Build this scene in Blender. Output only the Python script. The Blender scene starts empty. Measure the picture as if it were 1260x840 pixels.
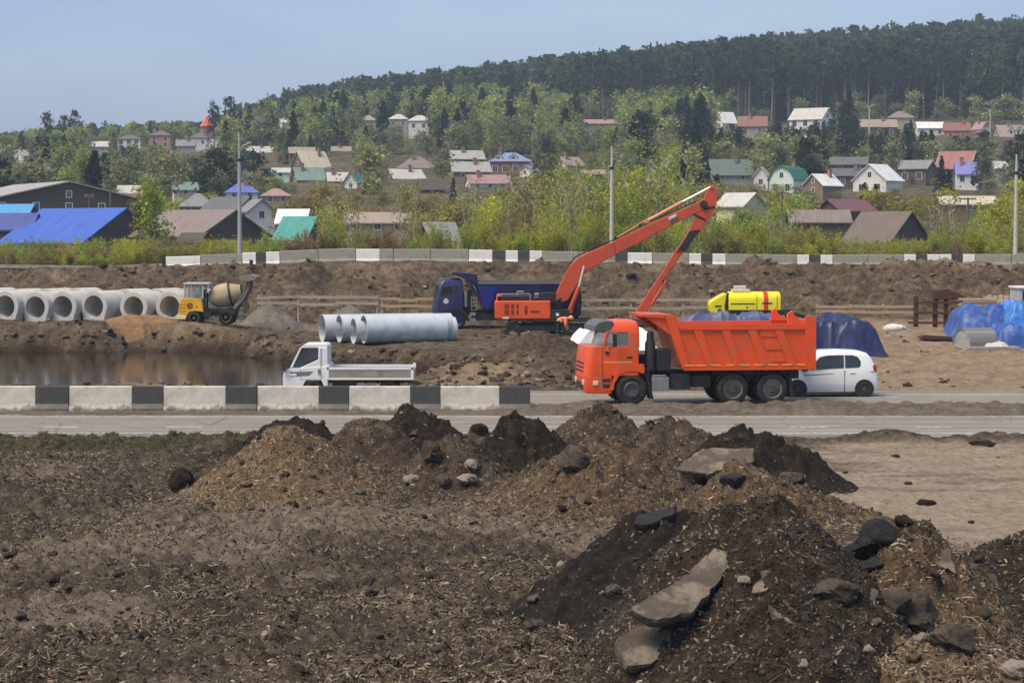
import bpy, bmesh, math, random
import numpy as np
from mathutils import Vector, Matrix
random.seed(7)
RNG = np.random.default_rng(11)
SC = bpy.context.scene
COL = SC.collection
R = math.radians

# ------------------------------------------------------------------ camera
FPX, CX, CY, HZ, CAMH = 2600.0, 630.0, 420.0, 290.0, 6.0
TH = math.atan((CY - HZ) / FPX)
CT, ST = math.cos(TH), math.sin(TH)


def at(px, py, Y):
    """the point of the world that stands at distance Y and shows at pixel (px, py) of the photograph"""
    u, v = (px - CX) / FPX, (py - CY) / FPX
    dy = CT - v * ST
    dz = -ST - v * CT
    k = Y / dy
    return Vector((u * k, Y, CAMH + dz * k))


def gy(py, z=0.0):
    v = (py - CY) / FPX
    return (z - CAMH) / (-ST - v * CT) * (CT - v * ST)


def px_of(X, Y):
    return CX + FPX * X / Y


def py_of(Y, z):
    a = math.atan2(CAMH - z, Y)
    return CY + FPX * math.tan(a - TH)


cam_d = bpy.data.cameras.new("camera")
cam = bpy.data.objects.new("camera", cam_d)
COL.objects.link(cam)
cam.location = (0, 0, CAMH)
cam.rotation_euler = (math.pi / 2 - TH, 0, 0)
cam_d.sensor_width = 36.0
cam_d.lens = FPX / 1260.0 * 36.0
cam_d.clip_start, cam_d.clip_end = 0.5, 9000
SC.camera = cam


# ------------------------------------------------------------------ noise
def _h(ix, iy, seed):
    with np.errstate(over="ignore"):
        n = (ix.astype(np.int64) * 374761393 + iy.astype(np.int64) * 668265263 + seed * 1442695041) & 0xFFFFFFFF
        n = ((n ^ (n >> 13)) * 1274126177) & 0xFFFFFFFF
        n = (n ^ (n >> 16)) & 0xFFFFFF
    return n / float(0xFFFFFF)


def vn(x, y, seed=0):
    x = np.asarray(x, float); y = np.asarray(y, float)
    x, y = x * .8 + y * .6, -x * .6 + y * .8
    ix, iy = np.floor(x), np.floor(y)
    fx, fy = x - ix, y - iy
    fx = fx * fx * (3 - 2 * fx); fy = fy * fy * (3 - 2 * fy)
    a, b = _h(ix, iy, seed), _h(ix + 1, iy, seed)
    c, d = _h(ix, iy + 1, seed), _h(ix + 1, iy + 1, seed)
    return (a + (b - a) * fx) * (1 - fy) + (c + (d - c) * fx) * fy - .5


def fbm(x, y, scale, octv=4, seed=0, gain=.5):
    s, amp, f = 0, 1.0, 1.0 / scale
    for o in range(octv):
        s = s + amp * vn(x * f + o * 17.3, y * f - o * 9.1, seed + o)
        amp *= gain; f *= 2.03
    return s


def smooth(a, b, x):
    t = np.clip((np.asarray(x, float) - a) / (b - a), 0, 1)
    return t * t * (3 - 2 * t)


# ------------------------------------------------------------------ objects
def tag(o, label=None, cat=None, group=None, kind=None):
    if label: o["label"] = label
    if cat: o["category"] = cat
    if group: o["group"] = group
    if kind: o["kind"] = kind
    return o


def thing(name, label, cat, loc=(0, 0, 0), rz=0.0, group=None, scale=1.0):
    o = bpy.data.objects.new(name, None)
    COL.objects.link(o)
    o.location = loc
    o.rotation_euler = (0, 0, rz)
    o.scale = (scale,) * 3
    o.empty_display_size = .2
    return tag(o, label, cat, group)


def link(name, me, parent=None, loc=None):
    o = bpy.data.objects.new(name, me)
    COL.objects.link(o)
    if parent is not None: o.parent = parent
    if loc is not None: o.location = loc
    return o


KIDS = {}


def dup(root, loc, rz=0.0, scale=None, label=None, group=None, cat=None):
    r = root.copy(); COL.objects.link(r)
    r.location = loc; r.rotation_euler = (0, 0, rz)
    if scale is not None: r.scale = scale if hasattr(scale, "__len__") else (scale,) * 3
    if label: r["label"] = label
    if group: r["group"] = group
    for ch in [c for c in root.children]:
        c = ch.copy(); COL.objects.link(c); c.parent = r
        for g in ch.children:
            d = g.copy(); COL.objects.link(d); d.parent = c
    return r


def np_mesh(name, V, F, mats, smooth_=False, mi=None, attr=None):
    V = np.asarray(V, np.float32); F = np.asarray(F, np.int32)
    k = F.shape[1]
    me = bpy.data.meshes.new(name)
    me.vertices.add(len(V)); me.vertices.foreach_set("co", V.ravel())
    me.loops.add(F.size); me.loops.foreach_set("vertex_index", F.ravel())
    me.polygons.add(len(F)); me.polygons.foreach_set("loop_start", np.arange(0, F.size, k, dtype=np.int32))
    if smooth_: me.polygons.foreach_set("use_smooth", np.ones(len(F), bool))
    if mi is not None: me.polygons.foreach_set("material_index", np.asarray(mi, np.int32))
    me.update(calc_edges=True)
    for m in (mats if isinstance(mats, (list, tuple)) else [mats]): me.materials.append(m)
    if attr is not None:
        for an, av in attr.items():
            at_ = me.attributes.new(an, "FLOAT", "POINT")
            at_.data.foreach_set("value", np.asarray(av, np.float32))
    return me


def grid_mesh(name, X, Y, Z, mats, keep=None, smooth_=True, attr=None):
    ny, nx = X.shape
    V = np.stack([X.ravel(), Y.ravel(), Z.ravel()], 1)
    i = (np.arange(ny - 1)[:, None] * nx + np.arange(nx - 1)[None]).ravel()
    F = np.stack([i, i + 1, i + nx + 1, i + nx], 1)
    if keep is not None:
        kp = keep.ravel()
        F = F[kp[F].any(1)]
        used = np.zeros(len(V), bool); used[F.ravel()] = True
        idx = np.cumsum(used) - 1
        V = V[used]; F = idx[F]
        if attr is not None: attr = {k: np.asarray(v).ravel()[used] for k, v in attr.items()}
    elif attr is not None:
        attr = {k: np.asarray(v).ravel() for k, v in attr.items()}
    return np_mesh(name, V, F, mats, smooth_, attr=attr)


TWIN = {"headlight", "seat", "trim", "side_window", "rear_side_window", "quarter_window", "cab_window", "mudguard", "window", "mirror", "plate", "wheel_arch", "body_crease", "door_seam", "door_handle", "sill", "cargo_side", "top_rail", "air_box_"}


class MB:
    """collects shapes into ONE mesh"""
    def __init__(s): s.v, s.f, s.m = [], [], []

    def add(s, vs, fs, mi=0, mat=None):
        b = len(s.v)
        for v in vs:
            v = Vector(v)
            s.v.append(mat @ v if mat is not None else v)
        for f in fs:
            s.f.append([b + i for i in f]); s.m.append(mi)
        return s

    def box(s, x0, x1, y0, y1, z0, z1, mi=0, mat=None):
        vs = [(x0, y0, z0), (x1, y0, z0), (x1, y1, z0), (x0, y1, z0), (x0, y0, z1), (x1, y0, z1), (x1, y1, z1), (x0, y1, z1)]
        return s.add(vs, [(3, 2, 1, 0), (4, 5, 6, 7), (0, 1, 5, 4), (1, 2, 6, 5), (2, 3, 7, 6), (3, 0, 4, 7)], mi, mat)

    def prism(s, pts, y0, y1, mi=0, mat=None):
        """an outline in x, z between two y"""
        a = sum(pts[i][0] * pts[(i + 1) % len(pts)][1] - pts[(i + 1) % len(pts)][0] * pts[i][1] for i in range(len(pts)))
        if a < 0: pts = pts[::-1]
        n = len(pts)
        vs = [(p[0], y0, p[1]) for p in pts] + [(p[0], y1, p[1]) for p in pts]
        fs = [tuple(range(n)), tuple(range(2 * n - 1, n - 1, -1))]
        fs += [(i, i + n, (i + 1) % n + n, (i + 1) % n) for i in range(n)]
        return s.add(vs, fs, mi, mat)

    def lathe(s, prof, origin, axis, seg=24, mi=0, closed=False):
        """prof: (distance along the axis, radius)"""
        ax = Vector(axis).normalized()
        t = ax.orthogonal().normalized(); b = ax.cross(t)
        o = Vector(origin); vs = []; n = len(prof)
        for d, r in prof:
            for k in range(seg):
                a = 2 * math.pi * k / seg
                vs.append(o + ax * d + (t * math.cos(a) + b * math.sin(a)) * r)
        fs = []
        for i in range(n if closed else n - 1):
            j = (i + 1) % n
            for k in range(seg):
                l = (k + 1) % seg
                fs.append((i * seg + k, i * seg + l, j * seg + l, j * seg + k))
        if not closed:
            if prof[0][1] > 1e-4: fs.append(tuple(range(seg))[::-1])
            if prof[-1][1] > 1e-4: fs.append(tuple(range((n - 1) * seg, n * seg)))
        return s.add(vs, fs, mi)

    def cyl(s, p0, p1, r0, r1=None, seg=12, mi=0):
        p0, p1 = Vector(p0), Vector(p1); L = (p1 - p0).length
        return s.lathe([(0, r0), (L, r0 if r1 is None else r1)], p0, p1 - p0, seg, mi)

    def tube(s, pts, r, seg=8, mi=0):
        for a, b in zip(pts, pts[1:]): s.cyl(a, b, r, r, seg, mi)
        return s

    def bar(s, p0, p1, w, h, mi=0):
        p0, p1 = Vector(p0), Vector(p1); d = (p1 - p0).normalized()
        up = Vector((0, 0, 1)) if abs(d.z) < .95 else Vector((0, 1, 0))
        a = d.cross(up).normalized() * w / 2; b = a.cross(d).normalized() * h / 2
        vs = [p + q for p in (p0, p1) for q in (-a - b, a - b, a + b, -a + b)]
        return s.add(vs, [(3, 2, 1, 0), (4, 5, 6, 7), (0, 1, 5, 4), (1, 2, 6, 5), (2, 3, 7, 6), (3, 0, 4, 7)], mi)

    def pieces(s):
        par = list(range(len(s.v)))
        def fd(a):
            while par[a] != a: par[a] = par[par[a]]; a = par[a]
            return a
        for f in s.f:
            for i in f[1:]: par[fd(i)] = fd(f[0])
        grp = {}
        for f, m in zip(s.f, s.m): grp.setdefault(fd(f[0]), []).append((f, m))
        out = []
        for fs in grp.values():
            q = MB(); idx = {}
            for f, m in fs:
                for i in f:
                    if i not in idx: idx[i] = len(q.v); q.v.append(s.v[i])
                q.f.append([idx[i] for i in f]); q.m.append(m)
            out.append(q)
        return out

    def build(s, name, mats, parent=None, bevel=0, sm=None, seg=2):
        if name in TWIN and len(s.f) < 200:
            ps = s.pieces()
            if len(ps) > 1: return [q._build(name, mats, parent, bevel, sm, seg) for q in ps][0]
        return s._build(name, mats, parent, bevel, sm, seg)

    def _build(s, name, mats, parent=None, bevel=0, sm=None, seg=2):
        me = bpy.data.meshes.new(name)
        me.from_pydata([tuple(v) for v in s.v], [], s.f)
        for m in (mats if isinstance(mats, (list, tuple)) else [mats]): me.materials.append(m)
        me.polygons.foreach_set("material_index", s.m)
        bm = bmesh.new(); bm.from_mesh(me)
        bmesh.ops.recalc_face_normals(bm, faces=bm.faces)
        bm.to_mesh(me); bm.free()
        if sm is not None:
            me.polygons.foreach_set("use_smooth", [True] * len(me.polygons))
            me.set_sharp_from_angle(angle=R(sm))
        me.update()
        o = link(name, me, parent)
        if bevel:
            b = o.modifiers.new("bevel", "BEVEL"); b.width = bevel; b.segments = seg; b.limit_method = "ANGLE"; b.angle_limit = R(40)
        return o


# ------------------------------------------------------------------ materials
def _mat(name):
    m = bpy.data.materials.new(name); m.use_nodes = True
    nt = m.node_tree; b = nt.nodes["Principled BSDF"]
    return m, nt, b


def N(nt, t, **kw):
    n = nt.nodes.new(t)
    for k, v in kw.items():
        if k in n.inputs: n.inputs[k].default_value = v
        else: setattr(n, k, v)
    return n


def rgb(c, k=1.0): return (max(0, c[0] * k), max(0, c[1] * k), max(0, c[2] * k), 1)


def mixrgb(nt, fac, a, b, mode="MIX"):
    m = nt.nodes.new("ShaderNodeMix"); m.data_type = "RGBA"; m.blend_type = mode
    for sock, v in ((m.inputs[0], fac), (m.inputs[6], a), (m.inputs[7], b)):
        if hasattr(v, "node"): nt.links.new(v, sock)
        else: sock.default_value = v
    return m.outputs[2]


def ramp(nt, src, stops):
    r = nt.nodes.new("ShaderNodeValToRGB")
    e = r.color_ramp.elements
    while len(e) < len(stops): e.new(.5)
    for el, (p, c) in zip(e, stops):
        el.position = p; el.color = c if len(c) == 4 else (*c, 1)
    nt.links.new(src, r.inputs[0])
    return r.outputs[0]


def noise(nt, co, scale, detail=4, rough=.6, stretch=None):
    if stretch:
        mp = N(nt, "ShaderNodeMapping"); mp.inputs["Scale"].default_value = stretch
        nt.links.new(co, mp.inputs[0]); co = mp.outputs[0]
    n = N(nt, "ShaderNodeTexNoise", Scale=scale, Detail=detail, Roughness=rough)
    nt.links.new(co, n.inputs["Vector"])
    return n.outputs["Fac"]


def bump(nt, b, h, strength, dist):
    bp = N(nt, "ShaderNodeBump", Strength=strength, Distance=dist)
    nt.links.new(h, bp.inputs["Height"])
    nt.links.new(bp.outputs[0], b.inputs["Normal"])


def mat(name, c, rough=.7, var=.2, scale=2.0, metal=0.0, c2=None, c2amt=(.5, .7), c2scale=1.5, bstr=0, bscale=20, coat=0, spec=.4, stretch=None,
        corr=None, island=0, objrnd=0):
    """paint, metal, concrete ...: a base colour with uneven tone, patches of a second colour (dirt, wear) and fine bump"""
    m, nt, b = _mat(name)
    tc = N(nt, "ShaderNodeTexCoord").outputs["Object"]
    n1 = noise(nt, tc, scale, 5, .62, stretch)
    col = ramp(nt, n1, [(.25, rgb(c, 1 - var)), (.75, rgb(c, 1 + var))])
    if c2 is not None:
        n2 = noise(nt, tc, c2scale, 7, .7, stretch)
        f = ramp(nt, n2, [(c2amt[0], (0, 0, 0)), (c2amt[1], (1, 1, 1))])
        col = mixrgb(nt, f, col, rgb(c2))
    if island:
        gi = N(nt, "ShaderNodeNewGeometry").outputs["Random Per Island"]
        col = mixrgb(nt, 1.0, col, ramp(nt, gi, [(0, (1 - island,) * 3), (1, (1 + island,) * 3)]), "MULTIPLY")
    if objrnd:
        oi = N(nt, "ShaderNodeObjectInfo").outputs["Random"]
        col = mixrgb(nt, 1.0, col, ramp(nt, oi, [(0, (1 - objrnd,) * 3), (1, (1 + objrnd,) * 3)]), "MULTIPLY")
    nt.links.new(col, b.inputs["Base Color"])
    rr = ramp(nt, n1, [(.3, (rough * .8,) * 3), (.7, (min(1, rough * 1.15),) * 3)])
    nt.links.new(rr, b.inputs["Roughness"])
    b.inputs["Metallic"].default_value = metal
    b.inputs["Specular IOR Level"].default_value = spec
    b.inputs["Coat Weight"].default_value = coat
    if corr:
        w = N(nt, "ShaderNodeTexWave", Scale=corr[1], Distortion=0.0); w.bands_direction = corr[0]
        nt.links.new(tc, w.inputs["Vector"])
        bump(nt, b, w.outputs["Fac"], .6, corr[2])
    elif bstr:
        bump(nt, b, noise(nt, tc, bscale, 5, .65), bstr, .05)
    return m


def glass(name, c=(.03, .035, .04), rough=.08):
    m, nt, b = _mat(name)
    tc = N(nt, "ShaderNodeTexCoord").outputs["Object"]
    nt.links.new(ramp(nt, noise(nt, tc, .8, 2), [(.3, rgb(c, .6)), (.7, rgb(c, 1.6))]), b.inputs["Base Color"])
    b.inputs["Roughness"].default_value = rough
    b.inputs["Specular IOR Level"].default_value = .6
    return m


def soil(name, dark, mid, light, scale=1.0, grain=1.0, attr=None, alt=None, bstr=.9, stretch=None, wet=None, patch=(.62, .6, .58)):
    """earth: broad patches, clods, grains; 'attr' mixes towards a second earth laid there"""
    m, nt, b = _mat(name)
    tc = N(nt, "ShaderNodeNewGeometry").outputs["Position"]
    n1 = noise(nt, tc, .55 * scale, 6, .65, stretch)
    n2 = noise(nt, tc, 3.2 * scale, 6, .7, stretch)
    n3 = noise(nt, tc, 16 * scale, 4, .7, stretch)
    vo = N(nt, "ShaderNodeTexVoronoi", Scale=22 * grain); nt.links.new(tc, vo.inputs["Vector"])
    base = ramp(nt, n2, [(.28, rgb(dark)), (.52, rgb(mid)), (.74, rgb(light))])
    base = mixrgb(nt, .75, base, ramp(nt, n1, [(.3, patch), (.7, (1.25, 1.25, 1.25))]), "MULTIPLY")
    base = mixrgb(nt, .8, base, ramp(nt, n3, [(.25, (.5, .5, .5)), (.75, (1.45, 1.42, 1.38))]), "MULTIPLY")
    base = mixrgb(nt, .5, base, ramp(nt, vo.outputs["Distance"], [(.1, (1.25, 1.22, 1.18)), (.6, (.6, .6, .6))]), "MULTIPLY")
    if attr:
        a = N(nt, "ShaderNodeAttribute", attribute_name=attr).outputs["Fac"]
        d2, m2, l2 = alt
        o = ramp(nt, n2, [(.28, rgb(d2)), (.52, rgb(m2)), (.76, rgb(l2))])
        o = mixrgb(nt, .7, o, ramp(nt, n3, [(.25, (.7, .7, .7)), (.75, (1.25, 1.25, 1.25))]), "MULTIPLY")
        base = mixrgb(nt, a, base, o)
    if wet:
        wa = N(nt, "ShaderNodeAttribute", attribute_name=wet).outputs["Fac"]
        base = mixrgb(nt, 1.0, base, ramp(nt, wa, [(0, (1, 1, 1)), (1, (.34, .33, .32))]), "MULTIPLY")
    nt.links.new(base, b.inputs["Base Color"])
    b.inputs["Roughness"].default_value = .95
    b.inputs["Specular IOR Level"].default_value = .15
    ad = N(nt, "ShaderNodeMath", operation="ADD"); nt.links.new(n2, ad.inputs[0])
    mu = N(nt, "ShaderNodeMath", operation="MULTIPLY"); nt.links.new(n3, mu.inputs[0]); mu.inputs[1].default_value = .55
    nt.links.new(mu.outputs[0], ad.inputs[1])
    bump(nt, b, ad.outputs[0], bstr, .12 / scale)
    return m


def foliage(name, c, var=.45, hue=(1.0, 1.0, 1.0), objrnd=.25, tone=None):
    m, nt, b = _mat(name)
    gi = N(nt, "ShaderNodeNewGeometry").outputs["Random Per Island"]
    oi = N(nt, "ShaderNodeObjectInfo").outputs["Random"]
    c2 = (c[0] * (1 + var) * hue[0], c[1] * (1 + var) * hue[1], c[2] * (1 + var) * hue[2])
    col = ramp(nt, gi, [(0, rgb(c, 1 - var)), (.5, rgb(c)), (1, rgb(c2))])
    col = mixrgb(nt, 1.0, col, ramp(nt, oi, [(0, (1 - objrnd, 1 - objrnd, 1 - objrnd)), (1, (1 + objrnd,) * 3)]), "MULTIPLY")
    if tone:
        ta = N(nt, "ShaderNodeAttribute", attribute_name=tone).outputs["Fac"]
        col = mixrgb(nt, 1.0, col, ramp(nt, ta, [(0, (.55, .6, .66)), (.5, (1, 1, 1)), (1, (1.5, 1.42, 1.15))]), "MULTIPLY")
    nt.links.new(col, b.inputs["Base Color"])
    b.inputs["Roughness"].default_value = .75
    b.inputs["Specular IOR Level"].default_value = .2
    # leaves let some light through
    tr = N(nt, "ShaderNodeBsdfTranslucent"); nt.links.new(col, tr.inputs["Color"])
    mx = N(nt, "ShaderNodeMixShader"); mx.inputs[0].default_value = .42
    nt.links.new(b.outputs[0], mx.inputs[1]); nt.links.new(tr.outputs[0], mx.inputs[2])
    nt.links.new(mx.outputs[0], nt.nodes["Material Output"].inputs[0])
    return m
# ------------------------------------------------------------------ light and air
SUN_EL, SUN_AZ = 60.0, 235.0       # the high veiled sun stands behind the camera's left shoulder
w = bpy.data.worlds.new("World"); SC.world = w; w.use_nodes = True
nt = w.node_tree; bg = nt.nodes["Background"]
sky = nt.nodes.new("ShaderNodeTexSky"); sky.sky_type = "NISHITA"; sky.sun_disc = False
sky.sun_elevation = R(SUN_EL); sky.sun_rotation = R(SUN_AZ)
sky.air_density, sky.dust_density, sky.ozone_density = 1.0, 2.0, 1.0
hs = N(nt, "ShaderNodeHueSaturation", Saturation=.9, Value=1.0)
nt.links.new(sky.outputs[0], hs.inputs["Color"])
# a thin veil of cloud with slow changes of tone
tcw = N(nt, "ShaderNodeTexCoord").outputs["Generated"]
cl = noise(nt, tcw, 4.5, 5, .55, (1, 1, 3.5))
veil = ramp(nt, cl, [(.36, (.84, .88, .95)), (.64, (1.12, 1.09, 1.04))])
# the even overcast that hides most of the blue
over = mixrgb(nt, .68, hs.outputs[0], (1.02, 1.42, 2.30, 1))
nt.links.new(mixrgb(nt, 1.0, over, veil, "MULTIPLY"), bg.inputs[0])
bg.inputs[1].default_value = .10
sl = bpy.data.lights.new("sun", "SUN"); so = bpy.data.objects.new("sun", sl); COL.objects.link(so)
sl.energy = 1.55; sl.angle = R(32); sl.color = (1.0, .83, .60)
_a = R(SUN_AZ)
sd = Vector((math.sin(_a) * math.cos(R(SUN_EL)), math.cos(_a) * math.cos(R(SUN_EL)), math.sin(R(SUN_EL))))
so.rotation_euler = sd.to_track_quat("Z", "Y").to_euler()
vs = SC.view_settings
vs.view_transform = "Standard"; vs.look = "None"; vs.gamma = 1.0; vs.use_curve_mapping = False; vs.exposure = 1.47
SC.cycles.volume_bounces = 0
SC.cycles.max_bounces = 5
SC.cycles.diffuse_bounces = 2
SC.cycles.transparent_max_bounces = 6
SC.cycles.use_denoising = True
try: SC.cycles.denoiser = "OPENIMAGEDENOISE"
except Exception: pass

# ------------------------------------------------------------------ terrain heights
PXK = [0, 270, 430, 700, 1000, 1260]
YK = [150, 156, 172, 210, 260, 330, 430, 520, 620, 750, 900, 1000, 1150, 1400, 2200]
ZK = np.array([
    [3.5, 3.85, 4.1, 4.1, 3.9, 3.95], [3.4, 3.8, 3.9, 3.9, 3.8, 3.8], [2.6] * 6, [3.0] * 6,
    [5, 5, 5, 5, 5.5, 5.5], [8, 9, 9, 9, 10, 10], [13, 15, 17, 17, 16, 16.5], [19, 22, 25, 25, 25, 26],
    [27, 30, 34, 35, 37, 38], [29, 36, 44, 48, 52, 53], [27, 37, 50, 60, 72, 77], [27, 39, 55, 67, 79, 87],
    [27, 40, 57, 69, 81, 89], [40, 45, 50, 60, 70, 80], [20, 20, 20, 20, 20, 20]], float)


def zhill(X, Y):
    X = np.asarray(X, float); Y = np.asarray(Y, float)
    u = np.clip(CX + FPX * X / np.maximum(Y, 100), 0, 1259.9)
    j = np.clip(np.searchsorted(PXK, u, "right") - 1, 0, len(PXK) - 2)
    pk = np.array(PXK, float)
    fu = (u - pk[j]) / (pk[j + 1] - pk[j]); fu = fu * fu * (3 - 2 * fu)
    yk = np.array(YK, float)
    i = np.clip(np.searchsorted(YK, Y, "right") - 1, 0, len(YK) - 2)
    fy = np.clip((Y - yk[i]) / (yk[i + 1] - yk[i]), 0, 1)
    z = (ZK[i, j] * (1 - fu) + ZK[i, j + 1] * fu) * (1 - fy) + (ZK[i + 1, j] * (1 - fu) + ZK[i + 1, j + 1] * fu) * fy
    return z + fbm(X, Y, 45, 3, 5) * smooth(200, 420, Y) * 2.0


TOPK = ([0, 205, 340, 420, 560, 740, 1000, 1260], [3.45, 3.75, 3.97, 4.12, 4.18, 4.07, 3.9, 3.95])
PLATK = ([-200, 0, 210, 270, 400, 700, 900, 1260], [1.22, 1.22, 1.2, .85, .5, .5, 1.0, 1.1])
TOEK = ([-200, 200, 330, 520, 690, 760], [114.5, 113.5, 106.5, 98.5, 94.5, 93])


def zsite(X, Y, fine=True):
    X = np.asarray(X, float); Y = np.asarray(Y, float)
    u = CX + FPX * X / Y
    up = CX + FPX * X / 112.0
    zp = np.interp(up, *PLATK) + .15 * fbm(X, Y, 9, 3, 21)
    ztop = np.interp(CX + FPX * X / 148.0, *TOPK)
    toe = np.interp(CX + FPX * X / 102.0, *TOEK) + 1.6 * fbm(X, Y, 5, 3, 31)
    pond = 1 - smooth(735, 770, u + 25 * fbm(X, Y, 4, 2, 8))     # the water ends near here
    near = np.interp(u, [-200, 480, 560, 760], [84.5, 85, 92.2, 92.6]) + .7 * fbm(X, Y, 3, 3, 41)
    # left: shoulder, spoil, water, bank, plateau
    spoil = np.interp(u, [480, 560, 700, 760], [0.0, .55, .5, .1]) * np.exp(-((Y - 88.7) / 2.6) ** 2)
    bank = smooth(0, 3.0, Y - toe)
    zl = np.where(Y < near, .05 + spoil, -.85)
    zl = .05 + spoil + (-.9 - .05 - spoil) * smooth(-.7, .5, Y - near)
    hump = .05 * np.exp(-((Y - toe - 2.6) / 1.2) ** 2)
    zl = zl + (zp + hump + .9) * bank
    zr = zp * smooth(83, 118, Y) + .05
    z = zr + (zl - zr) * pond
    # the cut up to the upper road
    k = smooth(128, 147.2, Y + 2.4 * fbm(X, Y, 7, 4, 51))
    ledge = .35 * smooth(135, 137, Y + 2 * fbm(X, Y, 6, 2, 3)) * (1 - smooth(140, 147, Y))
    z = z * (1 - k) + ztop * k + ledge
    if fine:
        slope = smooth(127, 131, Y) * (1 - smooth(142, 146, Y))
        bk = bank * (1 - smooth(1.5, 2.7, Y - toe)) * pond
        sp = np.clip(spoil * 2, 0, 1) * pond
        z = z + (1.2 * slope + 1.0 * bk + .8 * sp + .2) * fbm(X, Y, 1.9, 5, 61, .6) * .8
        z = z + (.7 * slope + .9 * bk + .5 * sp + .18) * np.abs(fbm(X, Y, .8, 3, 71)) * .5
        tr = (1 - slope) * smooth(116, 119, Y) * (1 - pond * 0) + (1 - pond) * (1 - slope)
        z = z + .07 * np.sin((Y + X * .16 + 1.5 * fbm(X, Y, 14, 2, 77)) * 3.4) * np.clip(tr, 0, 1) * (Y > 86)
        z = z * 1.0
    z = np.where(Y < 82.0, np.minimum(z, .02), z)
    return z


def S(X, Y): return float(zsite(np.array([X]), np.array([Y]))[0])


# soils
SITE = soil("site_earth", (.042, .031, .021), (.145, .111, .075), (.30, .238, .165), .55, .5, "mix",
            ((.17, .125, .085), (.30, .225, .15), (.42, .335, .23)), 1.0, wet="wet")
xs = np.arange(-78, 78.01, .2); ys = np.arange(80.9, 152.6, .2)
X, Y = np.meshgrid(xs, ys)
Z = zsite(X, Y)
u = CX + FPX * X / Y
tan_ = smooth(820, 1010, u + 60 * fbm(X, Y, 6, 3, 91)) * (1 - smooth(116, 126, Y + 3 * fbm(X, Y, 5, 3, 4))) * .95
tan_ = np.maximum(tan_, smooth(.12, .42, fbm(X, Y, 6, 4, 14)) * .6 * smooth(132, 140, Y))
tan_ = np.maximum(tan_, .85 * smooth(.0, .25, fbm(X, Y, 5, 3, 15) + .12) * (1 - smooth(88, 91, Y)))
tan_ = np.maximum(tan_, .55 * smooth(112, 118, Y) * (1 - smooth(126, 129, Y)) * smooth(-.1, .3, fbm(X, Y, 4, 3, 16)))
WET = (1 - smooth(.05, .75, Z + .3 + .5 * fbm(X, Y, 1.5, 4, 19))) * smooth(84, 86, Y) * (1 - smooth(121, 124, Y)) * (u < 780)
o = link("terrain", grid_mesh("terrain", X, Y, Z, SITE, attr={"mix": tan_, "wet": WET})); tag(o, kind="structure")

# pond
m, nt, b = _mat("pond_water")
tcp = N(nt, "ShaderNodeNewGeometry").outputs["Position"]
nt.links.new(ramp(nt, noise(nt, tcp, .25, 4), [(.3, (.006, .0065, .0065)), (.7, (.014, .014, .013))]), b.inputs["Base Color"])
b.inputs["Roughness"].default_value = .07
b.inputs["Specular IOR Level"].default_value = .5
bump(nt, b, noise(nt, tcp, 1.6, 4, .6, (.5, 1.4, 1)), .16, .05)
WATER = m
mb = MB(); mb.add([(-70, 82.5, -.3), (8, 82.5, -.3), (8, 121, -.3), (-70, 121, -.3)], [(0, 1, 2, 3)])
tag(mb.build("water", WATER), kind="structure")

# hill sheet, one sheet to beyond the ridge and under everything
HILL = soil("hill_ground", (.055, .052, .028), (.115, .105, .058), (.20, .178, .105), .12, .12, bstr=.3)
ys = np.concatenate([np.array([-60, 0, 60, 120, 146.5, 148]), np.arange(152.2, 260, 3.5), np.arange(260, 700, 9), np.arange(700, 1420, 14), np.array([1500, 1700, 2200, 3000, 4500])])
us = np.concatenate([np.arange(-1.2, -.26, .08), np.arange(-.26, .26, .008), np.arange(.26, 1.21, .08)])
UU, Y = np.meshgrid(us, ys)
X = UU * np.maximum(Y, 150)
Z = np.where(Y < 149, -1.6, zhill(X, Y))
Z = np.where(Y > 2300, 20, Z)
Z[ys == 148] = zhill(X[ys == 148], Y[ys == 148] + 4) - .35
o = link("hill", grid_mesh("hill", X, Y, Z, HILL)); tag(o, kind="structure")
# the ground between the site sheet and the sides far out of the frame
# ------------------------------------------------------------------ foreground earth
def zfore(X, Y):
    z = .16 * fbm(X, Y, 5, 3, 101) + .10 * fbm(X, Y, 1.3, 4, 102)
    fl = smooth(5, 7, X - (Y - 40) * .1) * smooth(36, 41, Y)          # the levelled pale yard on the right
    z = z * (1 - .75 * fl)
    rough = 1 - .7 * fl
    cl = np.abs(fbm(X, Y, .42, 4, 103, .62))
    lump = smooth(.12, .34, fbm(X, Y, .5, 3, 107)) * .10 + smooth(.1, .32, fbm(X, Y, .22, 3, 108)) * .055
    z = z + rough * (.20 * cl + .07 * fbm(X, Y, .16, 3, 104) + lump) + .014 * fbm(X, Y, .1, 2, 105)
    # a rut and a low ridge of scraped soil along the road
    z = z + .22 * np.exp(-((Y - 61.2 - .5 * fbm(X, Y, 3, 2, 7)) / .55) ** 2) * (1 + 1.6 * fbm(X, Y, .8, 3, 106)) * smooth(8, 11, X)
    z = z - (.25 + .1 * fbm(X, Y, 2, 2, 9)) * np.exp(-((Y - 58.6) / .8) ** 2) * (1 - smooth(-9, -6, X))
    z = z + .07 * smooth(59.2, 60.0, Y) * (1 - smooth(61.4, 62.2, Y)) * (1 - smooth(-8.2, -6.5, X + fbm(X, Y, 2, 2, 12)))
    return z * (1 - smooth(61.9, 62.4, Y)) - .0 + .01


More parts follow.
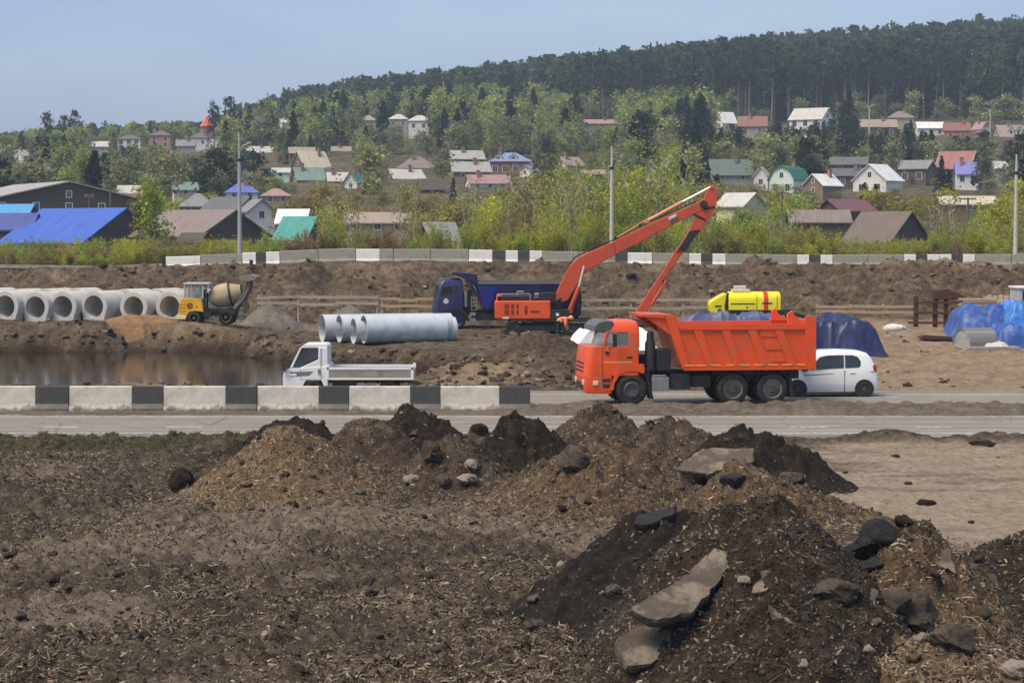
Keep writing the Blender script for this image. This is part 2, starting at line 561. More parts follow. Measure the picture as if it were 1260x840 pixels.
class Mound:
    def __init__(s, pl, pt, pr, ytop, ybase, back, matn, label, peak=1.25, rough=.12, seed=0, turn=0.0, flat=.1, front=None):
        yb = gy(ybase)
        s.b_front = front or back * .9
        s.yc = yb + s.b_front * .92
        k = s.yc / FPX
        s.xc = (pt - CX) * k
        s.al, s.ar, s.bb = (pt - pl) * k * 1.08, (pr - pt) * k * 1.08, back * 1.05; s.b_front *= 1.08
        s.H = at(pt, ytop, s.yc).z
        s.mat, s.label, s.peak, s.rough, s.seed, s.flat = matn, label, peak, rough, seed, flat

    def h(s, X, Y):
        dx, dy = X - s.xc, Y - s.yc
        wx = .35 * s.al * .35 * fbm(X, Y, 1.7, 3, s.seed + 1); wy = .3 * fbm(X, Y, 1.7, 3, s.seed + 2)
        dx, dy = dx + wx, dy + wy
        a = np.where(dx < 0, s.al, s.ar); b = np.where(dy < 0, s.b_front, s.bb)
        rho = np.sqrt((dx / a) ** 2 + (dy / b) ** 2 + s.flat ** 2) - s.flat * .5
        b0 = 1 - np.clip(rho, 0, 1.15) ** s.peak
        h = s.H * (.62 * b0 + .38 * b0 * np.abs(b0))
        e = np.clip(1.15 - rho, 0, 1)
        n = fbm(X, Y, 1.1, 5, s.seed + 3, .6) * 1.35 + .7 * np.abs(fbm(X, Y, .4, 3, s.seed + 4)) + .5 * smooth(.1, .3, fbm(X, Y, .3, 3, s.seed + 7))
        # earth slides in soft ribs down the flanks
        ang = np.arctan2(dy, dx)
        rib = np.sin(ang * 9 + 4 * fbm(X, Y, 1.5, 2, s.seed + 6)) * .05 * np.clip(rho, 0, 1)
        return h + (n * s.rough * 1.6 + rib + .05 * fbm(X, Y, .12, 3, s.seed + 5)) * np.minimum(1, e * 1.6)


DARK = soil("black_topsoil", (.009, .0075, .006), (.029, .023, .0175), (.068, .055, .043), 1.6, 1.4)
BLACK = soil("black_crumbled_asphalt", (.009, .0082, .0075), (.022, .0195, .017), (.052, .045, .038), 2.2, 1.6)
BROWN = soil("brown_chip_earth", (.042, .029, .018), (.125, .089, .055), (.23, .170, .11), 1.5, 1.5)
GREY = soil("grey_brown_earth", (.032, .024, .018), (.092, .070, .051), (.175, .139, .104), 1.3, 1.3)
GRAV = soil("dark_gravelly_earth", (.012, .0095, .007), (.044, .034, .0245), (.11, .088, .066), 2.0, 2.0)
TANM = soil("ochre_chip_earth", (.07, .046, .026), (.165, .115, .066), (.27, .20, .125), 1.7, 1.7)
MATS = dict(dark=DARK, black=BLACK, brown=BROWN, grey=GREY, grav=GRAV, tan=TANM)
MOUNDS = [
    Mound(218, 352, 505, 521, 632, 2.2, "tan", "ochre brown heap of chippy earth, the leftmost in the back row of heaps", 1.15, .065, 200, front=2.8),
    Mound(255, 362, 450, 517, 575, 1.6, "dark", "dark soil heap whose black crest shows behind the ochre heap", 1.3, .12, 210),
    Mound(392, 446, 532, 521, 585, 1.5, "grey", "smooth grey brown rounded heap right of the ochre heap", 1.9, .10, 220),
    Mound(452, 503, 612, 499, 580, 1.6, "dark", "dark pointed heap with the sharpest peak, in front of the striped barrier", 1.1, .16, 230),
    Mound(455, 552, 662, 539, 612, 1.7, "grey", "low brown heap strewn with grey stones before the pointed dark heap", 1.2, .16, 240),
    Mound(560, 640, 742, 519, 603, 1.8, "dark", "black crumbly heap at the middle of the back row of heaps", 1.6, .20, 250),
    Mound(596, 725, 895, 536, 645, 2.1, "brown", "large brown heap with a single grey stone on its left flank", 1.25, .14, 260, front=2.7),
    Mound(640, 738, 835, 498, 585, 1.9, "grey", "grainy grey brown heap rising in front of the orange truck's front wheel", 1.35, .14, 270),
    Mound(745, 826, 930, 510, 590, 1.7, "grey", "low grainy heap in front of the orange truck's rear wheels", 1.3, .14, 280),
    Mound(820, 912, 1040, 529, 612, 1.8, "dark", "dark heap with a pale asphalt slab lying across its front", 1.5, .18, 290),
    Mound(790, 905, 1110, 574, 668, 2.0, "brown", "brown skirt of earth spread below the pale asphalt slab", 1.1, .12, 300, front=2.2),
    Mound(640, 838, 1060, 634, 800, 2.2, "black", "black heap of crumbled asphalt at left of the big tilted slab", 1.45, .10, 310, front=2.6),
    Mound(720, 940, 1150, 630, 870, 2.3, "grav", "biggest dark gravelly heap, in the right foreground under the tilted slab", 1.75, .17, 320, front=3.2),
    Mound(1000, 1120, 1262, 664, 812, 1.7, "brown", "brown rooty heap with a round boulder, at right foreground", 1.6, .17, 330, front=2.0),
    Mound(1120, 1300, 1460, 628, 775, 2.2, "grav", "dark gravel heap cut by the right edge of the picture", 1.1, .10, 340, front=2.2),
    Mound(930, 1150, 1420, 792, 880, 1.4, "tan", "low ochre chip heap along the bottom right corner", 1.2, .10, 350, front=1.2),
]


def hmound(X, Y):
    best = np.full(np.shape(X), -9.0)
    for mo in MOUNDS: best = np.maximum(best, mo.h(X, Y))
    return best


def ztot(X, Y): return np.maximum(zfore(X, Y), hmound(X, Y))


def hit(px, py, lo=22.0, hi=62.0):
    """where the ray of a pixel meets the foreground earth"""
    ys = np.arange(lo, hi, .04)
    u, v = (px - CX) / FPX, (py - CY) / FPX
    k = ys / (CT - v * ST)
    z = CAMH + (-ST - v * CT) * k
    d = z - ztot(u * k, ys)
    i = np.argmax(d < 0) if (d < 0).any() else len(ys) - 1
    return Vector((u * k[i], ys[i], z[i]))


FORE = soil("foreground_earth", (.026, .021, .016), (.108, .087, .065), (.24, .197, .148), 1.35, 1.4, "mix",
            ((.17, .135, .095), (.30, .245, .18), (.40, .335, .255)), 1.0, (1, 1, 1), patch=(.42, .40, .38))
xs = np.arange(-19.5, 19.51, .065); ys = np.arange(14, 62.45, .065)
X, Y = np.meshgrid(xs, ys)
Z = zfore(X, Y)
yard = smooth(4.6, 7.4, X - (Y - 40) * .12 + 2.2 * fbm(X, Y, 2.5, 4, 120)) * smooth(37, 43, Y + 2.5 * fbm(X, Y, 2, 3, 121)) * (1 - smooth(60, 61, Y))
yard = np.clip(yard * (1.0 + .9 * fbm(X, Y * 2.4, 1.6, 4, 122)), 0, 1)
yard = np.maximum(yard, .38 * smooth(.05, .4, fbm(X, Y, 4.5, 4, 123) + .12 * smooth(-5, 1, X)) * (1 - smooth(57, 59, Y)))
o = link("ground", grid_mesh("ground", X, Y, Z, FORE, attr={"mix": yard})); tag(o, kind="structure")
# wide apron of the same ground out to both sides and behind the camera
for (x0, x1, y0, y1) in ((-90, -19.3, -30, 62.4), (19.3, 90, -30, 62.4), (-19.5, 19.5, -30, 14.2)):
    xs = np.arange(x0, x1 + .5, 1.0); ys = np.arange(y0, y1 + .5, 1.0)
    X, Y = np.meshgrid(xs, np.minimum(ys, 62.4)); Z = .16 * fbm(X, Y, 5, 3, 101) - .02
    tag(link("ground", grid_mesh("ground", X, Y, Z, FORE, attr={"mix": np.zeros(X.shape)})), kind="structure")

for mo in MOUNDS:
    st = .045
    x0, x1 = mo.xc - mo.al * 1.3, mo.xc + mo.ar * 1.3
    y0, y1 = mo.yc - mo.b_front * 1.3, mo.yc + mo.bb * 1.3
    X, Y = np.meshgrid(np.arange(x0, x1, st), np.arange(y0, y1, st))
    H = mo.h(X, Y); keep = H > -.12
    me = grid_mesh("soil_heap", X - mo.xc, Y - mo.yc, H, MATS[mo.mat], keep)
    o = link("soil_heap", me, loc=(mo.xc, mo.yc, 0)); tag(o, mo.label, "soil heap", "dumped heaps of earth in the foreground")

# -------- asphalt slabs and stones
SLABM = mat("old_asphalt_slab", (.088, .070, .051), .92, .4, 4, c2=(.215, .18, .132), c2amt=(.49, .60), c2scale=1.3, bstr=.5, bscale=30)
SLABD = mat("dark_asphalt_slab", (.014, .014, .014), .85, .5, 6, c2=(.035, .032, .03), c2amt=(.5, .7), c2scale=6, bstr=.8, bscale=40)
ROCKM = mat("earthy_stone", (.085, .066, .049), .95, .4, 5, c2=(.035, .027, .021), c2amt=(.42, .6), c2scale=4, bstr=.7, bscale=25)
ROCKP = mat("pale_stone", (.24, .205, .165), .85, .3, 5, c2=(.10, .08, .062), c2amt=(.5, .7), c2scale=4, bstr=.4, bscale=25)


def slab(pts, thick, m, label, seed, cat="asphalt slab", name="asphalt_slab"):
    """a broken plate: outline points in the world (nearly planar), roughened edge, real thickness"""
    P = [Vector(p) for p in pts]
    c = sum(P, Vector()) / len(P)
    n = Vector()
    for a, b in zip(P, P[1:] + P[:1]): n += (a - c).cross(b - c)
    n.normalize()
    if n.y > 0: n = -n
    rr = random.Random(seed); ring = []
    for a, b in zip(P, P[1:] + P[:1]):
        k = max(2, int((b - a).length / .09))
        for i in range(k):
            p = a.lerp(b, i / k); p = p + (p - c).normalized() * rr.uniform(-.035, .03); ring.append(p - n * ((p - c).dot(n)) * .94)
    nr = len(ring)
    V, F = [], []
    lv = [(1.0, 0.0), (1.02, .25), (.99, .6), (.95, 1.0)]
    for k in (.35, .7):
        for p in ring: V.append(c + (p - c) * k + n * rr.uniform(-.0015, .0015))
    for s_, d in lv:
        for p in ring: V.append(c + (p - c) * (s_ + rr.uniform(-.02, .02)) - n * thick * (d + rr.uniform(-.05, .05)))
    V.append(c.copy()); V.append(c - n * thick)
    rows = 2 + len(lv)
    for r in range(rows - 1):
        for i in range(nr):
            j = (i + 1) % nr; F.append((r * nr + i, r * nr + j, (r + 1) * nr + j, (r + 1) * nr + i))
    for i in range(nr):
        j = (i + 1) % nr
        F.append((rows * nr, j, i)); F.append((rows * nr + 1, (rows - 1) * nr + i, (rows - 1) * nr + j))
    mb = MB(); mb.add([v - c for v in V], F)
    o = mb.build(name, m); o.location = c
    return tag(o, label, cat)


def quad3(px, dy):
    """pixel corners with their distances"""
    return [at(x, y, d) for (x, y), d in zip(px, dy)]


h0 = hit(850, 735)
yb = h0.y
slab(quad3([(774, 754), (838, 710), (893, 659), (907, 668), (890, 708), (853, 748), (808, 762)], [yb - .62, yb + .0, yb + .95, yb + .95, yb + .25, yb - .55, yb - .82]), .16, SLABM,
     "biggest tilted grey asphalt slab, leaning on the dark gravelly heap in front", 1)
h0 = hit(880, 572); yb = h0.y - .3
slab(quad3([(830, 577), (863, 551), (927, 552), (929, 566), (898, 572), (872, 584)], [yb - .4, yb + .35, yb + .4, yb - .1, yb - .3, yb - .55]), .14, SLABM,
     "pale flat asphalt slab lying across the dark heap below the truck's rear wheels", 2)
h0 = hit(805, 642); yb = h0.y
slab(quad3([(778, 642), (786, 634), (830, 622), (829, 630), (800, 647)], [yb - .3, yb + .05, yb + .1, yb - .2, yb - .4]), .12, SLABD,
     "thin black asphalt slab balanced at the top of the black heap", 3)
h0 = hit(790, 800); yb = h0.y
slab(quad3([(757, 788), (778, 772), (826, 768), (828, 792), (800, 815), (770, 822)], [yb - .2, yb + .15, yb + .2, yb - .05, yb - .3, yb - .4]), .16, SLABM,
     "brown crusted asphalt slab below the biggest tilted slab at the bottom edge", 4)
h0 = hit(964, 745); yb = h0.y
slab(quad3([(936, 735), (952, 731), (988, 756), (984, 768), (962, 764)], [yb, yb + .2, yb + .1, yb - .15, yb - .2]), .1, SLABM,
     "splintered grey slab half buried in the front of the gravelly heap", 5)
h0 = hit(935, 715); yb = h0.y
slab(quad3([(926, 728), (934, 700), (950, 703), (944, 726)], [yb - .2, yb + .12, yb + .12, yb - .2]), .1, SLABM,
     "upright speckled block right of the biggest tilted slab", 6)
h0 = hit(1072, 735); yb = h0.y
slab(quad3([(1064, 752), (1072, 722), (1082, 724), (1076, 750)], [yb - .25, yb, yb, yb - .25]), .07, SLABM,
     "narrow pale slab standing upright beside the round boulder", 7)
h0 = hit(1168, 690); yb = h0.y
slab(quad3([(1155, 702), (1158, 676), (1168, 672), (1177, 706), (1166, 700)], [yb - .2, yb, yb, yb - .3, yb - .2]), .06, SLABM,
     "jagged upright shard on the crest of the brown rooty heap", 8)
h0 = hit(1224, 718); yb = h0.y
slab(quad3([(1213, 706), (1220, 703), (1240, 729), (1230, 731)], [yb, yb + .1, yb - .1, yb - .15]), .07, SLABM,
     "long tan slab lying in the gap before the right edge gravel heap", 9)
h0 = hit(1075, 690); yb = h0.y
slab(quad3([(1045, 694), (1075, 686), (1112, 676), (1128, 684), (1098, 692), (1060, 700)], [yb - .3, yb - .1, yb, yb - .2, yb - .35, yb - .45]), .05, SLABD,
     "thin dark plate under the black chunk on the brown heap", 10)


def rock(px, py, wpx, hpx, m, label, seed, cat="stone", name="stone", sink=.25, depth=.8, pts=None):
    p = hit(px, py + hpx * .25)
    k = p.y / FPX
    rr = np.random.default_rng(seed)
    bm = bmesh.new(); bmesh.ops.create_icosphere(bm, subdivisions=5, radius=1)
    # a few planes chop the ball into a broken stone
    pl = [(Vector(rr.normal(size=3)).normalized(), rr.uniform(.55, .85)) for _ in range(9)]
    for v in bm.verts:
        for n, d in pl:
            e = v.co.dot(n) - d
            if e > 0: v.co -= n * e * .97
    V = np.array([v.co[:] for v in bm.verts])
    nz = fbm(V[:, 0] + V[:, 2] * .7, V[:, 1] - V[:, 2] * .6, .7, 6, seed, .62) * .34
    sx, sy, sz = wpx * k * .6, wpx * k * .6 * depth, hpx * k * .66
    for v, d in zip(bm.verts, nz):
        v.co *= 1 + d
        v.co = Vector((v.co.x * sx, v.co.y * sy, v.co.z * sz))
    me = bpy.data.meshes.new(name); bm.to_mesh(me); bm.free(); me.materials.append(m)
    me.polygons.foreach_set("use_smooth", [True] * len(me.polygons)); me.set_sharp_from_angle(angle=R(38))
    c = at(px, py, p.y)
    o = link(name, me, loc=c); o.rotation_euler = (0, rr.uniform(-.15, .15), 0)
    return tag(o, label, cat)


rock(1074, 668, 62, 40, SLABD, "black angular chunk of asphalt on top of the brown heap at right", 21, "asphalt chunk", "asphalt_chunk", depth=.7)
rock(1119, 754, 62, 50, ROCKM, "large round earth-covered boulder in the brown rooty heap", 22, "boulder", "boulder")
rock(1175, 786, 46, 30, ROCKM, "squared grey stone below and right of the round boulder", 23)
rock(1247, 821, 40, 24, ROCKP, "smooth pale stone in the bottom right corner", 24)
rock(226, 594, 30, 25, DARK, "round black clod at the left foot of the ochre heap", 25, "clod", "earth_clod")
rock(709, 567, 40, 26, ROCKM, "single flat grey stone on the left flank of the large brown heap", 26)
rock(756, 729, 22, 18, ROCKM, "small brown stone on the black heap left of the tilted slab", 27)
rock(914, 712, 18, 10, ROCKP, "small pale flat stone right of the tilted slab's upper end", 28)
rock(1100, 741, 40, 30, ROCKM, "earthy lump between the upright pale slab and the boulder", 29)
rock(1030, 728, 46, 26, ROCKM, "brown lump left of the upright narrow slab", 30)
rock(1068, 800, 16, 12, ROCKP, "small pale stone below the boulder", 31)
rock(326, 781, 10, 9, ROCKP, "white fist-sized stone alone in the left foreground", 32)
rock(990, 818, 15, 12, ROCKP, "small white stone at the bottom of the ochre chip heap", 33)
rock(580, 572, 16, 12, ROCKP, "grey stone on the left of the low stony heap", 34)
rock(572, 588, 26, 12, ROCKP, "pale flat stone at the foot of the low stony heap", 35)
rock(545, 592, 18, 16, ROCKM, "dark stone in the middle of the low stony heap", 36)
rock(507, 590, 18, 11, ROCKP, "pale stone on the lower left of the low stony heap", 37)
rock(532, 556, 30, 22, GREY, "grey brown clod on the upper left of the low stony heap", 38, "clod", "earth_clod")
rock(1140, 618, 26, 7, DARK, "flat dark clod alone on the pale yard", 39, "clod", "earth_clod")
rock(1112, 642, 22, 14, DARK, "dark clod on the pale yard just behind the black chunk", 40, "clod", "earth_clod")
rock(905, 590, 34, 14, SLABD, "black broken piece under the pale flat slab", 41, "asphalt chunk", "asphalt_chunk")
rock(690, 694, 9, 8, ROCKP, "white stone on the edge of the black heap", 42)
rock(971, 588, 34, 12, ROCKM, "flat brown stone right of the pale flat slab", 43)
rock(1209, 546, 34, 8, DARK, "dark clod on the scraped ridge along the road", 44, "clod", "earth_clod")
rock(660, 770, 24, 14, ROCKM, "brown clod in the chips left of the black heap", 45, "clod", "earth_clod")
rock(590, 530, 20, 14, DARK, "black clod between the pointed heap and the middle black heap", 46, "clod", "earth_clod")

# -------- chips, straw and grit scattered over the earth: nobody could count them
def scatter(name, n, mt, xr, yr, dens, lmin, lmax, wmin, wmax, seed, lift=.006, curl=.3, tilt=.5, thick=.5):
    g = np.random.default_rng(seed)
    yy = yr[0] + (yr[1] - yr[0]) * g.random(n) ** 1.15
    xx = (g.random(n) * 2 - 1) * (yy * .25 + .6)
    p = dens(xx, yy); k = g.random(n) < p
    xx, yy = xx[k], yy[k]; n = len(xx)
    z = ztot(xx, yy); e = .05
    gx = (ztot(xx + e, yy) - z) / e; gyy = (ztot(xx, yy + e) - z) / e
    nrm = np.stack([-gx, -gyy, np.ones(n)], 1) + g.normal(0, tilt * .5, (n, 3)); nrm /= np.linalg.norm(nrm, axis=1)[:, None]
    t = g.normal(size=(n, 3)); t[:, 2] *= .3; t -= nrm * (t * nrm).sum(1)[:, None]; t /= np.linalg.norm(t, axis=1)[:, None]
    b = np.cross(nrm, t)
    L = (lmin + (lmax - lmin) * g.random(n) ** 2.2)[:, None]; W = (wmin + (wmax - wmin) * g.random(n) ** 1.5)[:, None]
    c = np.stack([xx, yy, z + lift], 1)
    up = nrm * W * thick
    cu = nrm * L * curl * (g.random((n, 1)) - .3) * .3
    V = np.stack([c - t * L / 2 - b * W / 2 - cu, c - t * L / 2 + b * W / 2 - cu, c + up * 1.3, c + t * L / 2 + b * W * .4 - cu, c + t * L / 2 - b * W * .4 - cu, c - b * W * .55], 1).reshape(-1, 3)
    i = np.arange(n)[:, None] * 6
    F = np.concatenate([i + np.array([[0, 2, 1, 1]]), i + np.array([[0, 5, 2, 2]]), i + np.array([[2, 3, 1, 1]]), i + np.array([[5, 4, 2, 2]]), i + np.array([[4, 3, 2, 2]])], 0)[:, :3]
    o = link(name, np_mesh(name, V, F, mt)); return tag(o, kind="stuff")


def chipmat(name, stops, rough=.9):
    m, nt, b = _mat(name)
    gi = N(nt, "ShaderNodeNewGeometry").outputs["Random Per Island"]
    nt.links.new(ramp(nt, gi, stops), b.inputs["Base Color"]); b.inputs["Roughness"].default_value = rough
    b.inputs["Specular IOR Level"].default_value = .2
    return m


CHIP = chipmat("wood_chips", [(0, (.020, .015, .010)), (.25, (.075, .056, .036)), (.6, (.155, .122, .083)), (.92, (.25, .205, .148)), (1, (.38, .33, .26))])
GRIT = chipmat("grit", [(0, (.02, .018, .016)), (.6, (.055, .047, .041)), (.9, (.10, .088, .076)), (1, (.24, .22, .2))])


def d_chip(x, y):
    hm = hmound(x, y); onm = hm > zfore(x, y)
    own = np.zeros(len(x)); best = np.full(len(x), -9.0)
    for mo in MOUNDS:
        h = mo.h(x, y); k = h > best; best = np.where(k, h, best)
        own = np.where(k, dict(tan=.95, brown=.6, grey=.4, grav=.10, dark=.06, black=.02)[mo.mat], own)
    yard_ = smooth(4.6, 7.4, x - (y - 40) * .12) * smooth(37, 43, y)
    base = .38 + 2.0 * fbm(x, y, 1.9, 4, 130) + .3 * smooth(-4, 2, x)
    return np.where(onm, own, np.maximum(0, np.clip(base, .12, 1) * (1 - 1.25 * yard_) * (1 - smooth(58, 60, y))))


def d_grit(x, y):
    best = np.full(len(x), -9.0); own = np.zeros(len(x))
    for mo in MOUNDS:
        h = mo.h(x, y); k = h > best; best = np.where(k, h, best)
        own = np.where(k, dict(tan=.3, brown=.45, grey=.6, grav=1.0, dark=.2, black=.18)[mo.mat], own)
    return np.where(best > zfore(x, y), own, .22 * (1 - smooth(4.6, 7.4, x - (y - 40) * .12) * smooth(37, 43, y)))


scatter("wood_chips", 240000, CHIP, None, (25.5, 61), d_chip, .03, .18, .011, .040, 5)
scatter("straw_litter", 16000, CHIP, None, (25.5, 60), d_chip, .14, .42, .008, .016, 6, lift=.02, tilt=.9)
scatter("grit", 150000, GRIT, None, (25.5, 60), d_grit, .012, .06, .012, .045, 8, thick=.9)

# -------- loose clods
g = np.random.default_rng(12); n = 4600
yy = 25.5 + 34.5 * g.random(n) ** .9; xx = (g.random(n) * 2 - 1) * (yy * .25 + .6)
yard_ = smooth(4.6, 7.4, xx - (yy - 40) * .12) * smooth(37, 43, yy)
k = (g.random(n) < np.clip(.25 + 1.5 * np.clip(fbm(xx, yy, 2.2, 3, 150), 0, 1) + .5 * (hmound(xx, yy) > 0), 0, 1)) & (g.random(n) > .93 * yard_); xx, yy = xx[k], yy[k]; n = len(xx)
bm = bmesh.new(); bmesh.ops.create_icosphere(bm, subdivisions=2, radius=1); IV = np.array([v.co[:] for v in bm.verts]); IF = np.array([[v.index for v in f.verts] for f in bm.faces]); bm.free()
sz = .018 + .075 * g.random(n) ** 4
zz = ztot(xx, yy)
V = IV[None] * (1 + .0 * sz[:, None, None])
off = g.random((n, 1)) * 90
nzz = fbm(IV[None, :, 0] + IV[None, :, 2] * .7 + off, IV[None, :, 1] - IV[None, :, 2] * .6 + off, .8, 3, 5, .6)
V = V * (1 + nzz[:, :, None] * 1.9) * g.uniform(.6, 1.3, (n, 1, 3)) * np.array([1.15, 1.15, .75]) * sz[:, None, None]
V = V + np.stack([xx, yy, zz + sz * .25], 1)[:, None, :]
F = (IF[None] + (np.arange(n) * len(IV))[:, None, None]).reshape(-1, 3)
CLOD = chipmat("loose_clods", [(0, (.014, .011, .009)), (.5, (.045, .035, .026)), (.88, (.10, .078, .056)), (1, (.2, .17, .135))])
tag(link("rubble", np_mesh("rubble", V.reshape(-1, 3), F, CLOD)), kind="stuff")

# -------- grass verge by the road, left
GRASS = foliage("verge_grass", (.125, .135, .062), .5, (1.3, 1.05, .95))
g = np.random.default_rng(3); n = 42000
xx = -21 + 13.6 * g.random(n) ** .8; yy = 59.3 + 2.7 * g.random(n)
k = (xx < -7.6 + fbm(xx, yy, 1.2, 3, 55) * 2.2); xx, yy = xx[k], yy[k]; n = len(xx)
z = ztot(xx, yy) - .01; hh = .025 + .06 * g.random(n) ** 2; a = g.random(n) * 6.28; lx, ly = g.normal(0, .06, (2, n))
V = np.stack([np.stack([xx - .012 * np.cos(a), yy - .012 * np.sin(a), z], 1), np.stack([xx + .012 * np.cos(a), yy + .012 * np.sin(a), z], 1), np.stack([xx + lx, yy + ly, z + hh], 1)], 1).reshape(-1, 3)
tag(link("grass", np_mesh("grass", V, np.arange(3 * n).reshape(-1, 3), GRASS)), kind="stuff")

# ------------------------------------------------------------------ roads
def asphalt():
    m, nt, b = _mat("worn_asphalt")
    tc = N(nt, "ShaderNodeNewGeometry").outputs["Position"]
    c = ramp(nt, noise(nt, tc, .5, 6, .65), [(.3, (.195, .182, .158)), (.7, (.26, .243, .21))])
    c = mixrgb(nt, 1.0, c, ramp(nt, noise(nt, tc, 1.0, 3, .5, (.015, 1.5, 1)), [(.35, (.80, .80, .80)), (.65, (1.12, 1.11, 1.08))]), "MULTIPLY")   # wheel paths
    c = mixrgb(nt, ramp(nt, noise(nt, tc, 1.0, 7, .7, (.10, .55, 1)), [(.52, (0, 0, 0)), (.68, (.85, .85, .85))]), c, (.235, .195, .145, 1))         # carried mud
    vo = N(nt, "ShaderNodeTexVoronoi", Scale=.35, feature="DISTANCE_TO_EDGE"); nt.links.new(tc, vo.inputs["Vector"])
    c = mixrgb(nt, 1.0, c, ramp(nt, vo.outputs["Distance"], [(.0, (.55, .54, .53)), (.012, (1, 1, 1))]), "MULTIPLY")                                # cracks
    nt.links.new(c, b.inputs["Base Color"]); b.inputs["Roughness"].default_value = .85; b.inputs["Specular IOR Level"].default_value = .3
    bump(nt, b, noise(nt, tc, 40, 4), .25, .02)
    return m


ASPH = asphalt()
PAINT = mat("worn_road_paint", (.62, .60, .56), .8, .15, 3, c2=(.25, .23, .2), c2amt=(.44, .62), c2scale=5)


def strip(name, y0, y1, z, m, x0=-260, x1=260, kind="structure", mbx=None):
    mb = mbx or MB(); n = 40
    for i in range(n):
        a, b_ = x0 + (x1 - x0) * i / n, x0 + (x1 - x0) * (i + 1) / n
        mb.add([(a, y0, z), (b_, y0, z), (b_, y1, z), (a, y1, z)], [(0, 1, 2, 3)])
    return tag(mb.build(name, m), kind=kind)


Y_N0, Y_N1 = gy(541), gy(506.5)
strip("road", Y_N0, gy(497), .03, ASPH)
strip("road", gy(497) + .0, 81.2, .034, ASPH)
mb = MB()
for yy_ in (gy(513.6), gy(534)): mb.box(-120, 120, yy_ - .07, yy_ + .07, .0335, .037)
xd = -61.5
while xd < 60:
    mb.box(xd, xd + 1.15, gy(526.5) - .08, gy(526.5) + .08, .0335, .037); xd += 3.9
tag(mb.build("road_markings", PAINT), kind="structure")
mb = MB(); mb.box(-120, 120, gy(486.5) - .07, gy(486.5) + .07, .0375, .041)
xd = -60.0
while xd < 60:
    mb.box(xd, xd + 2.4, gy(489.8) - .06, gy(489.8) + .06, .0375, .041); xd += 7.2
tag(mb.build("road_markings", PAINT), kind="structure")
# broken median of dried mud between the carriageways
xs = np.arange(-40, 40, .1); ys = np.arange(gy(514) + .3, gy(499.5), .1)
X, Y = np.meshgrid(xs, ys); e = np.minimum(smooth(ys[0], ys[0] + 1.0, Y + .4 * fbm(X, Y, 1.5, 3, 8)), 1 - smooth(ys[-1] - 1.0, ys[-1], Y + .4 * fbm(X, Y, 1.5, 3, 9)))
left = smooth(.3, 1.2, X + 0 * Y) if False else smooth(-3, 3.0, X)
Z = .0 + e * (.10 + .30 * np.abs(fbm(X, Y, .8, 4, 140)) + .1 * fbm(X, Y, .3, 3, 141)) * (.35 + .65 * left) + .012
MED = soil("dried_mud", (.10, .085, .068), (.17, .145, .115), (.25, .215, .175), 1.2, 1.2)
tag(link("ground", grid_mesh("ground", X, Y, Z, MED, keep=(Z > .03))), kind="structure")
# ------------------------------------------------------------------ paints
ORANGE = mat("orange_truck_paint", (.80, .085, .012), .38, .10, 1.5, c2=(.44, .15, .07), c2amt=(.5, .74), c2scale=2.2, coat=.2)
ORANGEX = mat("excavator_orange", (.74, .095, .022), .45, .12, 1.2, c2=(.36, .09, .045), c2amt=(.52, .8), c2scale=1.8)
BOOMRED = mat("faded_boom_orange", (.54, .075, .03), .6, .15, .8, c2=(.30, .075, .045), c2amt=(.5, .75), c2scale=1.2)
BLUEP = mat("dark_blue_paint", (.012, .016, .075), .4, .25, 1.5, c2=(.045, .045, .06), c2amt=(.5, .75), c2scale=1.2, coat=.3)
BLUEB = mat("bright_blue_paint", (.014, .022, .24), .4, .2, 1.5, c2=(.02, .025, .10), c2amt=(.5, .7), c2scale=1.5)
WHITEP = mat("white_car_paint", (.78, .80, .80), .3, .04, 1.5, coat=.5)
WHITET = mat("white_truck_paint", (.74, .75, .74), .4, .08, 1.5, c2=(.45, .43, .38), c2amt=(.6, .8), c2scale=2)
YELP = mat("yellow_machine_paint", (.80, .42, .022), .5, .12, 2, c2=(.34, .23, .07), c2amt=(.54, .74), c2scale=2.5)
LEMON = mat("lemon_yellow_paint", (.78, .70, .015), .45, .1, 2, c2=(.5, .42, .06), c2amt=(.58, .8), c2scale=2)
RUB = mat("rubber", (.022, .021, .02), .85, .25, 4, c2=(.075, .065, .052), c2amt=(.5, .75), c2scale=5, bstr=.3, bscale=30)
RIMD = mat("rim_grey", (.06, .06, .062), .6, .3, 5, c2=(.14, .12, .1), c2amt=(.5, .75))
RIML = mat("rim_light", (.24, .235, .225), .55, .25, 5, c2=(.12, .10, .08), c2amt=(.5, .7))
BLK = mat("black_chassis", (.017, .017, .018), .6, .3, 3, c2=(.06, .052, .043), c2amt=(.52, .75), c2scale=3)
PLA = mat("black_plastic", (.022, .022, .024), .55, .2, 3)
STEELG = mat("grey_metal", (.27, .27, .27), .5, .2, 3, metal=.3, c2=(.16, .13, .1), c2amt=(.55, .75))
GALV = mat("galvanised_steel", (.54, .59, .62), .45, .06, 1.2, metal=.12, c2=(.36, .43, .48), c2amt=(.5, .66), c2scale=.9)
CONC = mat("concrete_pipe", (.50, .49, .45), .9, .1, 1.5, c2=(.25, .235, .21), c2amt=(.52, .74), c2scale=1.3, bstr=.2, bscale=30)
DRUM = mat("cement_caked_drum", (.44, .36, .23), .7, .12, 1.5, c2=(.32, .25, .15), c2amt=(.42, .66), c2scale=1.8)
RUST = mat("rusty_steel", (.085, .036, .022), .85, .4, 4, c2=(.035, .02, .016), c2amt=(.5, .7), c2scale=4, bstr=.3)
WOODP = mat("fresh_planks", (.46, .33, .20), .85, .25, 3, c2=(.28, .20, .13), c2amt=(.5, .7), stretch=(1, 6, 6))
WOODG = mat("grey_planks", (.40, .345, .265), .9, .25, 3, c2=(.16, .135, .11), c2amt=(.5, .7), stretch=(1, 6, 6))
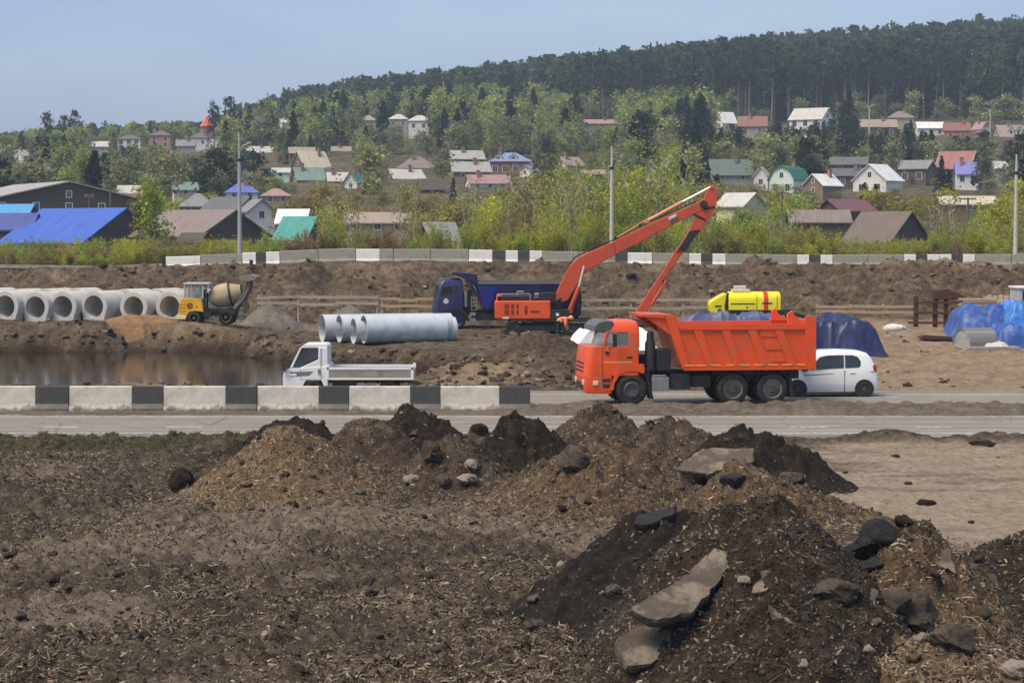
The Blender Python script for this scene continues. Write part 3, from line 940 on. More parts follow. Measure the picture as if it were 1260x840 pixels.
GLS = glass("dark_glass")
TAPE = mat("reflective_tape", (.85, .52, .05), .4, .15, 6)
LAMPG = mat("lamp_glass", (.80, .62, .42), .25, .15, 8)
REDL = mat("red_lamp", (.45, .02, .03), .25, .1, 6)
CREAM = mat("cream_paint", (.62, .58, .46), .7, .15, 3, c2=(.4, .36, .28), c2amt=(.5, .75))


def clear_glass(name):
    m, nt, b = _mat(name)
    b.inputs["Base Color"].default_value = (.3, .33, .34, 1); b.inputs["Roughness"].default_value = .05
    t = N(nt, "ShaderNodeBsdfTransparent"); mx = N(nt, "ShaderNodeMixShader"); mx.inputs[0].default_value = .42
    nt.links.new(t.outputs[0], mx.inputs[1]); nt.links.new(b.outputs[0], mx.inputs[2])
    nt.links.new(mx.outputs[0], nt.nodes["Material Output"].inputs[0]); return m


CLEAR = clear_glass("clear_glass")


class PF:
    """turns measured pixels on a thing's near side into its own metres"""
    def __init__(s, px0, py0, k): s.px0, s.py0, s.k = px0, py0, k
    def __call__(s, px, py): return ((px - s.px0) / s.k, (s.py0 - py) / s.k)
    def p(s, pts): return [s(*q) for q in pts]


def wheel(parent, x, z, r, y, w, rim, name="wheel", deep=.12, tread=True):
    """y is the outer face; w < 0 for the far side"""
    d = 1 if w > 0 else -1; w = abs(w)
    mb = MB()
    pr = [(.03, r * .60), (.0, r * .70), (.012, r * .88), (.05, r * .97), (.09, r), (w - .09, r), (w - .05, r * .97), (w - .012, r * .88), (w, r * .7), (w - .02, r * .6)]
    mb.lathe(pr, (0, 0, 0), (0, d, 0), 32, 0, True)
    if tread:
        for k in range(26):
            a = 2 * math.pi * k / 26
            c = Vector((math.cos(a) * r, 0, math.sin(a) * r)); t = Vector((-math.sin(a), 0, math.cos(a)))
            mb.bar(c + Vector((0, d * .05, 0)), c + Vector((0, d * (w - .05), 0)) + t * .0, r * .11, r * .035)
    o = mb.build(name, RUB, parent, sm=40); o.location = (x, y, z)
    mb = MB()
    mb.lathe([(.04, r * .62), (.012, r * .6), (.02, r * .585), (.04, r * .56)], (0, 0, 0), (0, d, 0), 28, 0)
    mb.lathe([(.04, r * .565), (deep, r * .45), (deep + .02, r * .3), (deep * .35, r * .26), (deep * .1, r * .2), (deep * .1, 0)], (0, 0, 0), (0, d, 0), 28, 1)
    for k in range(8):
        a = 2 * math.pi * k / 8; c = Vector((math.cos(a) * r * .37, 0, math.sin(a) * r * .37))
        mb.cyl(c + Vector((0, d * (deep - .02), 0)), c + Vector((0, d * (deep + .03), 0)), r * .045, seg=6)
    mb.build("rim", [rim, RIMD], o, sm=40)
    return o


def plan(xf, xb, hw, rf, rb, z, n=6):
    """a rounded rectangle in plan"""
    out = []
    for cx, cy, r, a0 in ((xf + rf, -hw + rf, rf, 180), (xb - rb, -hw + rb, rb, 270), (xb - rb, hw - rb, rb, 0), (xf + rf, hw - rf, rf, 90)):
        for i in range(n + 1):
            a = R(a0 + 90 * i / n); out.append((cx + r * math.cos(a), cy + r * math.sin(a), z))
    return out


def loft(mb, secs, mi=0, caps=True):
    n = len(secs[0]); vs = [p for s_ in secs for p in s_]; fs = []
    for i in range(len(secs) - 1):
        for k in range(n):
            l = (k + 1) % n; fs.append((i * n + k, i * n + l, (i + 1) * n + l, (i + 1) * n + k))
    if caps: fs += [tuple(range(n))[::-1], tuple(range((len(secs) - 1) * n, len(secs) * n))]
    mb.add(vs, fs, mi)


def base(px, Y, z=None):
    X = (px - CX) * Y / FPX
    return Vector((X, Y, S(X, Y) if z is None else z))


# ================================================================== orange tipper
f = PF(709, 500, 35.0)
T = thing("dump_truck", "orange three-axle dump truck with ribbed tipper body, driving on the far carriageway", "dump truck", base(853, 75.6, .036), R(7))
OX = -4.12
def tx(px): return (px - 709) / 35.0 + OX
def tz(py): return (500 - py) / 35.0
def tp(pts): return [(tx(a), tz(b)) for a, b in pts]
HW = 1.2
mb = MB()
loft(mb, [plan(OX + .10, tx(743), HW - .02, .30, .05, .42), plan(OX + .02, tx(743), HW, .30, .05, .6), plan(OX + .0, tx(743), HW, .30, .05, 1.05)])
loft(mb, [plan(OX + .0, tx(777), HW, .30, .06, 1.05), plan(OX + .04, tx(777), HW, .30, .06, 1.6), plan(OX + .10, tx(777), HW - .01, .34, .06, 2.09)])
mb.prism(tp([(764, 428.2), (764.5, 410), (777.3, 410), (777.5, 428.2)]), -HW + .01, -HW + .09)
mb.prism(tp([(764, 428.2), (764.5, 410), (777.3, 410), (777.5, 428.2)]), HW - .09, HW - .01)
mb.box(tx(774.5), tx(777.3), -HW + .09, HW - .09, 2.09, 2.6)
for s_ in (-1, 1):
    mb.bar((tx(733), s_ * (HW - .05), 2.08), (tx(737.5), s_ * (HW - .06), 2.62), .09, .09)
loft(mb, [plan(OX + .62, tx(777.5), HW - .03, .3, .08, 2.57), plan(OX + .74, tx(777.5), HW - .04, .3, .1, 2.78), plan(OX + .95, tx(776.5), HW - .14, .3, .15, 2.93), plan(OX + 1.2, tx(774), HW - .4, .25, .2, 2.985)])
cab = mb.build("cab", ORANGE, T, bevel=.015, sm=35)
mb = MB()
loft(mb, [plan(OX + .10, tx(734), HW - .06, .5, .02, 2.09, 8), plan(OX + .52, tx(738), HW - .08, .4, .02, 2.6, 8)], caps=False)
mb.build("windshield", CLEAR, cab, sm=60)
mb = MB(); mb.box(tx(736), tx(764.5), -HW + .045, -HW + .055, 2.06, 2.58); mb.box(tx(736), tx(764.5), HW - .055, HW - .045, 2.06, 2.58)
mb.build("side_window", CLEAR, cab)
mb = MB()
mb.prism(tp([(720.5, 408.5), (722, 402), (727, 397.5), (734, 395.5), (744, 395.6), (746, 398), (744.5, 408.5), (738, 409.5)]), -HW + .04, HW - .04)
mb.build("sun_visor", mat("smoked_visor", (.085, .085, .08), .35, .2, 3), cab, bevel=.04)
mb = MB()
for (z0, z1) in ((1.44, 1.50), (1.30, 1.36), (1.16, 1.22)):
    loft(mb, [plan(OX - .004 + (z0 - 1.05) * .07, OX + .4, HW - .16, .24, .02, z0), plan(OX - .004 + (z0 - 1.05) * .07, OX + .4, HW - .16, .24, .02, z1)])
mb.build("grille", BLK, cab)
mb = MB()
mb.box(OX - .008, OX + .1, -.7, .7, .55, .80)
mb.prism(tp([(731.5, 466.5), (741.5, 466.5), (741.5, 471), (731.5, 471)]), -HW - .004, -HW + .05); mb.prism(tp([(732, 473), (741, 473), (740, 478), (732, 478)]), -HW - .004, -HW + .05)
mb.box(tx(731.3), tx(731.9), -HW - .004, -HW + .02, .75, 2.05); mb.box(tx(761.6), tx(768.6), -HW - .012, -HW + .02, tz(441.6), tz(439.4))
mb.prism(tp([(734, 433), (739.5, 433), (738.5, 437), (735.5, 437)]), -HW - .03, -HW + .02)
mb.build("trim", BLK, cab)
mb = MB(); mb.box(tx(732.5), tx(768), -HW - .005, -HW + .02, tz(447), tz(445.7)); mb.build("door_stripe", TAPE, cab)
mb = MB()
for s_ in (-1, 1): mb.prism(tp([(717.5, 468.5), (726, 468.5), (726.3, 474.5), (719, 475)]), s_ * (HW - .06) - .05, s_ * (HW - .06) + .05)
for i in range(2):
    mb = MB(); s_ = (-1, 1)[i]
    mb.box(tx(719.5), tx(726), s_ * (HW + .006) - .03, s_ * (HW + .006) + .03, tz(474.6), tz(469)); mb.box(OX - .012, OX + .05, s_ * .82 - .17, s_ * .82 + .17, tz(474.6), tz(468))
    mb.build("headlight", LAMPG, T, bevel=.015)
mb = MB(); mb.box(tx(742.5), tx(747.6), -HW - .32, -HW - .2, tz(427), tz(411)); mb.tube([(tx(745), -HW - .22, tz(412)), (tx(741), -HW + .05, tz(409))], .015); mb.tube([(tx(745), -HW - .22, tz(426)), (tx(739), -HW + .02, tz(429))], .015)
mb.build("mirror", PLA, T, bevel=.02)
# arch
mb = MB(); cxw, czw = tx(768), .56
arc = [(cxw + .72 * math.cos(R(a)), czw + .74 * math.sin(R(a))) for a in range(200, -1, -10)]
inn = [(cxw + .60 * math.cos(R(a)), czw + .62 * math.sin(R(a))) for a in range(0, 201, 10)]
outer = [(cxw - .74, .55), (cxw - .72, .8), (cxw - .5, 1.36), (cxw - .25, 1.46), (tx(783), 1.46), (tx(784), 1.16), (tx(779.5), 1.15)]
inner = [(cxw + .42, 1.12), (cxw + .2, 1.21), (cxw - .2, 1.21), (cxw - .44, 1.08), (cxw - .62, .8), (cxw - .66, .55)]
for s_ in (-1, 1):
    mb.prism(outer + inner, s_ * (HW + .025) - .25 * (s_ > 0), s_ * (HW + .025) + .25 * (s_ < 0))
mb.build("mudguard", ORANGE, T, bevel=.015)
mb = MB(); mb.prism([(cxw - .62, .6), (cxw - .4, 1.1), (cxw + .4, 1.1), (cxw + .62, .75)], -.8, .8); mb.box(OX + .3, tx(777), -.85, .85, .7, 1.06)
mb.prism(tp([(785, 462), (788, 462), (795.5, 492), (791, 492)]), -HW, -.55); mb.prism(tp([(785, 462), (788, 462), (795.5, 492), (791, 492)]), .55, HW)
mb.box(tx(752), tx(772), -.75, .75, 1.0, 1.9)
mb.build("engine_and_flaps", BLK, T)
mb = MB()
for s_ in (-1, 1):
    mb.box(tx(776), tx(985), s_ * .43 - .05, s_ * .43 + .05, .86, 1.17)
for px in (800, 830, 860, 920, 980): mb.box(tx(px) - .06, tx(px) + .06, -.4, .4, .9, 1.1)
for px in (768, 895, 945): mb.cyl((tx(px), -1.0, .56), (tx(px), 1.0, .56), .09, seg=10); mb.lathe([(0, .06), (.12, .22), (.3, .22), (.42, .06)], (tx(px), -.21, .56), (0, 1, 0), 14)
mb.box(tx(817), tx(842), -1.12, -.6, .55, 1.08); mb.box(tx(844), tx(868), -1.05, -.6, .62, 1.05); mb.box(tx(817), tx(868), .6, 1.1, .55, 1.05)
mb.box(tx(870), tx(968), -.9, .9, 1.02, 1.2)
for s_ in (-1, 1):
    for px in (895, 945):
        mb.prism([(tx(px) + .66 * math.cos(R(a)), .60 + .66 * math.sin(R(a))) for a in range(20, 161, 14)] + [(tx(px) + .62 * math.cos(R(a)), .60 + .62 * math.sin(R(a))) for a in range(160, 19, -14)], s_ * 1.19 - .56 * (s_ > 0), s_ * 1.19 + .56 * (s_ < 0))
    mb.prism(tp([(966, 462), (969, 462), (972.5, 492), (968, 492)]), s_ * 1.18 - .5 * (s_ > 0), s_ * 1.18 + .5 * (s_ < 0))
mb.build("chassis", BLK, T, bevel=.012)
mb = MB(); mb.box(tx(793.5), tx(815), -1.18, -.62, tz(482.5), tz(465.5)); mb.box(tx(794), tx(812), -1.16, -.62, tz(465), tz(463)); mb.build("fuel_tank", STEELG, T, bevel=.05)
mb = MB(); mb.lathe([(0, .14), (.05, .19), (1.0, .19), (1.12, .13), (1.35, .13), (1.42, .09)], (tx(793), -.85, tz(459)), (0, 0, 1), 16); mb.box(tx(800.5), tx(818), -1.0, -.3, tz(458), tz(431)); mb.box(tx(780), tx(800), -.35, .35, 1.15, 1.75); mb.cyl((tx(789), -.95, tz(468)), (tx(789), -.95, tz(454)), .09, seg=10)
mb.build("air_intake", PLA, T, bevel=.03, sm=40)
# tipper body
mb = MB(); BW = 1.27
side = tp([(808, 389.5), (822, 389.5), (826, 400.5), (998, 400.5), (998, 455), (832, 455.5)])
for s_ in (-1, 1): mb.prism(side, s_ * BW - .06 * (s_ > 0), s_ * BW + .06 * (s_ < 0))
mb.prism(tp([(808, 389.5), (811, 389.5), (834, 455), (831, 455)]), -BW + .06, BW - .06)
mb.box(tx(832), tx(997), -BW + .06, BW - .06, tz(455), tz(451.5))
mb.prism(tp([(778.5, 387.5), (818, 388.2), (820, 391.5), (806, 392.5), (779.5, 390.8)]), -BW + .03, BW - .03)
for s_ in (-1, 1): mb.prism(tp([(786, 392), (812, 392), (820, 416)]), s_ * (BW - .12) - .02, s_ * (BW - .12) + .02)
for s_ in (-1, 1):
    a, b_ = s_ * (BW + .08), s_ * (BW - .01)
    y0, y1 = min(a, b_), max(a, b_)
    mb.prism(tp([(823, 400), (998.3, 400), (998.3, 407), (826.5, 407)]), y0, y1)
    mb.prism(tp([(830.5, 451.8), (998.3, 451.8), (998.3, 457), (832, 457)]), y0 + .02, y1 - .02 if s_ > 0 else y1)
    mb.prism(tp([(808, 389), (820, 389), (839, 452), (831, 455)]), y0 + .01, y1)
    mb.prism(tp([(985, 391), (998.6, 391), (998.6, 456.5), (985, 456.5)]), y0 - .015, y1 + .015)
    for (a0, b0) in ((849, 866), (884, 900), (917, 934), (951, 969)):
        mb.prism(tp([(a0 - 5, 407.2), (a0 + 5.5, 407.2), (b0 + 5.5, 451.6), (b0 - 5, 451.6)]), y0 + .012, y1 - .012)
    for (a0, b0, yy_) in ((923, 946, 416), (929, 953, 432), (936, 960, 446.8)):
        mb.prism(tp([(a0 + 4, yy_ - 9), (b0, yy_ - 9), (b0 + 5, yy_), (a0 + 6, yy_)]), y0 + .05, y1 - .035 if s_ > 0 else y1)
body = mb.build("tipper_body", ORANGE, T, bevel=.014)
mb = MB(); mb.box(tx(994), tx(998), -BW + .06, BW - .06, tz(452), tz(396)); mb.prism(tp([(963, 400), (964, 387), (969, 383.5), (973, 391), (984, 397), (984, 400)]), -BW, -BW + .12); mb.prism(tp([(963, 400), (964, 387), (969, 383.5), (973, 391), (984, 397), (984, 400)]), BW - .12, BW)
mb.build("tailgate", ORANGE, body, bevel=.012)
mb = MB(); mb.bar((tx(970), -BW + .06, tz(388)), (tx(985), -BW + .06, tz(391.5)), .05, .12); mb.build("tailgate_hinge", BLK, body)
mb = MB()
for px in (834, 848, 866, 884, 902, 920, 938, 956, 974): mb.box(tx(px), tx(px + 12), -BW - .084, -BW - .07, tz(451.2), tz(450))
mb.build("reflective_tape", TAPE, body)
for px, rm in ((768, RIMD), (895, RIML), (945, RIML)):
    if px == 768:
        wheel(T, tx(px), .555, .555, -1.22, .33, rm, deep=-.03); wheel(T, tx(px), .555, .555, 1.22, -.33, rm, deep=-.03)
    else:
        wheel(T, tx(px), .555, .555, -1.22, .60, rm, deep=.16); wheel(T, tx(px), .555, .555, 1.22, -.60, rm, deep=.16)
# seats and wheel show through the cab glass
mb = MB()
for s_ in (-.6, .6): mb.box(tx(752), tx(766), s_ - .25, s_ + .25, 1.6, 2.06); mb.box(tx(762), tx(767), s_ - .25, s_ + .25, 2.06, 2.5)
mb.build("seat", PLA, T, bevel=.06)

# ================================================================== white hatchback
K = 33.4
C_ = thing("hatchback_car", "white tall hatchback passing behind the orange dump truck", "car", base(1015, 78.9, .038), R(2))
def cx_(px): return (px - 1015) / K
def cz_(py): return (490.0 - py) / K
HB = .83
st = [(953.5, 479, 466, 466, .5), (955, 483, 462, 462, .66), (960, 484.5, 458, 458, .76), (970, 485, 456, 455.5, .81), (981, 485.5, 455, 454, .83), (990, 485.5, 455.5, 444, .83), (999, 485.5, 456, 436.5, .83), (1010, 485.5, 456, 433.3, .83),
      (1028, 485.5, 456, 432.6, .83), (1045, 485.5, 456, 433.2, .83), (1056, 485, 456, 434, .83), (1064, 484.5, 456, 436.2, .825), (1069, 484, 456, 441, .81), (1073.5, 483.5, 456.5, 450.5, .79), (1076.8, 482, 460, 459, .75), (1077.8, 478, 466, 465.5, .68)]
def csec(px, yb_, ybelt, yroof, hw):
    x = cx_(px); z0, zb, zr = cz_(yb_), cz_(ybelt), cz_(yroof)
    hr = hw - .13 * min(1, max(0, (zr - zb) / .6)); zm = z0 + (zb - z0) * .45
    half = [(hw - .1, z0), (hw - .01, z0 + .10), (hw + .015, zm), (hw, zb - .05), (hw - .012, zb + .01), (hr + .02, zb + (zr - zb) * .72), (hr - .07, zb + (zr - zb) * .95), (hr - .25, zr + .015)]
    return [(x, -y, z) for y, z in half] + [(x, y, z) for y, z in half[::-1]]
mb = MB(); loft(mb, [csec(*q) for q in st])
cb = mb.build("body", WHITEP, C_, sm=50)
def pane(pts, o=.012, name="side_window", m=GLS, both=True):
    def yz(px, py):
        i = max(k for k in range(len(st)) if st[k][0] <= px); i = min(i, len(st) - 2); t = (px - st[i][0]) / (st[i + 1][0] - st[i][0])
        q = [st[i][j] + (st[i + 1][j] - st[i][j]) * t for j in range(5)]
        zb, zr = cz_(q[2]), cz_(q[3]); z = cz_(py); hw = q[4]; hr = hw - .13 * min(1, max(0, (zr - zb) / .6))
        s_ = (z - zb) / max(.01, (zr - zb)); return hw - .012 + (hr + .02 - hw + .012) * min(1, s_ / .72) if z > zb else hw + .012
    mbp = MB(); n = len(pts)
    for s_ in ((-1, 1) if both else (-1,)):
        vs = [(cx_(a), s_ * (yz(a, b) + o), cz_(b)) for a, b in pts] + [(cx_(a), s_ * (yz(a, b) - .03), cz_(b)) for a, b in pts]
        mbp.add(vs, [tuple(range(n))] + [(i, i + n, (i + 1) % n + n, (i + 1) % n) for i in range(n)])
    return mbp.build(name, m, cb)
pane([(999.5, 456), (1000, 446), (1005, 440.8), (1014, 438.8), (1034.5, 438.3), (1034.5, 454.3), (1016, 455.2)])
pane([(1036, 438.3), (1046, 438.6), (1052, 440.5), (1055.6, 446), (1055.2, 451.5), (1053, 453.6), (1036, 454.3)], name="rear_side_window")
pane([(986, 455.5), (993, 446), (998, 441.5), (998, 456.2)], name="quarter_window")
mb = MB(); mb.add([(cx_(984), -.62, cz_(453.5)), (cx_(984), .62, cz_(453.5)), (cx_(1000) - .03, .55, cz_(436.5) + .015), (cx_(1000) - .03, -.55, cz_(436.5) + .015)], [(0, 1, 2, 3)]); mb.build("windshield", GLS, cb)
mb = MB(); mb.add([(cx_(1066.5) + .02, -.52, cz_(439.5)), (cx_(1066.5) + .02, .52, cz_(439.5)), (cx_(1073) + .03, .58, cz_(454)), (cx_(1073) + .03, -.58, cz_(454))], [(0, 1, 2, 3)]); mb.build("rear_window", GLS, cb)
pane([(984, 462.6), (1072, 458.5), (1072, 459.2), (984, 463.4)], .006, "body_crease", BLK); pane([(1035, 457), (1035.6, 457), (1035.6, 484), (1035, 484)], .006, "door_seam", BLK)
pane([(1041.5, 459.3), (1048, 459), (1048, 460.4), (1041.5, 460.7)], .016, "door_handle", WHITEP)
pane([(957, 484.6), (1070, 483.6), (1070, 485.8), (957, 486)], .006, "sill", PLA)
for s_ in (-1, 1):
    mb = MB(); mb.box(cx_(1070.5), cx_(1075.6), min(s_ * .60, s_ * .795), max(s_ * .60, s_ * .795), cz_(460), cz_(450.5)); mb.build("tail_light", REDL, C_, bevel=.03)
mb = MB(); mb.box(cx_(981), cx_(988.5), -HB - .2, -HB + .02, cz_(457.6), cz_(453.6)); mb.box(cx_(981), cx_(988.5), HB - .02, HB + .2, cz_(457.6), cz_(453.6)); mb.build("mirror", PLA, C_, bevel=.03)
for s_ in (-1, 1):
    for px in (977, 1060):
        mb = MB(); mb.lathe([(0, .355), (.02, .355)], (cx_(px), s_ * (HB + .016), .30), (0, -s_, 0), 28); mb.build("wheel_arch", BLK, C_)
        wheel(C_, cx_(px), .292, .292, s_ * (HB + .03), -s_ * .2, RIMD, deep=.02, tread=False)

# ================================================================== small white flatbed
K2 = 33.8
B = thing("flatbed_truck", "small white flatbed truck with empty drop-side bed, behind the striped barrier", "flatbed truck", base(430, 77.9, .038), 0)
def bx(px): return (px - 430) / K2
def bz(py): return (493 - py) / K2
def bp(pts): return [(bx(a), bz(b)) for a, b in pts]
HB2 = .84
mb = MB()
mb.prism(bp([(350, 477), (349.3, 468), (351, 459), (357.5, 455.5), (405, 452), (405, 477), (400, 477), (397, 470), (378, 470), (374, 477)]), -HB2, HB2)
mb.prism(bp([(372.5, 428.5), (376, 425.3), (402, 425), (404.6, 427), (404.6, 430), (372, 430)]), -HB2 + .05, HB2 - .05)
for s_ in (-1, 1):
    y0, y1 = s_ * (HB2 - .02), s_ * (HB2 - .09)
    mb.prism(bp([(371, 429), (373.5, 429), (361.5, 454), (357.5, 455.8)]), min(y0, y1), max(y0, y1))
    mb.prism(bp([(393.6, 429), (404.6, 429), (404.9, 453), (371, 455.5), (371, 454), (393.2, 444.2)]), min(y0, y1), max(y0, y1))
mb.box(bx(402.5), bx(404.6), -HB2 + .09, HB2 - .09, bz(454), bz(429))
fc = mb.build("cab", WHITET, B, bevel=.02)
mb = MB(); mb.prism(bp([(372.5, 429.5), (374, 429.5), (361.8, 454.5), (358.5, 455.5)]), -HB2 + .1, HB2 - .1); mb.build("windshield", CLEAR, fc)
mb = MB()
for s_ in (-1, 1): mb.prism(bp([(373, 429.5), (393.4, 429.5), (393, 444.2), (371, 454.2), (361.8, 454)]), s_ * (HB2 - .06) - .006, s_ * (HB2 - .06) + .006)
mb.build("side_window", glass("tinted_glass", (.055, .065, .075)), fc)
mb = MB(); mb.prism(bp([(358, 459.3), (387, 458.6), (382, 464), (358.5, 465.4)]), -HB2 - .006, HB2 + .006); mb.box(bx(393), bx(395.6), -HB2 - .05, HB2 + .05, bz(461.5), bz(456)); mb.box(bx(365), bx(384), -.3, .3, bz(454), bz(441))
mb.build("side_trim", mat("grey_trim", (.16, .165, .17), .6, .2, 4), fc)
mb = MB()
for (a, b_, c, d) in ((371.2, 371.6, 456, 468), (396.4, 396.8, 430, 469), (371.2, 396.8, 468.4, 468.8)): mb.box(bx(a), bx(b_), -HB2 - .004, -HB2 + .03, bz(d), bz(c))
mb.build("door_gap", BLK, fc)
for s_ in (-1, 1):
    mb = MB(); mb.box(bx(351), bx(366.5), min(s_ * .6, s_ * (HB2 + .012)), max(s_ * .6, s_ * (HB2 + .012)), bz(464.6), bz(461.5)); mb.build("headlight", WHITEP, B, bevel=.02)
mb = MB(); mb.box(bx(350), bx(353.5), -HB2 - .18, -HB2, bz(458), bz(447)); mb.box(bx(350), bx(353.5), HB2, HB2 + .18, bz(458), bz(447)); mb.build("mirror", PLA, B, bevel=.02)
mb = MB()
for s_ in (-1, 1):
    mb.box(bx(404.5), bx(510), min(s_ * .84, s_ * .88), max(s_ * .84, s_ * .88), bz(467), bz(456.5))
mb.box(bx(405), bx(510), -.84, .84, bz(468), bz(466)); mb.box(bx(509), bx(511.5), -.88, .88, bz(467), bz(456.5))
bed = mb.build("cargo_bed", mat("dusty_bed_panel", (.28, .265, .22), .7, .15, 2, c2=(.2, .18, .14), c2amt=(.5, .7)), B, bevel=.01)
mb = MB()
for s_ in (-1, 1):
    mb.box(bx(404), bx(511.5), min(s_ * .82, s_ * .9), max(s_ * .82, s_ * .9), bz(456.7), bz(453.6)); mb.box(bx(404), bx(511.5), min(s_ * .83, s_ * .895), max(s_ * .83, s_ * .895), bz(469.2), bz(466.8))
    for px in (405, 509.5): mb.box(bx(px) - .05, bx(px) + .05, min(s_ * .83, s_ * .9), max(s_ * .83, s_ * .9), bz(468), bz(451.5))
mb.box(bx(404), bx(407), -.86, .86, bz(468), bz(450.5))
mb.build("bed_rail", WHITET, bed, bevel=.008)
mb = MB()
for s_ in (-.35, .35): mb.box(bx(392), bx(508), s_ - .05, s_ + .05, .58, .74)
for px in range(415, 508, 15): mb.bar((bx(px), -.8, bz(469)), (bx(px + 6), -.35, bz(474)), .05, .05)
mb.box(bx(410), bx(440), -.75, -.45, .42, .68); mb.cyl((bx(385), -.7, .36), (bx(385), .7, .36), .06); mb.cyl((bx(480), -.7, .36), (bx(480), .7, .36), .08); mb.box(bx(352), bx(378), -.7, .7, .42, .6)
mb.build("chassis", BLK, B)
for px in (387, 480):
    for s_ in (-1, 1): wheel(B, bx(px), .36, .36, s_ * .83, -s_ * (.22 if px < 400 else .4), RIML, tread=False)
mb = MB(); mb.box(bx(390), bx(398), -.6, .6, 1.05, 1.75); mb.build("seat", PLA, B, bevel=.05)

# ================================================================== blue tipper, farther off
K3 = FPX / 124.0
U = thing("dump_truck", "dark blue dump truck with bright blue headboard, parked behind the excavator", "dump truck", base(612, 125.4), R(5))
def ux(px): return (px - 612) / K3
def uz(py): return (402.5 - py) / K3
def up_(pts): return [(ux(a), uz(b)) for a, b in pts]
mb = MB()
loft(mb, [plan(ux(531.5), ux(568), 1.22, .25, .05, .45), plan(ux(531), ux(568), 1.24, .25, .05, 1.1)])
loft(mb, [plan(ux(531), ux(568), 1.24, .25, .05, 1.1), plan(ux(533), ux(568), 1.23, .3, .05, 1.9), plan(ux(537), ux(567.5), 1.18, .3, .08, 2.72), plan(ux(541), ux(566), 1.05, .3, .1, 2.95), plan(ux(546), ux(563), .8, .3, .1, 3.02)])
uc = mb.build("cab", BLUEP, U, bevel=.015, sm=35)
mb = MB()
for s_ in (-1, 1):
    mb.prism(up_([(541.5, 349.5), (554, 349), (555, 357), (549, 359.5), (540, 361)]), s_ * 1.215 - .02, s_ * 1.215 + .02); mb.prism(up_([(557.5, 348.5), (562.5, 348.5), (562.5, 357), (557.5, 357)]), s_ * 1.215 - .015, s_ * 1.215 + .018)
mb.add([(ux(532.6), -1.0, 1.85), (ux(532.6), 1.0, 1.85), (ux(536.2), 1.0, 2.65), (ux(536.2), -1.0, 2.65)], [(0, 1, 2, 3)])
mb.build("window", GLS, uc)
mb = MB(); mb.lathe([(0, .16), (.01, .16)], (ux(546.5), -1.245, uz(367)), (0, -1, 0), 20); mb.build("door_emblem", mat("pale_emblem", (.55, .62, .6), .6, .2, 6, c2=(.1, .3, .3), c2amt=(.5, .55), c2scale=9), uc)
mb = MB()
arcp = [(ux(559) + .78 * math.cos(R(a)), .52 + .78 * math.sin(R(a))) for a in range(180, -1, -15)] + [(ux(559) + .62 * math.cos(R(a)), .52 + .62 * math.sin(R(a))) for a in range(0, 181, 15)]
mb.prism(arcp, -1.27, -.8); mb.prism(arcp, .8, 1.27); mb.box(ux(532), ux(566), -.9, .9, .7, 1.1)
for s_ in (-.43, .43): mb.box(ux(560), ux(690), s_ - .06, s_ + .06, .85, 1.15)
mb.box(ux(579), ux(640), -1.1, -.5, .55, 1.0); mb.box(ux(569), ux(580), -.9, .9, 1.1, 2.3); mb.box(ux(640), ux(690), -.9, .9, .85, 1.15)
mb.build("chassis", BLK, U)
mb = MB(); mb.cyl((ux(571), -1.0, uz(374)), (ux(571), -1.0, uz(354)), .13, seg=14); mb.box(ux(576), ux(583), -1.22, -1.1, uz(385), uz(381)); mb.box(ux(576), ux(583), -1.22, -1.1, uz(392), uz(388)); mb.build("exhaust", STEELG, U)
mb = MB()
for px in (577.8, 584): mb.bar((ux(px), -1.2, uz(379)), (ux(px), -1.2, uz(361)), .04, .04)
for py in (363, 368, 373, 378): mb.bar((ux(577.8), -1.2, uz(py)), (ux(584), -1.2, uz(py)), .04, .04)
mb.build("ladder", STEELG, U)
mb = MB()
for s_ in (-1, 1):
    mb.prism(up_([(577, 341.5), (586, 343), (690, 345), (690, 377), (596, 378), (586, 350)]), s_ * 1.25 - .07 * (s_ > 0), s_ * 1.25 + .07 * (s_ < 0))
mb.prism(up_([(570, 338), (574, 338), (598, 377), (594, 378)]), -1.2, 1.2); mb.box(ux(596), ux(690), -1.2, 1.2, uz(378), uz(375)); mb.box(ux(688), ux(690), -1.2, 1.2, uz(377), uz(347))
mb.prism(up_([(552.5, 333.5), (556, 331), (585, 334), (586.5, 343), (577, 341.5)]), -1.2, 1.2)
for px in (616, 638, 660, 682): mb.box(ux(px) - .06, ux(px) + .06, -1.32, -1.24, uz(376), uz(346))
ub = mb.build("tipper_body", BLUEP, U, bevel=.02)
mb = MB(); mb.prism(up_([(585.5, 349), (608, 350), (604, 368), (599, 377), (592, 375)]), -1.29, -1.24); mb.build("headboard_panel", BLUEB, ub, bevel=.02)
mb = MB(); mb.box(ux(586), ux(690), -1.31, -1.19, uz(346.2), uz(342.8)); mb.box(ux(586), ux(690), 1.19, 1.31, uz(346.2), uz(342.8)); mb.build("top_rail", mat("dusty_blue", (.17, .17, .19), .8, .2, 3), ub)
for px in (559, 655, 681):
    for s_ in (-1, 1): wheel(U, ux(px), .56, .56, s_ * 1.22, -s_ * (.34 if px < 600 else .6), RIML, deep=.1)

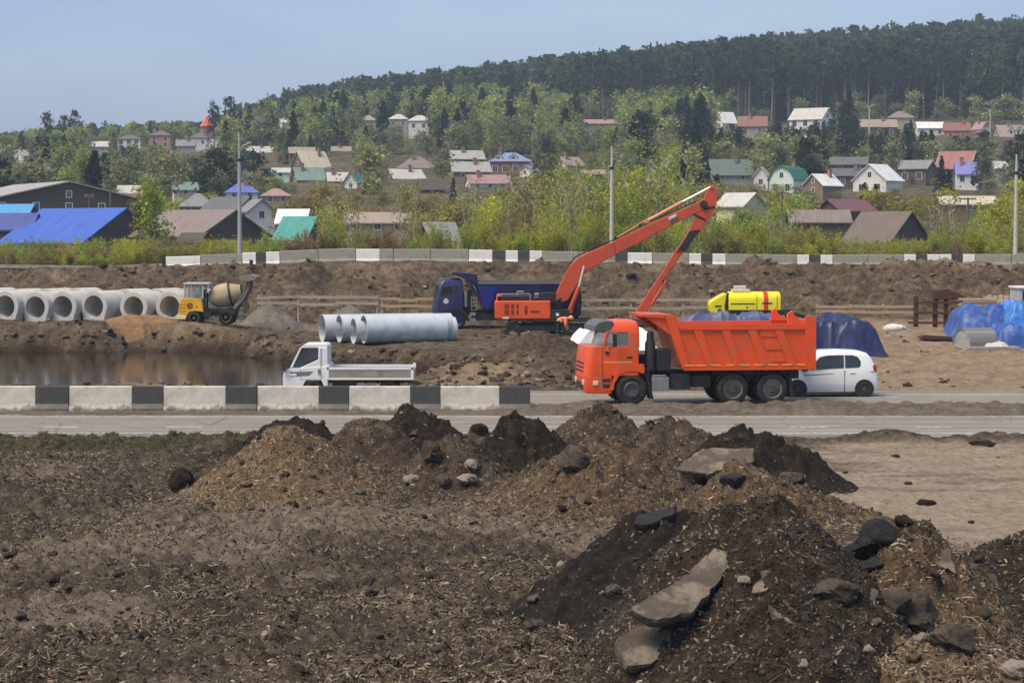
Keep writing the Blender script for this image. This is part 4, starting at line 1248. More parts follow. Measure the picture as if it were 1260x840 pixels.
# ================================================================== long-reach excavator
YE = 118.0; K4 = FPX / YE
E_ = thing("excavator", "orange long-reach crawler excavator with its boom raised over the site", "excavator", base(672, YE + 1.4), 0)
GE = E_.location.z; PYE = py_of(YE, GE)
def ex(px): return (px - 672) / K4
def ez(py): return (PYE - py) / K4
def ep(pts): return [(ex(a), ez(b)) for a, b in pts]
zb0 = .93
mb = MB()
mb.prism(ep([(608.5, 392), (608, 371.5), (611, 370), (677, 370), (677, 392.5), (624, 392.5)]), -1.45, 1.45)
mb.prism(ep([(610, 371), (610.5, 363), (617, 363), (618, 371)]), -1.2, 1.2)
up = mb.build("upper_body", ORANGEX, E_, bevel=.06)
mb = MB()
for (a, b_) in ((620.5, 625.5), (628.5, 632), (635, 637.5)):
    for (c, d) in ((374, 379.5), (381, 387)): mb.box(ex(a), ex(b_), -1.465, -1.44, ez(d), ez(c))
mb.box(ex(645), ex(648.5), -1.465, -1.44, ez(386.5), ez(376)); mb.box(ex(652), ex(663), -1.463, -1.44, ez(384.5), ez(382))
mb.build("vent_grille", mat("dark_orange_vent", (.20, .03, .012), .7, .2, 5), up)
mb = MB(); mb.box(ex(611), ex(655), -1.2, .6, ez(370.5), ez(364.5)); mb.box(ex(655), ex(678), -.9, .8, ez(370.5), ez(367)); mb.box(ex(664), ex(684), -1.1, -.7, ez(372), ez(360)); mb.build("engine_deck", BLK, up, bevel=.03)
mb = MB(); mb.tube([(ex(611), -1.3, ez(362)), (ex(652), -1.3, ez(361.5)), (ex(652), -1.3, ez(370))], .035); mb.tube([(ex(636), -1.0, ez(364)), (ex(636), -1.0, ez(359)), (ex(644), -1.0, ez(359))], .05); mb.lathe([(0, .12), (.2, .14)], (ex(660), -1.0, ez(365.5)), (0, -.3, 1), 14); mb.build("handrail", STEELG, up)
mb = MB(); mb.prism(ep([(677.2, 393.3), (677.2, 381), (699.5, 381), (700.5, 393.3)]), -1.4, 1.4); mb.prism(ep([(677.2, 381), (679, 374), (690, 366), (692, 381)]), -.45, .45)
mb.build("front_frame", BLK, up, bevel=.03)
mb = MB(); mb.box(ex(683.5), ex(687.3), -1.41, -1.39, ez(388.6), ez(385)); mb.box(ex(618), ex(625.5), -1.47, -1.42, ez(392), ez(390)); mb.build("plate", WHITET, up)
mb = MB(); mb.prism(ep([(690, 393), (690, 352), (696, 346), (709, 346), (714.5, 352), (716.8, 372), (715.5, 388), (712, 393)]), .35, 1.4); ecab = mb.build("cab", BLK, up, bevel=.06)
mb = MB(); mb.prism(ep([(700.5, 372), (700.5, 350), (709, 349), (713, 353.5), (715, 372), (713.5, 378)]), .335, 1.415); mb.prism(ep([(711.8, 352.8), (716.2, 369), (716.2, 380), (715, 380)]), .5, 1.25); mb.build("cab_window", GLS, ecab)
# crawler tracks
for y0, y1 in ((-1.5, -.85), (.85, 1.5)):
    mb = MB(); c0, c1, rr = ex(632), ex(727), .44
    path = [(c0 + rr * math.cos(R(a)), rr + .0 + rr * math.sin(R(a))) for a in range(90, 271, 18)] + [(c1 + rr * math.cos(R(a)), rr + rr * math.sin(R(a))) for a in range(-90, 91, 18)]
    inn = [(x * 1.0 + (.09 if x < c0 else -.09 if x > c1 else 0), z * .82 + .08) for x, z in path][::-1]
    n = len(path)
    vs = [(p[0], y0, p[1]) for p in path] + [(p[0], y1, p[1]) for p in path] + [((p[0] - (c0 + c1) / 2) * .965 + (c0 + c1) / 2, y0, (p[1] - rr) * .8 + rr) for p in path] + [((p[0] - (c0 + c1) / 2) * .965 + (c0 + c1) / 2, y1, (p[1] - rr) * .8 + rr) for p in path]
    fs = []
    for i in range(n):
        j = (i + 1) % n; fs += [(i, j, n + j, n + i), (2 * n + i, 3 * n + i, 3 * n + j, 2 * n + j), (i, 2 * n + i, 2 * n + j, j), (n + i, n + j, 3 * n + j, 3 * n + i)]
    mb.add(vs, fs)
    L = c1 - c0; k = 0
    while k * .19 < L:
        x = c0 + k * .19; mb.box(x, x + .1, y0 - .02, y1 + .02, -.015, .04); mb.box(x, x + .1, y0 - .02, y1 + .02, 2 * rr - .03, 2 * rr + .035); k += 1
    tr = mb.build("track", mat("muddy_track", (.03, .027, .024), .85, .4, 3, c2=(.11, .09, .07), c2amt=(.5, .7), c2scale=2), E_)
    mb = MB(); mb.box(c0, c1, y0 + .1, y1 - .1, .28, .6)
    for i in range(8): x = c0 + .3 + i * (L - .6) / 7; mb.cyl((x, y0 + .06, .24), (x, y1 - .06, .24), .15, seg=12)
    mb.cyl((c0, y0 + .05, rr), (c0, y1 - .05, rr), .33, seg=18); mb.cyl((c1, y0 + .05, rr), (c1, y1 - .05, rr), .33, seg=18)
    mb.build("roller_frame", BLK, tr)
mb = MB(); mb.cyl((ex(672), 0, .45), (ex(672), 0, ez(392)), .75, seg=24); mb.box(ex(655), ex(692), -.9, .9, .35, .75); mb.build("turntable", BLK, E_)
# boom
def boxbeam(m, top, bot, hw):
    pts = top + bot[::-1]; m.prism(ep(pts), -hw, hw)
mb = MB()
boxbeam(mb, [(681, 371), (688, 352.5), (700.5, 328), (713, 316.5), (721, 312.5), (756, 297)], [(686, 376), (699, 369.8), (716, 342), (724, 332.5), (733, 327.5), (758, 313.5)], .28)
boxbeam(mb, [(756, 297), (800, 275.5), (834, 260.5), (862, 248), (866, 245.3)], [(758, 313.5), (771, 307.5), (825, 278.5), (850, 266), (868, 257.5)], .24)
mb.cyl((ex(684), -.36, ez(373)), (ex(684), .36, ez(373)), .2, seg=16); mb.cyl((ex(867), -.34, ez(250.5)), (ex(867), .34, ez(250.5)), .19, seg=16)
boom = mb.build("boom", BOOMRED, E_, bevel=.035)
mb = MB()
for dz in (0, .09): mb.tube([(ex(697), -.2 + dz, ez(332)), (ex(707), -.2 + dz, ez(317)), (ex(722), -.2 + dz, ez(309.5)), (ex(757), -.2 + dz, ez(294.5)), (ex(790), -.15 + dz, ez(278.5)), (ex(800), -.12 + dz, ez(273)), (ex(836), -.2 + dz, ez(257)), (ex(858), -.2 + dz, ez(247.5))], .035, 6)
mb.lathe([(0, .1), (.2, .1)], (ex(789), -.15, ez(277)), (0, 1, 0), 8); mb.lathe([(0, .09), (.2, .09)], (ex(758), -.2, ez(293)), (0, 1, 0), 8)
mb.build("hydraulic_hose", RUB, boom, sm=50)
mb = MB(); mb.prism(ep([(823.2, 267.8), (832.8, 263), (834.4, 266), (824.8, 270.8)]), -.252, -.235); bl = mb.build("boom_sign", WHITET, boom)
mb = MB()
for i, (a, c) in enumerate(((824.6, 268.6), (826.2, 267.8), (827.9, 267), (829.6, 266.2), (831.3, 265.3), (832.6, 264.7))):
    mb.prism(ep([(a, c), (a + .75, c - .38), (a + 1.55, c + 1.5), (a + .8, c + 1.9)]), -.2545, -.25)
mb.build("sign_lettering", mat("grey_lettering", (.2, .2, .2), .7, .1), bl)
mb = MB()
mb.prism(ep([(824.8, 271), (834.4, 266.2), (837, 270.5), (826.5, 276.4)]), -.252, -.235); mb.build("boom_patch", mat("dark_patch", (.12, .07, .05), .8, .3, 5), boom)
for s_ in (-.42, .42):
    mb = MB(); mb.cyl((ex(701.5), s_, ez(382)), (ex(713), s_, ez(353)), .13, seg=14); mb.cyl((ex(701.5), s_ - .12, ez(383)), (ex(701.5), s_ + .12, ez(383)), .16, seg=12); ci = mb.build("boom_cylinder", BOOMRED, E_, sm=40)
    mb = MB(); mb.cyl((ex(712), s_, ez(355.5)), (ex(719), s_, ez(327.5)), .07, seg=12); mb.build("piston_rod", mat("chrome_rod", (.75, .74, .72), .25, .05, metal=.6), ci, sm=40)
mb = MB(); mb.cyl((ex(797), 0, ez(272.5)), (ex(842), 0, ez(248)), .115, seg=14); mb.cyl((ex(797), -.15, ez(272.5)), (ex(797), .15, ez(272.5)), .15, seg=12); mb.tube([(ex(758), .15, ez(294)), (ex(797), .12, ez(270)), (ex(820), .12, ez(259))], .04)
ci = mb.build("stick_cylinder", mat("pale_orange_cylinder", (.62, .26, .13), .5, .15, 2), boom, sm=40)
mb = MB(); mb.cyl((ex(841), 0, ez(248.5)), (ex(876), 0, ez(230)), .07, seg=12); mb.build("piston_rod", bpy.data.materials["chrome_rod"], ci, sm=40)
mb = MB()
boxbeam(mb, [(877.5, 228.5), (884.5, 233), (884.5, 243), (881.5, 257), (869, 278), (857, 292), (843, 310)], [(874, 230), (869, 240), (866, 252), (857.5, 266), (850, 283), (842, 296), (831.5, 310.5)], .22)
boxbeam(mb, [(843, 310), (830, 328), (813, 352), (797, 386), (793, 396)], [(831.5, 310.5), (818, 333), (802, 356), (786, 381), (782, 395)], .18)
mb.cyl((ex(877), -.27, ez(231)), (ex(877), .27, ez(231)), .1, seg=14)
stick = mb.build("stick", BOOMRED, E_, bevel=.03)
mb = MB(); mb.prism(ep([(850.2, 284), (864, 282.5), (853, 297), (845, 309), (834.5, 309)]), -.235, -.2); mb.prism(ep([(859, 257), (881, 253), (881, 256), (859, 260)]), -.235, -.2); mb.cyl((ex(867), -.40, ez(251)), (ex(867), -.2, ez(251)), .21, seg=16)
mb.prism(ep([(855, 262), (870, 269.5), (869.5, 272.5), (854, 264.5)]), -.235, -.2)
mb.build("stick_dark_plates", BLK, stick)  # black plates on the stick's near face and a black disc at its pivot
mb = MB(); mb.cyl((ex(822), -.25, ez(345)), (ex(803), -.25, ez(376)), .09, seg=12); mb.cyl((ex(803), -.25, ez(376)), (ex(797), -.25, ez(390)), .045, seg=10); mb.cyl((ex(818), -.34, ez(352)), (ex(818), -.16, ez(352)), .13, seg=12); mb.build("bucket_cylinder", BOOMRED, stick, sm=40)
mb = MB()
bk = ep([(779, 393), (796, 394), (800, 402), (795, 412), (783, 415), (774, 411), (777, 409), (785, 411), (791, 407), (793, 400), (780, 397)])
mb.prism(bk, -.55, .55)
for i in range(5): y = -.5 + i * .25; mb.prism(ep([(772, 413), (777, 408), (779, 411)]), y - .05, y + .05)
mb.build("bucket", RUST, stick, bevel=.02)

# ================================================================== self-loading mixer
YM = 117.1; K5 = FPX / YM
Mx = thing("concrete_mixer", "small yellow self-loading concrete mixer with a caked cream drum, beside the pipes", "concrete mixer", base(262, YM + .95), 0)
PYM = py_of(YM, Mx.location.z)
dm = PYM - 403.5
def mx_(px): return (px - 262) / K5
def mz(py): return (PYM - py - dm) / K5
def mp(pts): return [(mx_(a), mz(b)) for a, b in pts]
mb = MB(); mb.prism(mp([(221, 396), (222, 384), (224.5, 373), (228, 370.5), (250, 371.5), (252.5, 387), (252, 387.5), (242, 386.2), (235, 387.5), (232, 392), (231, 396.5)]), -.8, .8); my = mb.build("engine_body", YELP, Mx, bevel=.05)
mb = MB(); mb.prism(mp([(220, 397), (221.3, 391.5), (231.5, 393), (231, 397)]), -.86, .86); mb.build("bumper", CREAM, my, bevel=.03)
mb = MB()
for py in (378, 382, 386.5): mb.box(mx_(223.3), mx_(231), -.81, -.79, mz(py + .5), mz(py))
mb.lathe([(0, .18), (.012, .18)], (mx_(236), -.80, mz(380)), (0, -1, 0), 16); mb.box(mx_(243), mx_(245), -.81, -.79, mz(382), mz(380)); mb.build("body_trim", mat("brown_trim", (.22, .10, .015), .7, .2), my)
mb = MB()
for px in (228.8, 251.3):
    for s_ in (-.72, .72): mb.bar((mx_(px), s_, mz(371.5)), (mx_(px + .6), s_, mz(353)), .07, .07)
mb.box(mx_(228), mx_(259.5), -.78, .78, mz(354), mz(351.6))
for s_ in (-.72, .72): mb.bar((mx_(259), s_, mz(353)), (mx_(257), s_, mz(364)), .06, .06); mb.bar((mx_(237.5), s_, mz(371)), (mx_(237.5), s_, mz(353.5)), .05, .05)
mc = mb.build("cab_frame", mat("pale_cab_frame", (.5, .49, .44), .7, .15), Mx, bevel=.015)
mb = MB()
for s_ in (-.72, .72): mb.box(mx_(229.5), mx_(251), s_ - .004, s_ + .004, mz(371), mz(354))
mb.build("cab_window", CLEAR, mc)
mb = MB(); mb.box(mx_(240), mx_(247), -.3, .3, mz(373), mz(366)); mb.box(mx_(246), mx_(249), -.3, .3, mz(366), mz(357)); mb.cyl((mx_(233), 0, mz(371)), (mx_(235), 0, mz(362)), .03); mb.lathe([(0, .2), (.04, .2)], (mx_(235), 0, mz(362)), (-.3, 0, 1), 16); mb.build("seat", PLA, mc, bevel=.03)
ax0 = Vector((mx_(256.5), 0, mz(371.5))); ax1 = Vector((mx_(298), 0, mz(363)))
L = (ax1 - ax0).length
prof = [(0, .02), (.02, .18), (.10, .36), (.28, .50), (.50, .60), (.75, .655), (1.0, .665), (1.2, .64), (L - .35, .50), (L - .02, .42), (L - .02, .36), (L - .5, .40)]
mb = MB(); mb.lathe(prof, ax0, ax1 - ax0, 32); dr = mb.build("drum", DRUM, Mx, sm=40)
mb = MB(); mb.lathe([(1.22, .60), (1.22, .665), (1.32, .65), (1.32, .58)], ax0, ax1 - ax0, 32, 0, True); mb.build("drum_band", BLK, dr, sm=40)
mb = MB()
for s_ in (-.4, .4): mb.box(mx_(226), mx_(292), s_ - .07, s_ + .07, mz(392), mz(387.5))
mb.prism(mp([(256, 388), (256, 383.5), (276, 383.8), (288, 380), (294, 384), (292, 389)]), -.55, .55); mb.bar((mx_(253.5), -.5, mz(388)), (mx_(253.5), -.5, mz(360)), .1, .1); mb.bar((mx_(253.5), .5, mz(388)), (mx_(253.5), .5, mz(360)), .1, .1)
mb.cyl((mx_(241), -.7, mz(396)), (mx_(241), .7, mz(396)), .09); mb.cyl((mx_(280), -.7, mz(395.5)), (mx_(280), .7, mz(395.5)), .09)
mb.prism(mp([(270, 391), (273, 386.5), (280, 384.5), (288, 386.5), (292, 391), (288, 390), (280, 387), (273, 390)]), -.86, -.5); mb.prism(mp([(270, 391), (273, 386.5), (280, 384.5), (288, 386.5), (292, 391), (288, 390), (280, 387), (273, 390)]), .5, .86)
mb.box(mx_(252), mx_(262), -.75, -.4, mz(394), mz(387)); mb.build("chassis", BLK, Mx, bevel=.015)
mb = MB()
for s_ in (-.55, .55): mb.tube([(mx_(290), s_, mz(384)), (mx_(300), s_, mz(374)), (mx_(307), s_, mz(361)), (mx_(308.5), s_, mz(350))], .09); mb.tube([(mx_(292), s_, mz(380)), (mx_(303), s_, mz(363)), (mx_(307), s_, mz(350))], .05)
mb.prism(mp([(299, 376), (305, 374), (306.5, 382), (304, 387), (300.5, 386)]), -.3, .3); la = mb.build("loading_arm", mat("muddy_arm", (.14, .125, .105), .85, .3, 4), Mx, sm=40)
mb = MB(); mb.prism(mp([(296.5, 343.5), (297.5, 350), (309, 350), (317, 348.5), (319, 344), (310, 341.5)]), -.75, .75); mb.build("loading_bucket", mat("grey_mud_steel", (.22, .195, .165), .9, .2, 3), la, bevel=.02)
for px, pz, r in ((241, 395.6, .37), (280.3, 394.6, .415)):
    for s_ in (-1, 1): wheel(Mx, mx_(px), r, r, s_ * .85, -s_ * .32, RIML, deep=.08)

# ================================================================== yellow concrete pump trailer
YP = 118.5; K6 = FPX / YP
P_ = thing("concrete_pump", "lemon yellow trailer concrete pump with a red band, behind the blue tarpaulins", "concrete pump", base(915, YP + .9), 0)
PYP = py_of(YP, P_.location.z); dp = PYP - 391
def qx(px): return (px - 915) / K6
def qz(py): return (PYP - py - dp) / K6
def qp(pts): return [(qx(a), qz(b)) for a, b in pts]
mb = MB(); n = 10
sec = lambda x, k=1.0: [(x, -.85, qz(377))] + [(x, .85 * math.cos(R(180 - a)) * k, qz(364) + (qz(354.3) - qz(364)) * k * math.sin(R(a))) for a in range(0, 181, 18)] + [(x, .85, qz(377))]
loft(mb, [sec(qx(895)), sec(qx(957)), sec(qx(959), .95)]); pbd = mb.build("engine_hood", LEMON, P_, bevel=.03, sm=40)
mb = MB(); loft(mb, [[(a[0], a[1] * 1.008, (a[2] - qz(377)) * 1.008 + qz(377)) for a in sec(qx(x))] for x in (938, 943.5)]); mb.build("red_band", mat("red_paint", (.55, .03, .015), .5, .1), pbd, sm=40)
mb = MB(); mb.box(qx(897), qx(927), -.865, -.85, qz(369.6), qz(368.4)); mb.box(qx(936), qx(948), -.872, -.85, qz(369), qz(367.4)); mb.box(qx(929), qx(929.6), -.862, -.85, qz(376), qz(358)); mb.box(qx(954), qx(954.6), -.862, -.85, qz(376), qz(358)); mb.lathe([(0, .05), (.01, .05)], (qx(917.5), -.85, qz(373.5)), (0, -1, 0), 12); mb.build("hood_trim", BLK, pbd)
mb = MB(); mb.prism(qp([(871, 371), (872, 366.5), (889, 356.5), (893, 356), (890.5, 372), (891.5, 381), (885, 385), (875, 384), (872, 378)]), -.75, .75); hp = mb.build("hopper", LEMON, P_, bevel=.08)
mb = MB(); mb.box(qx(878), qx(886), -.77, -.74, qz(373), qz(371)); mb.prism(qp([(891, 372), (893.5, 356), (896, 356), (896, 379), (892, 379)]), -.6, .6); mb.cyl((qx(884), -.80, qz(378)), (qx(884), -.74, qz(378)), .13, seg=14); mb.build("hopper_trim", BLK, hp)
mb = MB(); mb.box(qx(892), qx(968), -.8, .8, qz(381), qz(377)); mb.prism(qp([(956, 377), (975, 376.5), (975, 378.5), (960, 384)]), -.3, .3); mb.box(qx(893), qx(901), -.7, .7, qz(387), qz(381)); mb.cyl((qx(914), -.85, qz(385)), (qx(914), .85, qz(385)), .07)
mb.bar((qx(966), 0, qz(380)), (qx(970), 0, qz(391)), .1, .1); mb.tube([(qx(872), 0, qz(381)), (qx(862), 0, qz(382)), (qx(852), .1, qz(390))], .1); mb.build("chassis", BLK, P_)
mb = MB(); mb.box(qx(903), qx(917.5), -.3, .3, qz(351.5), qz(347)); mb.box(qx(900), qx(922), -.4, .4, qz(355), qz(351.5)); mb.build("air_box", CREAM, pbd, bevel=.03)
for s_ in (-1, 1): wheel(P_, qx(914), .3, .31, s_ * .86, -s_ * .2, RIMD, tread=False)

# ================================================================== concrete culvert pipes
def pipe_concrete():
    r0, r1, L = .86, .62, 2.5
    seg = 40; V, F = [], []
    def ring(x, r, foot):
        o = []
        for k in range(seg):
            a = 2 * math.pi * k / seg + math.pi / seg; y, z = math.cos(a) * r, math.sin(a) * r
            if foot and z < -.55: z = -.86; y = max(-.6, min(.6, y * 1.0)) if abs(y) < .62 else y
            o.append((x, y, z + .86))
        return o
    rings = [ring(0, r1, 0), ring(0, r0, 1), ring(.02, r0 + .01, 1), ring(L - .12, r0, 1), ring(L - .12, r0 - .1, 0), ring(L, r0 - .1, 0), ring(L, r1, 0), ring(L - .1, r1, 0)]
    rings = [[(0.0 + p[0], p[1], p[2]) for p in r_] for r_ in rings]
    mb = MB(); loft(mb, rings + [rings[0]], caps=False)
    return mb
mb = pipe_concrete()
me0 = None
spots = [(-30, 395.5, 0), (6, 395.5, 0), (43, 395.5, 0), (76.5, 395.5, 0), (115, 396, 0), (164, 396, .0), (208.5, 396.5, 0),
         (-18, 391, 1), (18, 391, 1), (56, 391, 1), (92, 391, 1), (152, 391.5, 1), (192, 391.5, 1), (228, 392, 1)]
names = ["pipe cut by the left edge", "first full pipe from the left edge", "second full pipe from the left edge", "third full pipe from the left edge", "pipe with its long side showing left of the sand heap", "pipe half hidden behind the sand heap", "pipe just left of the yellow mixer"]
first = None
for i, (px, py, row) in enumerate(spots):
    Yp = 118.3 + (3.1 if row else 0)
    p = base(px, Yp)
    o = mb.build("concrete_pipe", CONC, None, bevel=.02, sm=40) if first is None else first.copy()
    if first is None: first = o
    else: COL.objects.link(o)
    p.z = (1.2 if not row else 1.28) - .04 + .03 * math.sin(i * 2.1)
    o.location = p; o.rotation_euler = (0, 0, R(70 + (i * 37 % 7) - 3))
    lab = ("grey concrete " + names[i] + ", front row") if not row else "grey concrete pipe of the back row, seen between or behind the front pipes"
    tag(o, lab, "concrete pipe", "large concrete pipes stored on the far bank")
# lifting holes / stains on top are in the material; corrugated steel pipes
def pipe_steel(L, r=.75, th=R(21)):
    mb = MB(); pr = []; n = int(L / .045)
    for i in range(n + 1): pr.append((L * i / n, r + .008 * math.sin(i * math.pi / 1.5)))
    inn = [(d, q - .03) for d, q in pr][::-1]
    mb.lathe(pr + inn, (0, 0, r), (1, 0, 0), 36, 0, True); return mb
sp = [(396, 109.5, 6.0, "farthest left"), (417, 108.6, 6.0, "second from the left"), (434.5, 107.6, 5.4, "third from the left, the smallest mouth"), (447, 106.9, 4.3, "nearest the pond, in front of the others")]
for i, (px, Yp, L, w_) in enumerate(sp):
    r = .72 if i != 2 else .66
    o = pipe_steel(L, r).build("steel_pipe", GALV, None, sm=60)
    p = base(px, Yp); p.z = max(S(p.x + .8, p.y + .3), S(p.x + 3, p.y + 1)) - .05; o.location = p; o.rotation_euler = (0, 0, R(20))
    tag(o, "corrugated galvanised steel pipe, mouth " + w_, "steel pipe", "corrugated steel pipes on the bank")
for i, (px, Yp, L, w_) in enumerate(((487, 107.7, 2.0, "short patched steel pipe length continuing the nearest pipe"), (503, 108.6, 2.1, "last steel pipe length at the right end of the row"))):
    o = pipe_steel(L, .70).build("steel_pipe", GALV, None, sm=60)
    p = base(px, Yp); p.z = S(p.x + .8, p.y + .3) + .0; o.location = p; o.rotation_euler = (0, 0, R(20)); tag(o, w_, "steel pipe", "corrugated steel pipes on the bank")


# ================================================================== heaps, tarpaulins, fences and gear of the site
def heap(pl, pr, ytop, Y, depth, m, label, seed, peak=1.3, rough=.12, name="soil_heap", cat="soil heap", group=None, zb=None):
    xc = ((pl + pr) / 2 - CX) * Y / FPX; a = (pr - pl) / 2 * Y / FPX; g0 = S(xc, Y)
    H = at((pl + pr) / 2, ytop, Y).z - g0
    X, Y_ = np.meshgrid(np.arange(-a * 1.25, a * 1.25, .09), np.arange(-depth * 1.25, depth * 1.25, .09))
    rho = np.sqrt((X / a + .15 * fbm(X + xc, Y_, 1.5, 3, seed)) ** 2 + (Y_ / depth) ** 2 + .01)
    Z = H * (1 - np.clip(rho, 0, 1.2) ** peak) + fbm(X, Y_, .7, 4, seed + 1, .6) * rough * 2 * np.clip(1.2 - rho, 0, 1)
    Zs = zsite(X + xc, Y_ + Y) - g0
    Zt = np.where(rho < 1.15, np.maximum(Z, Zs - .1), Zs - .2)
    o = link(name, grid_mesh(name, X, Y_, Zt, m, keep=(rho < 1.2) & (Z > Zs - .25)), loc=(xc, Y, g0)); return tag(o, label, cat, group)


SAND = soil("ochre_sand", (.20, .125, .065), (.33, .21, .115), (.43, .29, .17), 1.2, 1.5)
GRAVL = soil("grey_gravel", (.14, .125, .105), (.23, .21, .185), (.33, .30, .27), 1.4, 2)
heap(122, 220, 386, 117.6, 1.3, SAND, "ochre sand heap in front of the concrete pipes beside the mixer", 500, name="sand_heap", cat="sand heap")
heap(288, 372, 376, 122, 3.0, GRAVL, "low grey gravel heap right of the yellow mixer", 510, name="gravel_heap", cat="gravel heap")
heap(390, 470, 375, 123, 2.0, GRAVL, "low grey gravel heap behind the steel pipes", 520, name="gravel_heap", cat="gravel heap")
heap(650, 745, 434, 96.5, 2.8, SITE if False else GREY, "rough clod heap at the pond's end just left of the orange truck's cab", 530, peak=1.2, rough=.22)
heap(600, 732, 409, 99.5, 2.0, GREY, "dark soil heap below the bending worker", 540, peak=1.2, rough=.2)


def tarp(name, x0, x1, yb0, yb1, prof, m, label, seed, z0=None, cat="tarpaulin", sag=.12, step=.06, spread=.25):
    """cloth over a pile: prof = [(pixel, pixel of the top)], footprint x0..x1 pixels at yb0..yb1 metres away"""
    Ym = (yb0 + yb1) / 2
    X0, X1 = (x0 - CX) * Ym / FPX, (x1 - CX) * Ym / FPX
    g0 = S((X0 + X1) / 2, Ym) if z0 is None else z0
    xs = np.arange(X0 - spread * 2, X1 + spread * 2, step); ys = np.arange(yb0 - spread * 2, yb1 + spread * 2, step)
    X, Y = np.meshgrid(xs, ys)
    tops = np.interp(X, [(p - CX) * Ym / FPX for p, _ in prof], [at(p, t, Ym).z - g0 for p, t in prof])
    d = np.minimum(np.minimum(X - X0, X1 - X), np.minimum(Y - yb0, yb1 - Y)) + .12 * fbm(X, Y, 1.0, 2, seed)
    e = smooth(-.35, .55, d)
    rid = 1 - np.abs(vn(X * 1.1 + 3 * vn(X * .3, Y * .3, seed), Y * 1.3, seed + 1)) * 2
    r2 = 1 - np.abs(vn(X * 2.3 - Y * .9 + 2 * vn(X * .5, Y * .5, seed + 8), Y * 1.1 + X * .6, seed + 9)) * 2
    fold = (rid ** 4) * .13 + (r2 ** 5) * .12 + .20 * fbm(X, Y, 1.5, 5, seed + 2, .6)
    hem = .06 * np.sin((X * 1.3 + Y * 1.7) * 4 + 3 * fbm(X, Y, 1, 2, seed + 3)) * (1 - e)
    Z = e * tops * (1 - .08 + .5 * sag * fbm(X, Y, 1.6, 2, seed + 4)) + fold * np.clip(e * 2.5, 0, 1) * np.clip(tops, 0, 1.2) - .25 * (1 - e) + hem * tops * .5
    Zs = zsite(X, Y) - g0
    Z = np.maximum(Z, Zs - .03)
    o = link(name, grid_mesh(name, X - (X0 + X1) / 2, Y - Ym, Z, m, keep=(e > .02)), loc=((X0 + X1) / 2, Ym, g0)); tag(o, label, cat); return o


TARPD = mat("navy_tarpaulin", (.017, .023, .075), .42, .3, 1.5, c2=(.03, .04, .13), c2amt=(.45, .7), c2scale=1.5, bstr=.25, bscale=5)
TARPL = mat("blue_grey_tarpaulin", (.085, .11, .21), .45, .25, 1.5, c2=(.055, .075, .21), c2amt=(.45, .7), c2scale=1.3, bstr=.25, bscale=5)
TARPB = mat("blue_tarpaulin", (.030, .085, .30), .5, .35, 1.4, c2=(.15, .23, .44), c2amt=(.5, .72), c2scale=1.6, bstr=.3, bscale=5)
TARPC = mat("light_blue_tarpaulin", (.05, .20, .60), .4, .3, 2, c2=(.18, .36, .68), c2amt=(.5, .7), c2scale=3, bstr=.4, bscale=8)
WSHEET = mat("white_geotextile", (.82, .84, .86), .8, .04, 1.5, bstr=.15, bscale=8)
tarp("tarpaulin_pile", 832, 968, 101, 104.6, [(820, 396), (850, 389), (880, 387), (905, 390), (925, 388), (958, 389), (980, 392)], TARPL, "blue grey tarpaulin over a long pile, showing above the orange truck's side", 600)
tarp("tarpaulin_pile", 972, 1084, 96.5, 100.5, [(965, 392), (985, 389), (1003, 396), (1018, 389), (1045, 389), (1062, 394), (1075, 410), (1088, 432)], TARPD, "navy tarpaulin draped over a pile behind the white car", 610)
tarp("tarpaulin_pile", 1168, 1300, 104.5, 109, [(1165, 405), (1176, 384), (1190, 377), (1210, 380), (1232, 376), (1250, 374), (1310, 380)], TARPB, "bright blue crumpled tarpaulin over the stack at the right edge", 620)
tarp("tarpaulin_pile", 1218, 1310, 101.2, 104, [(1210, 415), (1222, 402), (1240, 398), (1262, 402), (1310, 400)], TARPB, "lower blue tarpaulin with rounded folds in front of the bright one", 630)
tarp("tarpaulin", 1231, 1262, 103.2, 106.5, [(1225, 381), (1236, 371), (1250, 370), (1262, 377)], TARPC, "crumpled light blue sheet lying on top of the bright blue tarpaulin", 640)
tarp("white_sheet", 700, 806, 101.5, 104, [(690, 420), (705, 408), (730, 407), (760, 406), (790, 406), (815, 411)], WSHEET, "white geotextile spread over a low pile, behind the orange truck's cab", 650, cat="sheet", sag=.04)
tarp("white_sheet", 1206, 1252, 99.6, 100.6, [(1200, 428), (1212, 417), (1222, 421), (1235, 419), (1250, 428)], mat("grey_white_cloth", (.5, .5, .48), .8, .15, 3), "pale crumpled cloth lying on boards before the tarpaulins", 660, cat="cloth", spread=.1, step=.04)
# wire roll
p = base(1201, 100.6)
mb = MB(); n = 14
for k in range(n):
    x = -.75 + 1.5 * k / (n - 1)
    mb.tube([(x, .75 * math.cos(R(a)), .15 + .8 * math.sin(R(a))) for a in range(0, 181, 15)], .022, 5)
for a in range(0, 181, 15): mb.tube([(-.78, .75 * math.cos(R(a)), .15 + .8 * math.sin(R(a))), (.78, .75 * math.cos(R(a)), .15 + .8 * math.sin(R(a)))], .018, 5)
wt = thing("hoop_cover", "grey half-round hoop cover standing by the blue tarpaulins", "cover", p, R(20))
mb.build("hoops", STEELG, wt)
mb = MB(); mb.lathe([(-.72, .7), (.72, .7)], (0, 0, .15), (1, 0, 0), 24); mb.build("sheet", mat("translucent_sheet", (.33, .34, .33), .6, .2, 4, c2=(.16, .17, .15), c2amt=(.5, .7), c2scale=5, stretch=(5, 1, 1)), wt, sm=50)
mb = MB(); mb.box(-.8, .8, -.8, .8, .0, .12); mb.build("base_frame", WOODG, wt)
